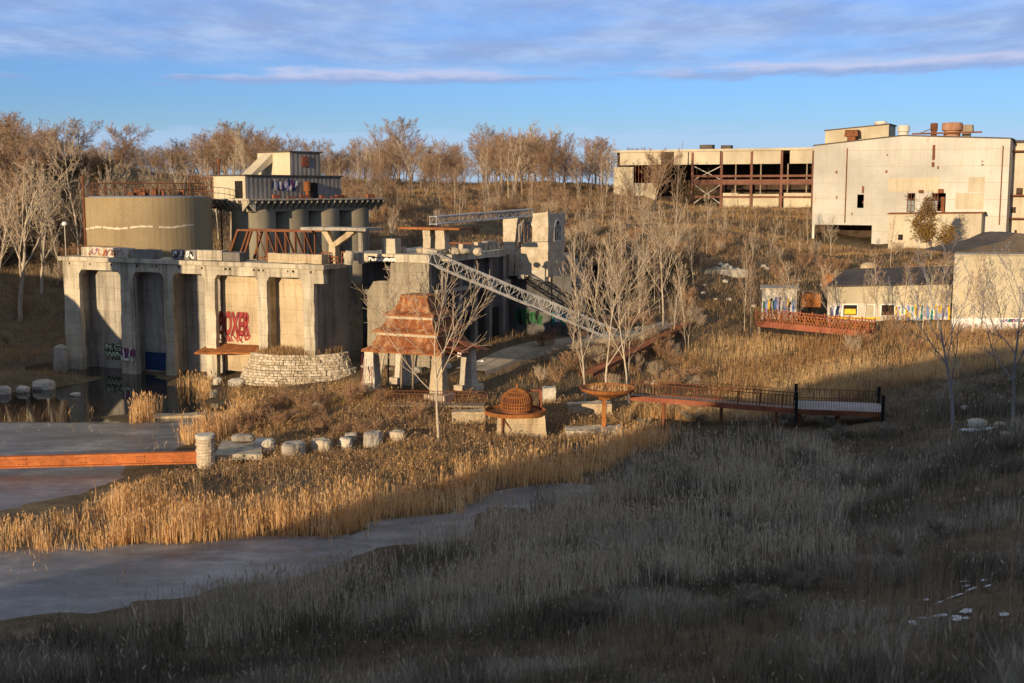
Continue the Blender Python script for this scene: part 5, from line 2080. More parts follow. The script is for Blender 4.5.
def build_big():
    f = BIG
    g = 8.0
    t = thing('white_building', 'large cream panelled factory building with a low gable and roof vents', 'building', (f.o.x, f.o.y, 0), f.rz)
    u0 = f.hit(813, 190)[0]
    u1 = f.hit(1008, 190)[0]
    um, zp = f.hit(902, 136)
    _, z0 = f.hit(815, 146)
    _, z1 = f.hit(1008, 139)
    _, zl = f.hit(850, 225)     # underside of the overhanging left part
    ux = f.hit(872, 225)[0]
    D = 32.0
    mb = MB()
    # openings in the facade, kept as real holes: split the wall into strips
    (wa, wz0), (wb, wz1) = f.hit(906.5, 212), f.hit(915.5, 193)
    (wc, _), (wd_, _) = f.hit(931, 212), f.hit(946, 193)
    T = .35

    def ztop(u):
        return z0 + (zp - z0) * (u - u0) / (um - u0) if u < um else zp + (z1 - zp) * (u - um) / (u1 - um)

    def strip(a, b, lo, hi=None):
        if a < um < b and hi is None:
            strip(a, um, lo)
            strip(um, b, lo)
            return
        ta, tb = (ztop(a), ztop(b)) if hi is None else (hi, hi)
        mb.prism([(a, lo), (b, lo), (b, tb), (a, ta)], 0, T)
    hole = (f.hit(857, 208)[0], f.hit(863.5, 208)[0], f.hit(860, 208)[1], f.hit(860, 194.5)[1])
    strip(u0, hole[0], zl)
    strip(hole[0], hole[1], zl, hole[2])
    strip(hole[0], hole[1], hole[3])
    strip(hole[1], ux, zl)
    strip(ux, wa, g)
    strip(wa, wb, g, wz0)
    strip(wa, wb, wz1)
    strip(wb, wc, g)
    strip(wc, wd_, g, wz0)
    strip(wc, wd_, wz1)
    strip(wd_, u1, g)
    mb.build('front_wall', PANEL, t)
    # sides, back, floor above the undercroft
    MB().box(u1 - T, u1 - .003, T + .003, D, g, z1).box(u0 + .003, u0 + T, T + .003, D, zl, z0).box(u0 + T, u1 - T, D - T, D, g, z0 - .5).build('side_wall', PANEL_SIDE, t)
    MB().box(u0 + T, ux, T + .01, D - T, zl, zl + .3).box(ux, ux + T, T + .01, 12, g, zl).build('undercroft_wall', PANEL2, t)
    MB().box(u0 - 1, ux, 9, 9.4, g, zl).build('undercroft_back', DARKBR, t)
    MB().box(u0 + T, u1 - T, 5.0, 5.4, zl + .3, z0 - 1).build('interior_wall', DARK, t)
    MB().box(u0 + .05, u0 + .5, .05, .5, g - .5, zl - .003).build('corner_post', WHITE, t)
    # roof
    mb = MB()
    for a, b in ((u0 - .2, um), (um, u1 + .2)):
        za, zb = ztop(max(a, u0)), ztop(min(b, u1))
        mb.prism([(a, za + .004), (b, zb + .004), (b, zb + .22), (a, za + .22)], -.15, D)
    mb.build('roof', ROOFDK, t)
    # windows: broken frames with panes
    for (a, b) in ((wa, wb), (wc, wc + (wd_ - wc) * .45)):
        m2 = MB()
        h = wz1 - wz0
        for x in (a + .07, (a + b) / 2, b - .07):
            m2.box(x - .06, x + .06, .12, .22, wz0, wz1)
        for z in (wz0 + .07, wz0 + h * .36, wz0 + h * .68, wz1 - .07):
            m2.box(a + .13, b - .13, .125, .215, z - .05, z + .05)
        fr = m2.build('window', RUST_DK, t)
        MB().box(a + .1, b - .1, .26, .28, wz0 + .05, wz0 + h * .6).build('pane', GLASS, fr)
    MB().box(wd_ - .9, wd_ - .2, .2, .9, wz0 - .4, wz0 + (wz1 - wz0) * .8).build('torn_panel', RUST_DK, t, rough=.15, cut=.4)
    MB().box(wc + .4, wc + 1.9, -.18, -.02, wz0 - .8, wz0 + .2).build('window_sill_panel', WHITE, t)
    # slot and patches of rust on the wall
    mb = MB()
    for (xa, xb, ya, yb) in ((932, 935.5, 160, 145), (931.5, 934.5, 167, 162)):
        (a, za), (b, zb) = f.hit(xa, ya), f.hit(xb, yb)
        mb.box(a, b, -.05, -.004, za, zb)
    for (xa, xb, ya, yb) in ((918.5, 924, 193, 190), (938, 944, 193, 189), (862, 864, 193, 186)):
        (a, za), (b, zb) = f.hit(xa, ya), f.hit(xb, yb)
        mb.box(a, b, -.3, -.004, za, zb)
    rg = random.Random(19)
    for k in range(9):
        a = rg.uniform(u0 + 1, u1 - 2)
        z = rg.uniform(zl + 1, z0 - 2)
        if wa - 1 < a < wd_ + 1 and wz0 - 1.5 < z < wz1 + 1:
            continue
        mb.box(a, a + rg.uniform(.15, .45), -.02, -.004, z, z + rg.uniform(.2, .9))
    mb.each('rusty_slot', RUST_DK, t, rough=.04, cut=.4)
    mb = MB()
    for x in (846, 1001):
        a = f.hit(x, 190)[0]
        mb.tube((a, -.15, zl + .4), (a, -.15, z0 - .5), .11, n=6)
    mb.each('downpipe', RUST_DK, t)
    # newer pale cladding sheets
    mb = MB()
    for (xa, xb, ya, yb) in ((955, 984, 209, 193), (888, 940, 192, 177.5), (968, 985, 192, 177)):
        (a, za), (b, zb) = f.hit(xa, ya), f.hit(xb, yb)
        mb.box(a, b, -.03, -.004, za, zb)
    mb.each('patched_sheet', PANEL2, t)
    # lean-to in front
    (a, za), (b, zb) = f.hit(888, 249, -4.0), f.hit(982, 214, -4.0)
    MB().prism([(a, za - 1.5), (b, za - 1.5), (b, zb + .1), (a, zb - .2)], -4.0, -.004).build('lean_to', PANEL2, t)
    MB().prism([(a - .3, zb - .19), (b + .4, zb + .11), (b + .4, zb + .36), (a - .3, zb + .06)], -4.25, -.006).build('lean_to_roof', RUST_DK, t)
    (c, zc), (d, zd) = f.hit(898, 240, -4), f.hit(903, 234.5, -4)
    MB().box(c, d, -4.06, -4.004, zc, zd).build('broken_window', DARK, t)
    MB().box(b + .02, b + .5, -3.6, -.1, za - 1, za + .9).build('rusty_bin', RUST_DK, t)
    # roof gear
    (a, za), (b, zb) = f.hit(825, 140, 6), f.hit(889, 125, 6)
    MB().prism([(a, za - 2.5), (b, za - 2.5), (b, zb + .1), (a, f.hit(826, 131, 6)[1])], 6, 14).build('penthouse', CREAM, t)
    MB().prism([(a - .2, f.hit(826, 131, 6)[1] + .003), (b + .2, zb + .103), (b + .2, zb + .3), (a - .2, f.hit(826, 131, 6)[1] + .2)], 5.8, 14.2).build('penthouse_roof', ROOFDK, t)

    def vent(x0, x1, y0, y1, d, mat, cap=True, box=False, nm='roof_vent'):
        (a, za), (b, zb) = f.hit(x0, y0, d), f.hit(x1, y1, d)
        c, r = (a + b) / 2, (b - a) / 2
        m = MB()
        if box:
            m.box(a, b, d, d + (b - a), za + (zb - za) * .35, zb, .12)
            m.box(c - r * .6, c + r * .6, d + .3, d + r * 1.6, za - 1.5, za + (zb - za) * .35)
        else:
            m.lathe([(r * .8, za - 1.5), (r * .8, za + (zb - za) * .4), (r, za + (zb - za) * .45), (r, zb - .2), (r * .9, zb), (.02, zb + .1)], 20, (c, d + r))
        m.build(nm, mat, t)
    vent(844, 858, 140, 129.5, 3, RUST_DK, box=True)
    vent(873, 886, 126, 121, 8, WHITE)
    vent(896, 909, 136.5, 125, 4, WHITE)
    vent(929.5, 937.5, 136, 123, 4, RUST_DK)
    vent(940, 962, 136.5, 122, 4, weathered('faded_rust', (.36, .18, .11), (.5, .3, .2), (.22, .08, .04), .8, scale=1.0))
    vent(959, 973, 137, 124.5, 6, WOOD, box=True)
    mb = MB()
    (a, za), (b, zb) = f.hit(912, 135, 4), f.hit(982, 135, 4)
    mb.bar((a, 4, za + .2), (b, 4, za + .3), .25, .3)
    mb.bar(((a + b) / 2 - 5, 4, za + .2), ((a + b) / 2 - 2, 4, za + 1.4), .15)
    mb.build('roof_duct', RUST_DK, t)
    clear(f, u0 + 1, u1 + 3, -4.5, D)
    # attached wing at the right edge
    f2 = Frame(1009, 240, 226)
    t2 = thing('factory_wing', 'stained cream factory wing with rusty awnings at the right picture edge', 'building', (f2.o.x, f2.o.y, 0), f2.rz)
    a, b = f2.hit(1009, 200)[0], f2.hit(1075, 200)[0]
    zt = f2.hit(1015, 143)[1]
    MB().box(a, b, 0, 14, 6, zt).build('wall', PANEL_SIDE, t2)
    MB().box(a - .2, b, -.4, 14.2, zt + .003, zt + .5).build('roof', ROOFDK, t2)
    mb = MB()
    for y, x in ((152, 1010), (196, 1011), (219, 1010)):
        z = f2.hit(x, y)[1]
        mb.prism([(a, z), (b, z), (b, z + .25), (a, z + .25)], -1.6, -.004)
    mb.each('awning', RUST_DK, t2)
    mb = MB()
    for (xa, xb, ya, yb) in ((1011, 1016, 213, 207), (1014, 1017, 238, 230), (1016, 1023, 196, 188)):
        (c, zc), (d, zd) = f2.hit(xa, ya), f2.hit(xb, yb)
        mb.box(c, d, -.06, -.004, zc, zd)
    mb.build('window', DARKBR, t2)


build_big()

# ------------------------------------------------------------------ open steel frame shed
SHD = Frame(617, 198, 300)


def build_shed():
    f = SHD
    t = thing('steel_frame_shed', 'long gutted steel frame shed with red posts and cream upper panels', 'building', (f.o.x, f.o.y, 0), f.rz)
    g = 13.5
    u0 = f.hit(616, 180)[0]
    u1 = f.hit(826, 180)[0]
    ul = f.hit(672, 180)[0]
    um = f.hit(692, 180)[0]
    _, zt = f.hit(700, 151.5)
    _, zp = f.hit(700, 164.5)
    _, zb = f.hit(700, 207)
    D = 24
    MB().box(u0 - .4, u1, -.5, D, zt + .003, zt + .55).build('roof', PANEL2, t)
    MB().box(u0, u1, D - .4, D, g, zt).box(u0, u0 + .3, .5, D, g, zt).build('rear_wall', DARKBR, t)  # dark colour stands in for the shade of the deep interior
    # cream upper band with gaps
    mb = MB()
    for xa, xb in ((620, 661), (674, 688), (689, 720), (722, 752), (752.6, 781), (790, 826)):
        a, b = f.hit(xa, 158)[0], f.hit(xb, 158)[0]
        mb.box(a, b, -.12, .1, zp, zt)
    mb.each('upper_panel', PANEL2, t)
    a, b = f.hit(661.5, 158)[0], f.hit(673.5, 158)[0]
    MB().box(a, b, .15, .2, zp, zt).build('dark_gap', DARKBR, t)
    # left part: pale wall with a long window
    (a, za), (b, zb2) = f.hit(615, 198), f.hit(634, 167)
    MB().box(a - .3, b, -.2, .15, g, zb2).build('lower_panel', PANEL2, t)
    (c, zc) = f.hit(656, 183)
    MB().box(b + .003, c, -.19, .14, g, zc).build('lower_panel', PANEL2, t)
    mb = MB()
    for i in range(7):
        x = b + (c - b) * (i + .5) / 7
        mb.box(x - .1, x + .1, -.05, .1, zc, zp)
    mb.each('mullion', RUST_DK, t)
    # main frame
    for x in (692.5, 721.5, 751.5, 781.5, 813):
        u = f.hit(x, 180)[0]
        MB().box(u - .28, u + .28, -.3, .25, g, zt - .2).build('post', FRAMEP, t)
    mb = MB()
    for (y, h) in ((182, .6), (176, .25), (197, .25)):
        z = f.hit(750, y)[1]
        mb.box(um + .29, u1, -.2, .2, z - h, z + h)
    mb.each('beam', FRAMEP, t)
    mb = MB()
    ua, ub = f.hit(693, 180)[0], f.hit(721, 180)[0]
    for (y0, y1) in ((166, 180), (184, 204)):
        z1, z0 = f.hit(707, y0)[1], f.hit(707, y1)[1]
        mb.bar((ua, .3, z0), (ub, .3, z1), .16)
        mb.bar((ua, .36, z1), (ub, .36, z0), .16)
    mb.each('cross_brace', WHITE, t)
    mb = MB()
    for xa, xb, yt in ((723, 738, 193), (738.5, 751, 194), (753, 779, 194), (784, 812, 193)):
        (a, z) = f.hit(xa, yt)
        b = f.hit(xb, yt)[0]
        mb.box(a, b, -.1, .12, g, z)
    mb.build('lower_panel', CREAM, t)
    mb = MB()
    for x in (735, 760, 787, 806):
        a = f.hit(x, 190)[0]
        mb.box(a - .14, a + .14, .3, .5, g, zp)
    mb.each('stud', WOOD, t)
    mb = MB()
    for x, y, w, h in ((702, 152, 1.6, 1.2), (722, 151, 1.2, 1.0)):
        u, z = f.hit(x, y)
        mb.box(u - w, u + w, 3, 5, zt + .5, zt + .5 + h)
    mb.build('roof_vent', ROOFDK, t)
    clear(f, u0 - 1, u1, -.5, D)


build_shed()


# ------------------------------------------------------------------ low painted sheds on the right
def build_low():
    # small white hut
    f = Frame(762, 322, 146, -12)
    t = thing('painted_hut', 'small white hut covered with green and blue graffiti behind the far bridge', 'hut', (f.o.x, f.o.y, 0), f.rz)
    (a, za), (b, zb) = f.hit(761, 322), f.hit(797, 290)
    MB().box(a, b, 0, 5, za - 1.5, zb).build('wall', WHITE, t)
    MB().box(a - .2, b + .3, -.3, 5.3, zb + .003, zb + .18).build('roof', PANEL2, t)
    scribble('graffiti', t, a + .3, b - .2, za + .9, zb - .9, -.003, [GRNP, BLUP, LAVP, YELP, BLUEP, WHITEP], 31, 20, .16)
    clear(f, a, b, -.5, 5)
    # rusty container
    f = Frame(796, 318, 147, -6)
    t = thing('rust_container', 'orange rusted steel container right of the small white hut', 'container', (f.o.x, f.o.y, 0), f.rz)
    (a, za), (b, zb) = f.hit(799, 307), f.hit(821, 294)
    _, z2 = f.hit(800, 318)
    MB().box(a, b, 0, 3.5, za, zb).build('body', RUST, t, rough=.03, cut=.6)
    MB().box(a + .2, b - .2, .4, 3.2, z2 - 1, za - .003).build('undercarriage', DARK, t)
    # long shed
    f = Frame(828, 324, 146, -3)
    t = thing('long_shed', 'long low cream shed with a dark sloping roof and painted lower wall', 'shed', (f.o.x, f.o.y, 0), f.rz)
    (a, za), (b, zb) = f.hit(827, 324), f.hit(951, 288)
    _, zm = f.hit(850, 302.5)
    zr0 = f.hit(830, 287)[1]
    zr1 = f.hit(945, 284)[1]
    MB().prism([(a, zm), (b, zm), (b, zr1), (a, zr0)], -.25, .2).build('upper_wall', CREAM, t)
    MB().box(a, b, 0, .2, za - 2, zm - .003).build('lower_wall', WHITE, t)
    MB().slab([(a, .21), (a + .2, .21), (a + 5.2, 12), (a + 5, 12)], za - 2, zr0).slab([(b - .2, .21), (b, .21), (b + 5, 12), (b + 4.8, 12)], za - 2, zr1).each('side_wall', PANEL_SIDE, t)
    mb = MB()
    mb.hexa([(a - .3, -.5, zr0 + .01), (b + .3, -.5, zr1 + .01), (b + 5.3, 13, zr1 + 1.2), (a + 5, 13, zr0 + 1.2), (a - .3, -.5, zr0 + .2), (b + .3, -.5, zr1 + .2), (b + 5.3, 13, zr1 + 1.4), (a + 5, 13, zr0 + 1.4)])
    mb.build('roof', ROOFDK, t)
    for xa, xb, m in ((843, 857, DARK), (866, 874, PANEL2), (881, 894, DARKBR)):
        (c, zc), (d, zd) = f.hit(xa, 315), f.hit(xb, 305)
        fr = MB().box(c, d, -.06, -.004, zc, zd).build('window', m, t)
        mb = MB()
        mb.box(c - .12, c - .003, -.12, -.004, zc - .1, zd + .1).box(d + .003, d + .12, -.12, -.004, zc - .1, zd + .1).box(c, d, -.12, -.004, zd + .003, zd + .12)
        mb.each('window_frame', WHITEP, fr)
        if xa == 843:
            MB().box(c + .15, d - .15, -.10, -.065, zc + .1, zc + (zd - zc) * .62).build('yellow_board', YELP, fr)
    (c, zc), (d, zd) = f.hit(896, 322), f.hit(950, 304)
    scribble('graffiti', t, c, d, zc + .3, zd - .1, -.003, [YELP, LAVP, BLUP, YELP, WHITEP, TEALP, LAVP, WHITEP], 33, 44, .24)
    (c, zc), (d, zd) = f.hit(829, 322), f.hit(842, 306)
    scribble('graffiti', t, c, d, zc, zd, -.003, [WHITEP, BLUEP, LAVP], 34, 7, .25)
    (c, zc), (d, zd) = f.hit(829, 319), f.hit(880, 317.5)
    MB().box(c, d, -.08, -.01, zc, zc + .25).build('yellow_stripe', YELP, t)
    clear(f, a, b, -.8, 13)
    # tall blank box at the right
    f = Frame(952, 326, 139, 3)
    t = thing('block_building', 'tall blank cream block building with a white painted base at right', 'building', (f.o.x, f.o.y, 0), f.rz)
    (a, za), (b, zb) = f.hit(951, 326), f.hit(1060, 253)
    zt = f.hit(953, 256)[1]
    _, zm = f.hit(980, 318)
    MB().slab([(a, -.05), (b, -.05), (b + 5, 14), (a + 6.5, 14)], zm, zt).build('wall', CREAM, t)
    MB().slab([(a + .02, 0), (b, 0), (b + 5, 13.9), (a + 6.5, 13.9)], za - 2, zm - .003).build('painted_base', WHITEP, t, rough=.03)
    MB().slab([(a - .1, -.2), (b, -.2), (b + 5, 14.2), (a + 6.5, 14.2)], zt + .003, zt + .2).build('parapet_cap', PANEL2, t)
    # dark mound of roofing on the top
    (c, zc), (d, zd) = f.hit(962, 250, 4), f.hit(1040, 239, 4)
    mb = MB()
    mb.prism([(c - 1, zt + .2), (c + 5, zt + 1.5), (d - 3, zt + 2.4), (d + 3, zt + 2.0), (d + 6, zt + .2)], 4, 13)
    mb.build('roof_mound', ROOFDK, t, rough=.15, cut=1.2, freq=.5)
    scribble('graffiti', t, f.hit(1003, 320)[0], f.hit(1024, 320)[0], za + .4, zm - .1, -.01, [PURP, LAVP, TEALP], 35, 7, .2)
    clear(f, a, b, -.5, 14)


build_low()


# ------------------------------------------------------------------ off to the left: an added, unseen tower that casts shade on the dock
def build_left_tower():
    X, Y = -59.4, 94.3
    g = gz(X, Y)
    t = thing('added_shade_tower', 'unseen square tower added on the left bank to shade the dock', 'tower', (X, Y, 0), R(-30))
    MB().box(-5.0, 5.0, -3, 3, g - 3, 19.3).build('wall', CONC2, t, rough=.05, cut=1.5)
    MB().box(-5.1, 5.1, -3.2, 3.2, 19.303, 19.5).build('roof', ROOFDK, t)


build_left_tower()


# ------------------------------------------------------------------ bare trees
def branches(rng, H, r0, cfg):
    """list of (level, points, radii)"""
    out = []

    def grow(p, d, L, r, lev):
        n = (8, 5, 4, 3, 2)[lev]
        pts, rad = [p.copy()], [r]
        wob = cfg['wob'][lev]
        tip = cfg.get('tip', .25) if lev else .2
        for i in range(n):
            d = (d + Vector((rng.gauss(0, wob), rng.gauss(0, wob), rng.gauss(0, wob * .5) + cfg['up'][lev]))).normalized()
            p = p + d * (L / n)
            pts.append(p.copy())
            rad.append(max(cfg['rmin'], r * (1 - (1 - tip) * (i + 1) / n)))
        out.append((lev, pts, rad))
        if lev >= len(cfg['n']):
            return
        k = cfg['n'][lev]
        t0 = cfg['t0'][lev]
        az = rng.uniform(0, 6.28)
        for j in range(k):
            t = t0 + (1 - t0) * ((j + rng.random()) / k)
            q = t * n
            i = min(int(q), n - 1)
            bp = pts[i].lerp(pts[i + 1], q - i)
            bd = (pts[i + 1] - pts[i]).normalized()
            az += 2.4 + rng.uniform(-.5, .5)
            a = bd.cross(Vector((0, 0, 1)) if abs(bd.z) < .95 else Vector((1, 0, 0))).normalized()
            b = bd.cross(a)
            ang = cfg['ang'][lev] * rng.uniform(.7, 1.3)
            nd = bd * math.cos(ang) + (a * math.cos(az) + b * math.sin(az)) * math.sin(ang)
            nl = L * cfg['len'][lev] * (1 - cfg.get('cone', .45) * (t - t0) / (1 - t0 + 1e-6)) * rng.uniform(.75, 1.2)
            br = rad[i] * cfg.get('rr', .55)
            grow(bp, nd.normalized(), nl, max(br, cfg['rmin']), lev + 1)
    stems = cfg.get('stems', 1)
    for s in range(stems):
        a = rng.uniform(0, 6.28)
        lean = cfg.get('lean', .03) if stems == 1 else cfg.get('spread', .3) * rng.uniform(.4, 1)
        d = Vector((math.cos(a) * lean, math.sin(a) * lean, 1)).normalized()
        grow(Vector((math.cos(a) * .1 * (stems > 1), math.sin(a) * .1 * (stems > 1), -.3)), d, H * rng.uniform(.8, 1.0) if stems > 1 else H, r0, 0)
    return out


def tubes_mesh(name, items, mat, sides):
    vs, fs = [], []
    for lev, pts, rad in items:
        n = sides[min(lev, len(sides) - 1)]
        b = len(vs)
        for i, p in enumerate(pts):
            d = (pts[min(i + 1, len(pts) - 1)] - pts[max(i - 1, 0)]).normalized()
            a = d.cross(Vector((0, 0, 1)) if abs(d.z) < .93 else Vector((1, 0, 0))).normalized()
            c = d.cross(a)
            for k in range(n):
                th = 2 * math.pi * k / n
                vs.append(tuple(p + (a * math.cos(th) + c * math.sin(th)) * rad[i]))
        for i in range(len(pts) - 1):
            for k in range(n):
                fs.append((b + i * n + k, b + i * n + (k + 1) % n, b + (i + 1) * n + (k + 1) % n, b + (i + 1) * n + k))
    me = bpy.data.meshes.new(name)
    me.from_pydata(vs, [], fs)
    me.materials.append(mat)
    me.polygons.foreach_set('use_smooth', [True] * len(me.polygons))
    return me


ASPEN = dict(n=(14, 7, 5, 2), t0=(.25, .2, .2, .2), ang=(.5, .45, .5, .6), len=(.45, .42, .42, .5), wob=(.05, .09, .12, .15, .2), up=(.03, .10, .06, .03, 0), rmin=.014, rr=.5, cone=.6)
FORK = dict(n=(8, 6, 5, 2), t0=(.22, .15, .2, .2), ang=(.38, .42, .5, .6), len=(.68, .45, .42, .5), wob=(.06, .09, .12, .15, .2), up=(.04, .09, .05, .02, 0), rmin=.014, rr=.6, cone=.5)
OAK = dict(n=(13, 9, 8, 5), t0=(.22, .15, .15, .15), ang=(.75, .65, .65, .7), len=(.55, .5, .45, .5), wob=(.07, .12, .15, .18, .2), up=(.02, .05, .03, .01, 0), rmin=.018, rr=.55, cone=.35)
POLE = dict(n=(20, 6, 5), t0=(.25, .2, .2), ang=(.5, .5, .5), len=(.32, .42, .45), wob=(.03, .08, .12, .15), up=(.03, .10, .05, .02), rmin=.014, rr=.4, cone=.55)
SHRUB = dict(n=(8, 6, 4), t0=(.15, .15, .1), ang=(.5, .5, .6), len=(.55, .5, .5), wob=(.1, .12, .15, .2), up=(.04, .05, .03, 0), rmin=.012, rr=.6, stems=7, spread=.65)
CLEARB = dict(n=(10, 5, 4), t0=(.22, .2, .2), ang=(.5, .45, .5), len=(.5, .48, .5), wob=(.05, .09, .12, .15, .2), up=(.03, .10, .06, .03, 0), rmin=.017, rr=.5, cone=.6)
SPREAD = dict(n=(9, 7, 4), t0=(.40, .2, .15), ang=(.62, .45, .5), len=(.85, .45, .5), wob=(.04, .07, .1, .15, .2), up=(.03, .07, .05, .03, 0), rmin=.016, rr=.55, cone=.45)
PROTO = {}
GBRUSH = plain('grey_brush_twig', (0.25, 0.22, 0.17), vary=0.4, scale=0.8)
BRUSH = plain('dark_brush_twig', (0.085, 0.065, 0.05), vary=0.4, scale=0.4)


def proto(key, seed, H, r0, cfg, bark, twig, split=1):
    rng = random.Random(seed)
    it = branches(rng, H, r0, cfg)
    tr = tubes_mesh(key + '_trunk', [x for x in it if x[0] <= split], bark, (7, 5, 4, 3, 3))
    cr = tubes_mesh(key + '_crown', [x for x in it if x[0] > split], twig, (7, 5, 4, 3, 3))
    top = max(max(v.co.z for v in me.vertices) for me in (tr, cr))
    PROTO[key] = (tr, cr, top)


for i in range(3):
    proto('aspen%d' % i, 10 + i, 12, .115, ASPEN, BARK, TWIG)
    proto('oak%d' % i, 20 + i, 12, .26, OAK, BARK_BR, TWIG_BR, 0)
    proto('pole%d' % i, 30 + i, 12, .10, POLE, BARK, TWIG_BR)
for i in range(2):
    proto('fork%d' % i, 40 + i, 10, .135, FORK, BARK, TWIG)
    proto('spread%d' % i, 97 + i, 11, .14, SPREAD, BARK, TWIG)
    proto('brown%d' % i, 50 + i, 12, .18, ASPEN, BARK_BR, TWIG_BR)
    proto('dark%d' % i, 60 + i, 12, .15, dict(FORK, n=(9, 6, 4, 2), ang=(.55, .5, .55, .6), t0=(.3, .2, .2, .2)), BARK_GR, BARK_GR)
    proto('brush%d' % i, 90 + i, 3, .04, dict(SHRUB, n=(10, 7, 4)), BRUSH, BRUSH)
    proto('greybrush%d' % i, 190 + i, 3, .035, dict(SHRUB, n=(10, 8, 5)), GBRUSH, GBRUSH)
    proto('clear%d' % i, 95 + i, 12, .13, CLEARB, BARK, TWIG)
    proto('shrub%d' % i, 70 + i, 3, .035, SHRUB, TWIG_RED, TWIG_RED)
    proto('paleshrub%d' % i, 80 + i, 3.4, .04, SHRUB, TWIG, TWIG)


def tree(key, X, Y, h, label, name='bare_tree', cat='tree', group=None, rz=None, z=None, wide=1.0, lean=0.0):
    tr, cr, H0 = PROTO[key]
    t = thing(name, label, cat, (X, Y, (gz(X, Y) if z is None else z)), 0, group)
    s = h / H0
    t.scale = (s * wide, s * wide, s)
    t.rotation_euler = (0, lean, random.Random(X * 3.3 + Y).uniform(0, 6.28) if rz is None else rz)
    for nm, me in (('trunk', tr), ('crown', cr)):
        o = bpy.data.objects.new(nm, me)
        COL.objects.link(o)
        o.parent = t
    return t


def ptree(key, px, Y, ytop, label, yb=None, **kw):
    """tree whose foot stands at picture column px at depth Y and whose top reaches picture row ytop"""
    X = (px - 512) / 1200 * Y
    g = gz(X, Y) if kw.get('z') is None else kw['z']
    h = max(2.0, at(px, ytop, Y).z - g)
    return tree(key, X, Y, h, label, **kw)


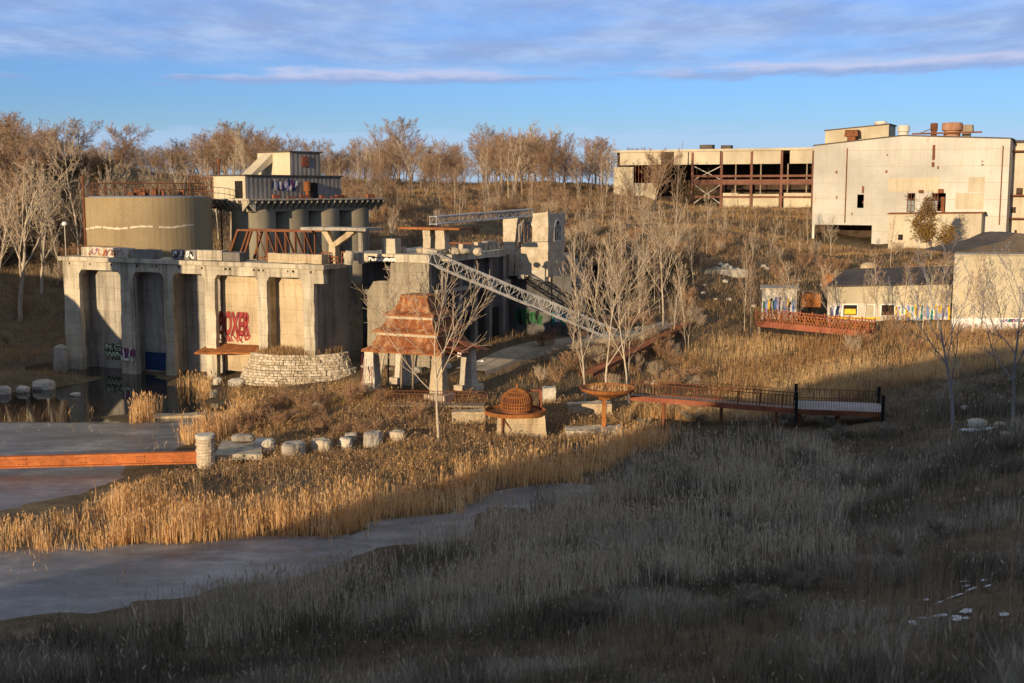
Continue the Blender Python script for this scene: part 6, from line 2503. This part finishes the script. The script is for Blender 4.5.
def build_trees():
    rng = random.Random(77)
    # the wooded skyline
    prof = [(0, 124), (15, 118), (40, 136), (70, 130), (100, 142), (130, 140), (160, 146), (200, 142), (225, 128), (250, 130), (280, 150), (330, 150), (350, 140), (370, 145), (400, 132), (430, 150),
            (460, 147), (490, 142), (520, 130), (545, 132), (570, 150), (600, 146), (620, 156), (660, 160)]

    def ytop(x):
        for (a, ya), (b, yb) in zip(prof[:-1], prof[1:]):
            if a <= x <= b:
                return ya + (yb - ya) * (x - a) / (b - a)
        return 155
    kinds = ['oak0', 'oak1', 'oak2', 'brown0', 'brown1', 'pole0', 'pole1', 'pole2', 'aspen0', 'aspen1']
    lab = {'o': 'broad crowned bare tree on the skyline ', 'b': 'brown upright bare tree on the skyline ', 'p': 'slender pale bare tree on the skyline ', 'a': 'pale branched bare tree on the skyline '}
    for k in range(175):
        x = rng.uniform(-25, 660)
        Y = rng.uniform(262, 345)
        key = rng.choice(kinds)
        ptree(key, x, Y, ytop(max(0, min(659, x))) + rng.gauss(0, 7) - 4, lab[key[0]] + zone(x), group='trees of the wooded skyline', wide=rng.uniform(.9, 1.4))
    # the solid wood far behind, one mass
    r3 = np.random.default_rng(8)
    parts, faces, off = [], [], 0
    base = []
    for i in range(4):
        it = branches(random.Random(300 + i), 12, .2, dict(OAK, n=(10, 7, 4), rmin=.035))
        me = tubes_mesh('tmp', it, TWIG_BR, (4, 3, 3, 3))
        v = np.zeros(len(me.vertices) * 3, np.float32)
        me.vertices.foreach_get('co', v)
        f = np.zeros(len(me.loops), np.int32)
        me.loops.foreach_get('vertex_index', f)
        v = v.reshape(-1, 3)
        base.append((v / v[:, 2].max() * 1.0, f))
        bpy.data.meshes.remove(me)
    for k in range(330):
        Y = r3.uniform(318, 430)
        x = r3.uniform(-90, 1110)
        X = (x - 512) / 1200 * Y
        g = gz(X, Y)
        yt = ytop(max(0, min(659, x))) + r3.uniform(0, 15)
        h = max(5.0, at(x, yt, Y).z - g)
        v, f = base[k % 4]
        a = r3.uniform(0, 6.28)
        w = h * r3.uniform(.9, 1.3)
        c, sn = math.cos(a) * w, math.sin(a) * w
        parts.append(np.stack([v[:, 0] * c - v[:, 1] * sn + X, v[:, 0] * sn + v[:, 1] * c + Y, v[:, 2] * h + g], 1))
        faces.append(f + off)
        off += len(v)
    fl = np.concatenate(faces)
    o = np_mesh('distant_wood', np.concatenate(parts), fl, np.full(len(fl) // 4, 4), TWIG_BR)
    tag(o, 'continuous band of brown bare wood along the far horizon', 'wood', kind='stuff')
    # hillside thickets in front of the skyline
    for k in range(60):
        x = rng.uniform(330, 640)
        Y = rng.uniform(195, 255)
        X = (x - 512) / 1200 * Y
        key = rng.choice(['brown0', 'brown1', 'pole2', 'pole0', 'oak1'])
        tree(key, X, Y, rng.uniform(4.5, 8.5), ('slim pale' if key[0] == 'p' else 'twiggy brown') + ' young tree on the slope ' + zone(x), name='young_tree', group='young trees on the brown slope', wide=rng.uniform(.9, 1.5))
    for k in range(34):
        x = rng.uniform(575, 830)
        Y = rng.uniform(180, 255)
        X = (x - 512) / 1200 * Y
        key = rng.choice(['pole0', 'pole1', 'pole2', 'aspen1'])
        tree(key, X, Y, rng.uniform(4, 8), 'thin pale sapling on the brown slope ' + zone(x), name='sapling', group='saplings below the steel frame shed', wide=rng.uniform(.8, 1.2))
    for k in range(60):
        x, Y = rng.uniform(-25, 112), rng.uniform(174, 216)
        X = (x - 512) / 1200 * Y
        tree('brush%d' % (k % 2), X, Y, rng.uniform(2.5, 5), 'dense dark brush on the left ridge ' + zone(x), name='shrub', cat='shrub', group='dark brush on the left ridge', wide=rng.uniform(1.2, 1.8))
    for k in range(24):
        x, Y = rng.uniform(556, 690), rng.uniform(150, 172)
        X = (x - 512) / 1200 * Y
        tree('brush%d' % (k % 2), X, Y, rng.uniform(2, 4.5), 'dark tangled brush ' + ('right of the stone tower' if x < 610 else 'behind the plank ramp'), name='shrub', cat='shrub', group='dark brush behind the middle trees', wide=rng.uniform(1.2, 1.8))
    # left ridge wood
    for k in range(38):
        x = rng.uniform(-30, 105)
        Y = rng.uniform(172, 240)
        key = rng.choice(['brown0', 'brown1', 'oak2', 'pole1', 'pole0', 'aspen2'])
        X = (x - 512) / 1200 * Y
        g = gz(X, Y)
        tree(key, X, Y, rng.uniform(4.5, 7.5), {'b': 'brown upright', 'o': 'broad dark', 'p': 'slender', 'a': 'pale'}[key[0]] + ' bare tree on the left ridge ' + zone(x), group='trees on the left ridge', wide=rng.uniform(.9, 1.4))
    for k in range(14):
        x = rng.uniform(90, 240)
        Y = rng.uniform(176, 235)
        key = rng.choice(['pole0', 'aspen0', 'aspen1', 'brown1'])
        ptree(key, x, Y, rng.uniform(140, 168), ('brown' if key[0] == 'b' else 'pale') + ' bare tree rising close behind the dock ' + zone(x), group='trees behind the tank')
    # tall pale trees at the left edge
    for k, (x, Y, yt, key, lab_, wd_) in enumerate(((18, 158, 150, 'fork0', 'tall pale many branched tree at the left edge, its foot in shade', 1.4), (40, 166, 168, 'fork1', 'pale tree just right of the tall left edge tree', 1.3),
                                              (78, 170, 118, 'aspen0', 'tall straight pale tree between the left trees and the tank', 1.0), (-6, 160, 165, 'aspen2', 'pale tree cut by the left picture edge', 1.2),
                                              (58, 178, 150, 'aspen1', 'slim pale tree behind the lamp post', 1.0), (20, 190, 108, 'oak1', 'tallest dark crowned tree on the left skyline', 1.0))):
        ptree(key, x, Y, yt, lab_, wide=wd_)
    # tree before the pagoda
    ptree('spread0', 437, 92.5, 258, 'young pale tree standing directly before the pagoda shelter', wide=1.05)
    # twiggy tree behind the curved wall at the broken hall corner
    ptree('fork1', 378, 116.5, 258, 'leaning pale twigged tree at the broken corner of the hall', wide=1.2, lean=-.12)
    ptree('fork0', 391, 126, 205, 'pale bush tree growing behind the square block on the terrace', wide=1.0, z=at(391, 250, 126).z)
    # the middle cluster of white trunks
    cl = [(607, 103, 225, 'spread1', 'thickest white trunked tree right behind the rusty dish', 1.3), (586, 106, 262, 'clear1', 'crooked pale trunk left of the thick tree by the dish', 1.1),
          (630, 107, 245, 'clear1', 'pale trunk leaning right of the thick tree by the dish', 1.2), (576, 137, 222, 'clear0', 'pale tree at the right end of the long boom', 1.2),
          (592, 133, 236, 'clear0', 'slender pale tree just past the foot of the long boom', 1.0), (620, 139, 208, 'pole2', 'straight thin white tree left of the forked one by the ramp', 1.0),
          (664, 140, 186, 'spread1', 'large forked white tree near the top of the plank ramp', 1.4), (640, 145, 215, 'clear1', 'pale tree behind the middle of the plank ramp', 1.1),
          (655, 150, 225, 'pole0', 'thin pale tree behind the forked white one', 1.0), (605, 146, 215, 'clear0', 'pale tree on the slope behind the boom foot', 1.2),
          (590, 152, 228, 'clear0', 'pale tree right of the stone tower ruins', 1.2), (675, 190, 140, 'pole1', 'tall thin pole tree before the steel frame shed', .8),
          (570, 150, 225, 'clear1', 'pale branched tree touching the stone tower', 1.1), (630, 158, 220, 'clear0', 'pale tree high on the slope above the ramp', 1.1),
          (746, 141, 232, 'pole0', 'slender pale tree at the left end of the far bridge', 1.0), (752, 139, 262, 'pole2', 'short pale sapling beside the slender one at the far bridge', 1.0),
          (694, 160, 222, 'clear0', 'pale sapling on the bank above the ramp head', 1.0)]
    for x, Y, yt, key, lab_, wd_ in cl:
        ptree(key, x, Y, yt, lab_, wide=wd_ * .72, group='pale trees of the middle cluster')
    for k in range(20):
        x, Y = rng.uniform(556, 705), rng.uniform(126, 168)
        X = (x - 512) / 1200 * Y
        if blocked1(X, Y):
            continue
        tree(('clear0', 'clear1', 'aspen2', 'pole0', 'clear1')[k % 5], X, Y, rng.uniform(5.5, 9.5), 'thin pale tree among the tangled trees ' + ('right of the stone tower' if x < 610 else 'along the plank ramp' if x < 660 else 'above the head of the plank ramp'), group='thin trees of the middle tangle', wide=rng.uniform(.8, 1.2))
    # right hand group
    cr = [(960, 84, 232, 'dark0', 'grey bare tree rooted in the shade at right', 1.0), (1022, 82, 240, 'dark1', 'grey bare tree cut by the right picture edge', 1.0)]
    for x, Y, yt, key, lab_, wd_ in cr:
        ptree(key, x, Y, yt, lab_, wide=wd_)
    for k, (x, Y, yt) in enumerate(((880, 138, 248), (868, 136, 270), (905, 139, 255), (925, 136, 262), (940, 137, 250), (800, 142, 255), (783, 144, 268), (833, 142, 262), (975, 134, 250), (995, 133, 262), (890, 190, 215), (830, 200, 215), (965, 195, 215), (770, 185, 215), (800, 190, 222), (752, 178, 225))):
        ptree(('pole0', 'aspen0', 'pole1', 'aspen2')[k % 4], x, Y, yt, 'thin bare tree ' + ('by the small painted hut' if x < 815 else 'before the long painted shed' if x < 952 else 'before the tall block building') if Y < 150 else 'thin bare tree on the slope ' + zone(x), group='thin trees before the painted sheds', wide=1.0)
    # round brown leaved tree in front of the lean-to
    p = at(931, 262, 196)
    X, Y = p.x, 196.0
    g = gz(X, Y)
    t = thing('brown_leaf_tree', 'rounded tree still holding brown leaves in front of the lean-to', 'tree', (X, Y, g))
    t.scale = (1.25, 1.25, 1.15)
    it = branches(random.Random(5), 7.5, .16, dict(OAK, n=(14, 8, 5), t0=(.12, .15, .1)))
    me = tubes_mesh('trunk', [b for b in it if b[0] <= 3], BARK_BR, (6, 5, 3, 3))
    o = bpy.data.objects.new('trunk', me)
    COL.objects.link(o)
    o.parent = t
    tips = []
    for lev, pts, rad in it:
        if lev >= 2:
            tips += pts
    r2 = np.random.default_rng(3)
    T = np.array([tuple(p) for p in tips])
    T = T[r2.integers(0, len(T), 9000)] + r2.normal(0, .28, (9000, 3))
    # conical outline
    top = T[:, 2].max()
    rr = np.hypot(T[:, 0], T[:, 1])
    T = T[rr < (1.02 - T[:, 2] / (top * 1.05)) * 4.2 + .3]
    o = leaf_mesh('crown', T, .13, LEAF, r2)
    o.parent = t
    # shrubs: reddish and pale, over banks and slopes
    spots = []
    for k in range(30):
        spots.append((rng.uniform(225, 420), rng.uniform(94, 107), 'shrub', rng.uniform(1.0, 2.0)))
    for k in range(44):
        spots.append((rng.uniform(540, 700), rng.uniform(112, 150), 'mix', rng.uniform(1.2, 2.6)))
    for k in range(40):
        spots.append((rng.uniform(560, 1000), rng.uniform(150, 205), 'mix', rng.uniform(1.5, 3.2)))
    for k in range(38):
        spots.append((rng.uniform(350, 640), rng.uniform(165, 250), 'mix', rng.uniform(1.8, 4.0)))
    for k in range(22):
        spots.append((rng.uniform(-20, 110), rng.uniform(148, 200), 'mix', rng.uniform(1.8, 4.0)))
    for k in range(14):
        spots.append((rng.uniform(855, 1024), rng.uniform(126, 136), 'mix', rng.uniform(1.2, 2.6)))
    for x, Y, kd, h in spots:
        X = (x - 512) / 1200 * Y
        if gz(X, Y) < .15 or blocked1(X, Y):
            continue
        key = 'shrub' if kd == 'shrub' or rng.random() < .6 else 'paleshrub'
        key += str(rng.randint(0, 1))
        nm = 'reddish twiggy shrub' if key.startswith('shrub') else 'pale twiggy shrub'
        where = ('left of the curved stone wall foot' if x < 262 else 'below the curved stone wall' if x < 350 else 'below the pagoda pillars') if kd == 'shrub' else (
            'on the slope ' + zone(x) if Y > 164 else 'beside the plank ramp' if x < 700 else 'between the ramp and the far bridge' if x < 756 else 'beside the far bridge' if x < 868 else 'below the block building')
        if x < 120 and kd != 'shrub':
            where = 'on the left ridge bank'
        tree(key, X, Y, h, nm + ' ' + where, name='shrub', cat='shrub', group='twiggy shrubs', wide=rng.uniform(1, 1.4))
    for k in range(26):
        x, Y = rng.uniform(872, 1030), rng.uniform(30.5, 36)
        X = (x - 512) / 1200 * Y
        tree('pole%d' % (k % 3), X, Y, rng.uniform(1.6, 3.0), 'thin dark leafless stem rising in the lower right corner', name='sapling', cat='sapling', group='thin stems in the lower right corner', wide=.5)
    # shaded shrubs of the near right slope
    for k in range(34):
        x, Y = rng.uniform(560, 1040), rng.uniform(38, 100)
        X = (x - 512) / 1200 * Y
        key = rng.choice(['greybrush0', 'greybrush1'])
        tree(key, X, Y, rng.uniform(.7, 1.2), 'dark twiggy shrub in the shade ' + ('below the long footbridge' if x < 790 else 'below the viewing platform' if x < 890 else 'near the grey bare trees') + (', far up the slope' if Y > 75 else ', low on the near slope'), name='shrub', cat='shrub', group='dark shrubs on the shaded slope', wide=rng.uniform(1.3, 2.0))


def zone(x):
    """what stands in front of that stretch of the skyline"""
    for lim, nm in ((40, 'above the left shore'), (88, 'above the lamp post'), (150, 'above the left half of the round tank'), (205, 'above the right half of the round tank'), (262, 'left of the head house tower'),
                    (322, 'behind the head house tower'), (372, 'just right of the head house'), (425, 'above the square terrace block'), (470, 'above the twin pier stand'), (505, 'above the middle of the level boom'),
                    (562, 'above the ruined stone tower'), (612, 'between the stone tower and the steel frame shed'), (700, 'at the left end of the steel frame shed'), (760, 'below the middle of the steel frame shed'), (812, 'below the right end of the steel frame shed'), (2000, 'below the white building')):
        if x < lim:
            return nm


def blocked1(x, y):
    for ox, oy, ax, ay, u0, u1, d0, d1 in CLEAR:
        dx, dy = x - ox, y - oy
        u, d = dx * ax + dy * ay, -dx * ay + dy * ax
        if u0 < u < u1 and d0 < d < d1:
            return True
    return False


def blocked(X, Y):
    m = np.zeros(len(X), bool)
    for ox, oy, ax, ay, u0, u1, d0, d1 in CLEAR:
        dx, dy = X - ox, Y - oy
        u, d = dx * ax + dy * ay, -dx * ay + dy * ax
        m |= (u > u0) & (u < u1) & (d > d0) & (d < d1)
    for x, y in PATHPTS:
        m |= (X - x) ** 2 + (Y - y) ** 2 < 2.7 ** 2
    return m


def np_mesh(name, verts, faces_flat, sizes, mat, matidx=None):
    me = bpy.data.meshes.new(name)
    me.vertices.add(len(verts))
    me.vertices.foreach_set('co', verts.astype(np.float32).ravel())
    me.loops.add(len(faces_flat))
    me.loops.foreach_set('vertex_index', faces_flat.astype(np.int32))
    me.polygons.add(len(sizes))
    st = np.concatenate([[0], np.cumsum(sizes)[:-1]]).astype(np.int32)
    me.polygons.foreach_set('loop_start', st)
    for m in (mat if isinstance(mat, list) else [mat]):
        me.materials.append(m)
    if matidx is not None:
        me.polygons.foreach_set('material_index', matidx.astype(np.int32))
    me.update(calc_edges=True)
    me.validate()
    o = bpy.data.objects.new(name, me)
    COL.objects.link(o)
    return o


def leaf_mesh(name, C, size, mat, r2):
    n = len(C)
    a = r2.normal(0, 1, (n, 3))
    a /= np.linalg.norm(a, axis=1)[:, None]
    b = np.cross(a, r2.normal(0, 1, (n, 3)))
    b /= np.linalg.norm(b, axis=1)[:, None]
    s = size * r2.uniform(.6, 1.4, (n, 1))
    v = np.stack([C - a * s, C - b * s * .55, C + a * s, C + b * s * .55], 1).reshape(-1, 3)
    return np_mesh(name, v, np.arange(4 * n), np.full(n, 4), mat)


def blade_mesh(name, X, Y, Hh, Wd, mat, r2, lean=.18, head=None, heads=0.0, headmat=None, droop=0.0):
    """dry blades: each a tapering bent strip (5 verts, quad + triangle); optional seed heads"""
    n = len(X)
    Z = gz_np(X, Y) - .05
    az = r2.uniform(0, 2 * np.pi, n)
    wx, wy = np.cos(az), np.sin(az)
    la = r2.uniform(0, 2 * np.pi, n)
    ll = np.abs(r2.normal(0, lean, n)) * Hh
    lx, ly = np.cos(la) * ll, np.sin(la) * ll
    p0 = np.stack([X, Y, Z], 1)
    pm = p0 + np.stack([lx * .35, ly * .35, Hh * .55], 1)
    pt = p0 + np.stack([lx * (1 + droop), ly * (1 + droop), Hh * (1 - droop * .35)], 1)
    wv = np.stack([wx, wy, np.zeros(n)], 1) * (Wd / 2)[:, None]
    v = np.stack([p0 - wv, p0 + wv, pm + wv * .8, pm - wv * .8, pt], 1).reshape(-1, 3)
    b = np.arange(n) * 5
    q = np.stack([b, b + 1, b + 2, b + 3, b + 3, b + 2, b + 4], 1).ravel()
    sizes = np.tile([4, 3], n)
    mi = np.zeros(2 * n)
    mats = [mat]
    if heads > 0:
        k = np.where(r2.random(n) < heads)[0]
        h = len(k)
        hl = (Hh[k] * r2.uniform(.08, .16, h))[:, None]
        hw = (Wd[k] * r2.uniform(.9, 1.7, h))[:, None]
        d = pt[k] - pm[k]
        d /= np.linalg.norm(d, axis=1)[:, None]
        c = pt[k] - d * hl * .3
        parts, fl = [], []
        base = len(v)
        for s in (0, 1):
            w = np.stack([wx[k], wy[k], np.zeros(h)], 1) if s == 0 else np.stack([-wy[k], wx[k], np.zeros(h)], 1)
            parts.append(np.stack([c - d * hl, c + w * hw, c + d * hl, c - w * hw], 1).reshape(-1, 3))
            fl.append(np.arange(4 * h) + base + s * 4 * h)
        v = np.concatenate([v] + parts)
        q = np.concatenate([q] + fl)
        sizes = np.concatenate([sizes, np.full(2 * h, 4)])
        mi = np.concatenate([mi, np.ones(2 * h)])
        mats = [mat, headmat]
    return np_mesh(name, v, q, sizes, mats, mi)


def in_poly(px, py, poly):
    inside = np.zeros(len(px), bool)
    j = len(poly) - 1
    for i in range(len(poly)):
        xi, yi = poly[i]
        xj, yj = poly[j]
        c = ((yi > py) != (yj > py)) & (px < (xj - xi) * (py - yi) / (yj - yi + 1e-9) + xi)
        inside ^= c
        j = i
    return inside


def sample(r2, n, y0, y1, power=1.0):
    """points of the viewed wedge of ground between two depths"""
    u = r2.random(n)
    k = power + 1e-6
    Y = (y0 ** (2 - k) + u * (y1 ** (2 - k) - y0 ** (2 - k))) ** (1 / (2 - k))
    X = (r2.random(n) - .5) * Y * (1024 / 1200.) * 1.12
    return X, Y


def vnoise(X, Y, s, seed):
    return (np.sin(X * s + seed + 1.7 * np.sin(Y * s * .7 + seed)) * np.sin(Y * s * 1.1 + 2.1 * np.sin(X * s * .6 + seed * 2)) + 1) / 2


def build_plants():
    r2 = np.random.default_rng(12)
    ice_lo = [(-80, 650), (0, 645), (120, 628), (240, 600), (400, 557), (520, 519), (600, 487)]
    fg = [(-100, 652)] + ice_lo[1:] + [(640, 455), (760, 402), (880, 375), (1100, 330), (1200, 760), (-120, 760)]
    # ---- tall cattails round the pools
    reedP = [(-60, 548), (60, 553), (130, 545), (200, 547), (330, 543), (430, 520), (510, 498), (575, 485), (640, 455), (700, 425), (690, 412), (640, 428), (580, 460), (510, 474), (430, 492),
             (330, 505), (235, 512), (160, 500), (105, 500), (70, 518), (0, 524), (-60, 525)]
    reedQ = [(130, 420), (138, 406), (160, 392), (195, 384), (212, 392), (210, 400), (180, 402), (150, 420), (190, 440), (205, 430), (225, 425), (235, 412), (265, 415), (240, 432), (205, 446), (150, 444), (128, 430)]
    X, Y = sample(r2, 520000, 64, 124, .6)
    G = gz_np(X, Y)
    px, py = proj(X, Y, G)
    m = (G > -.12) & ~blocked(X, Y)
    jx = px + 16 * (vnoise(X, Y, .9, 21.) - .5)
    jy = py + 16 * (vnoise(X, Y, 1.3, 11.) - .5) + r2.normal(0, 2.0, len(X))
    mm = m & in_poly(jx, jy, reedP) & (r2.random(len(X)) < .10 + .9 * vnoise(X, Y, .9, 1.0) * (.35 + .65 * vnoise(X, Y, 2.3, 6.0)))
    x, y = X[mm], Y[mm]
    lowp = np.clip((np.abs(px[mm] - 30) < 0) * 1.0, 0, 1)
    edge = vnoise(x, y, .35, 4.0)
    h = r2.uniform(.5, 2.1, len(x)) * (.55 + .6 * edge)
    # the strip on the far left is trampled and low
    far_left = px[mm] < 110
    h = np.where(far_left, h * r2.uniform(.3, .75, len(x)), h)
    o = blade_mesh('cattail_bed', x, y, h, r2.uniform(.025, .055, len(x)), REED, r2, .2, heads=.16, headmat=REED)
    tag(o, 'tall tan cattails growing along the pool edge and lit by low sun', 'reeds', kind='stuff')
    mm = m & in_poly(px, py, reedQ) & (r2.random(len(X)) < (.08 + .5 * vnoise(X, Y, .8, 3.0)))
    x, y = X[mm], Y[mm]
    o = blade_mesh('reed_clumps', x, y, r2.uniform(.7, 2.0, len(x)), r2.uniform(.03, .06, len(x)), REED, r2, .2, heads=.3, headmat=REED)
    tag(o, 'loose tan reed clumps in the shallow water below the dock', 'reeds', kind='stuff')
    X, Y = sample(r2, 5200, 52, 112, .6)
    G = gz_np(X, Y)
    mm = (G < .0) & (vnoise(X, Y, .5, 17.) > .62) & (X > -60)
    x, y = X[mm], Y[mm]
    o = blade_mesh('frozen_in_reeds', x, y, r2.uniform(.5, 1.4, len(x)), r2.uniform(.02, .04, len(x)), REED, r2, .5, heads=.1, headmat=REED, droop=.3)
    tag(o, 'single broken reeds frozen into the grey ice', 'reeds', kind='stuff')
    # ---- field of tan grass on the right
    fieldP = [(620, 425), (650, 395), (690, 352), (720, 338), (880, 332), (1010, 325), (1100, 320), (1100, 345), (900, 392), (760, 420), (690, 440)]
    X, Y = sample(r2, 480000, 86, 150, .3)
    G = gz_np(X, Y)
    px, py = proj(X, Y, G)
    mm = (G > .05) & ~blocked(X, Y) & in_poly(px, py, fieldP) & (r2.random(len(X)) < .12 + .9 * vnoise(X, Y, .5, 8.0) * (.3 + .7 * vnoise(X, Y, 1.7, 3.0)))
    x, y = X[mm], Y[mm]
    o = blade_mesh('field_grass', x, y, r2.uniform(.7, 1.5, len(x)) * (.7 + .5 * vnoise(x, y, .25, 2.)), r2.uniform(.02, .045, len(x)), FIELD, r2, .2, heads=.10, headmat=FIELD)
    tag(o, 'tall tan grass filling the hollow behind the footbridge', 'grass', kind='stuff')
    # ---- weeds of the shaded foreground
    X, Y = sample(r2, 620000, 17, 128, 1.35)
    G = gz_np(X, Y)
    px, py = proj(X, Y, G)
    mm = (G > .12) & ~blocked(X, Y) & in_poly(px + 20 * (vnoise(X, Y, .8, 31.) - .5), py + 10 * (vnoise(X, Y, 1.1, 13.) - .5) + r2.normal(0, 2.5, len(X)), fg) & (r2.random(len(X)) < .06 + 1.1 * vnoise(X, Y, .33, 5.0) * (.25 + .75 * vnoise(X, Y, 1.3, 9.0)))
    x, y = X[mm], Y[mm]
    big = vnoise(x, y, .22, 6.0)
    h = r2.uniform(.35, 1.5, len(x)) * (.35 + 1.6 * big * vnoise(x, y, .9, 2.0))
    o = blade_mesh('foreground_weeds', x, y, h, r2.uniform(.010, .024, len(x)) * (.7 + y / 80), WEED, r2, .28, heads=.028, headmat=FLUFF, droop=.2)
    tag(o, 'dense dry grey weeds covering the shaded foreground slope', 'weeds', kind='stuff')
    # ---- taller grey straw reeds standing in drifts over the shaded hollow
    drift = [(330, 590), (400, 560), (520, 522), (600, 490), (640, 460), (760, 425), (860, 470), (840, 560), (700, 600), (520, 612), (330, 640), (180, 640), (120, 640), (240, 602)]
    X, Y = sample(r2, 260000, 38, 100, 1.1)
    G = gz_np(X, Y)
    px, py = proj(X, Y, G)
    mm = (G > -.05) & ~blocked(X, Y) & in_poly(px + 40 * (vnoise(X, Y, .5, 3.) - .5), py + 24 * (vnoise(X, Y, .6, 4.) - .5), drift) & (r2.random(len(X)) < 1.1 * vnoise(X, Y, .28, 2.0) ** 1.5 * (.15 + .85 * vnoise(X, Y, 1.4, 7.0)))
    x, y = X[mm], Y[mm]
    o = blade_mesh('shaded_reeds', x, y, r2.uniform(.8, 1.9, len(x)) * (.6 + .5 * vnoise(x, y, .5, 5.)), r2.uniform(.014, .03, len(x)) * (.6 + y / 90), SHREED, r2, .22, heads=.34, headmat=FLUFF)
    tag(o, 'drifts of tall grey straw reeds in the shaded hollow beyond the ice', 'reeds', kind='stuff')
    # ---- brown grass on banks and hills
    X, Y = sample(r2, 800000, 84, 330, .9)
    G = gz_np(X, Y)
    px, py = proj(X, Y, G)
    notin = ~in_poly(px, py, fg) & ~in_poly(px, py, reedP) & ~in_poly(px, py, fieldP)
    mm = (G > .15) & ~blocked(X, Y) & notin & (r2.random(len(X)) < .10 + .9 * vnoise(X, Y, .4, 3.0) * (.3 + .7 * vnoise(X, Y, 1.2, 2.0)))
    x, y = X[mm], Y[mm]
    lowm = np.where(y < 112, .55, 1.0)
    o = blade_mesh('hill_grass', x, y, r2.uniform(.35, 1.0, len(x)) * lowm * (.6 + .7 * vnoise(x, y, .2, 7.)) * (.8 + y / 600), r2.uniform(.018, .038, len(x)) * (y / 110), HILLG, r2, .35, droop=.25)
    tag(o, 'dry golden brown grass covering the banks and hillside', 'grass', kind='stuff')
    # short dry grass of the bank round the stepping boulders
    bankP = [(100, 505), (150, 478), (215, 470), (225, 440), (215, 415), (235, 388), (420, 384), (480, 398), (640, 398), (660, 420), (580, 470), (510, 480), (430, 496), (330, 508), (235, 515), (160, 505)]
    X, Y = sample(r2, 330000, 74, 120, .6)
    G = gz_np(X, Y)
    px, py = proj(X, Y, G)
    mm = (G > .1) & ~blocked(X, Y) & in_poly(px, py, bankP) & (r2.random(len(X)) < .25 + .75 * vnoise(X, Y, .7, 2.0))
    x, y = X[mm], Y[mm]
    o = blade_mesh('bank_grass', x, y, r2.uniform(.2, .75, len(x)) * (.5 + .9 * vnoise(x, y, .45, 1.)), r2.uniform(.02, .05, len(x)), HILLG, r2, .4, heads=.1, headmat=REED, droop=.2)
    tag(o, 'short brown and gold grass on the bank round the stepping boulders', 'grass', kind='stuff')
    # grass on the curved wall's fill
    n = 1500
    a, rr = r2.uniform(0, 2 * np.pi, n), np.sqrt(r2.random(n))
    X = WALLC.x + 4.4 * rr * np.cos(a)
    Y = WALLC.y + 2.6 * rr * np.sin(a)
    h = r2.uniform(.3, .9, n)
    Z0 = gz_np(X, Y)
    o = blade_mesh('wall_top_grass', X, Y, h, r2.uniform(.03, .06, n), HILLG, r2, .3)
    co = np.zeros(len(o.data.vertices) * 3, np.float32)
    o.data.vertices.foreach_get('co', co)
    co = co.reshape(-1, 3)
    co[:, 2] += np.repeat(WALLZ - .1 - Z0 + .05, 5)
    o.data.vertices.foreach_set('co', co.ravel())
    tag(o, 'dry grass growing on top of the curved stone wall', 'grass', kind='stuff')
    # grass sods in the rusty dish
    n = 220
    c = at(604, 396, 97)
    a, rr = r2.uniform(0, 2 * np.pi, n), np.sqrt(r2.random(n))
    X, Y = c.x + .3 + 1.7 * rr * np.cos(a), c.y + 1.7 * rr * np.sin(a)
    Z0 = gz_np(X, Y)
    o = blade_mesh('dish_grass', X, Y, r2.uniform(.2, .7, n), r2.uniform(.04, .07, n), REED, r2, .2)
    co = np.zeros(len(o.data.vertices) * 3, np.float32)
    o.data.vertices.foreach_get('co', co)
    co = co.reshape(-1, 3)
    co[:, 2] += np.repeat(at(604, 392, 94.7).z - .3 - Z0, 5)
    o.data.vertices.foreach_set('co', co.ravel())
    tag(o, 'tuft of dry grass growing in the raised rusty dish', 'grass', kind='stuff')


def build_snow():
    rng = random.Random(9)
    spots = [(rng.gauss(968, 30), 612, rng.uniform(35, 41), rng.uniform(.08, .24), rng.uniform(.02, .07)) for _ in range(18)]
    spots += [(988, 434, 83, 1.2, .25), (1008, 474, 69, .5, .15), (1000, 440, 81, .6, .15)]
    for k, (x, y, Y, w, d) in enumerate(spots):
        X = (x - 512) / 1200 * Y
        mb = MB()
        n = 18
        pts = []
        for i in range(n):
            a = 2 * math.pi * i / n
            r = 1 + rng.uniform(-.3, .3)
            pts.append((X + w * r * math.cos(a), Y + d * 3 * r * math.sin(a)))
        vs = [(px_, py_, gz(px_, py_) + .04) for px_, py_ in pts] + [(X, Y, gz(X, Y) + .08)]
        mb.add(vs, [(i, (i + 1) % n, n) for i in range(n)])
        tag(mb.build('snow_patch', SNOW, None, smooth=True), kind='structure')


build_trees()
build_plants()
build_snow()
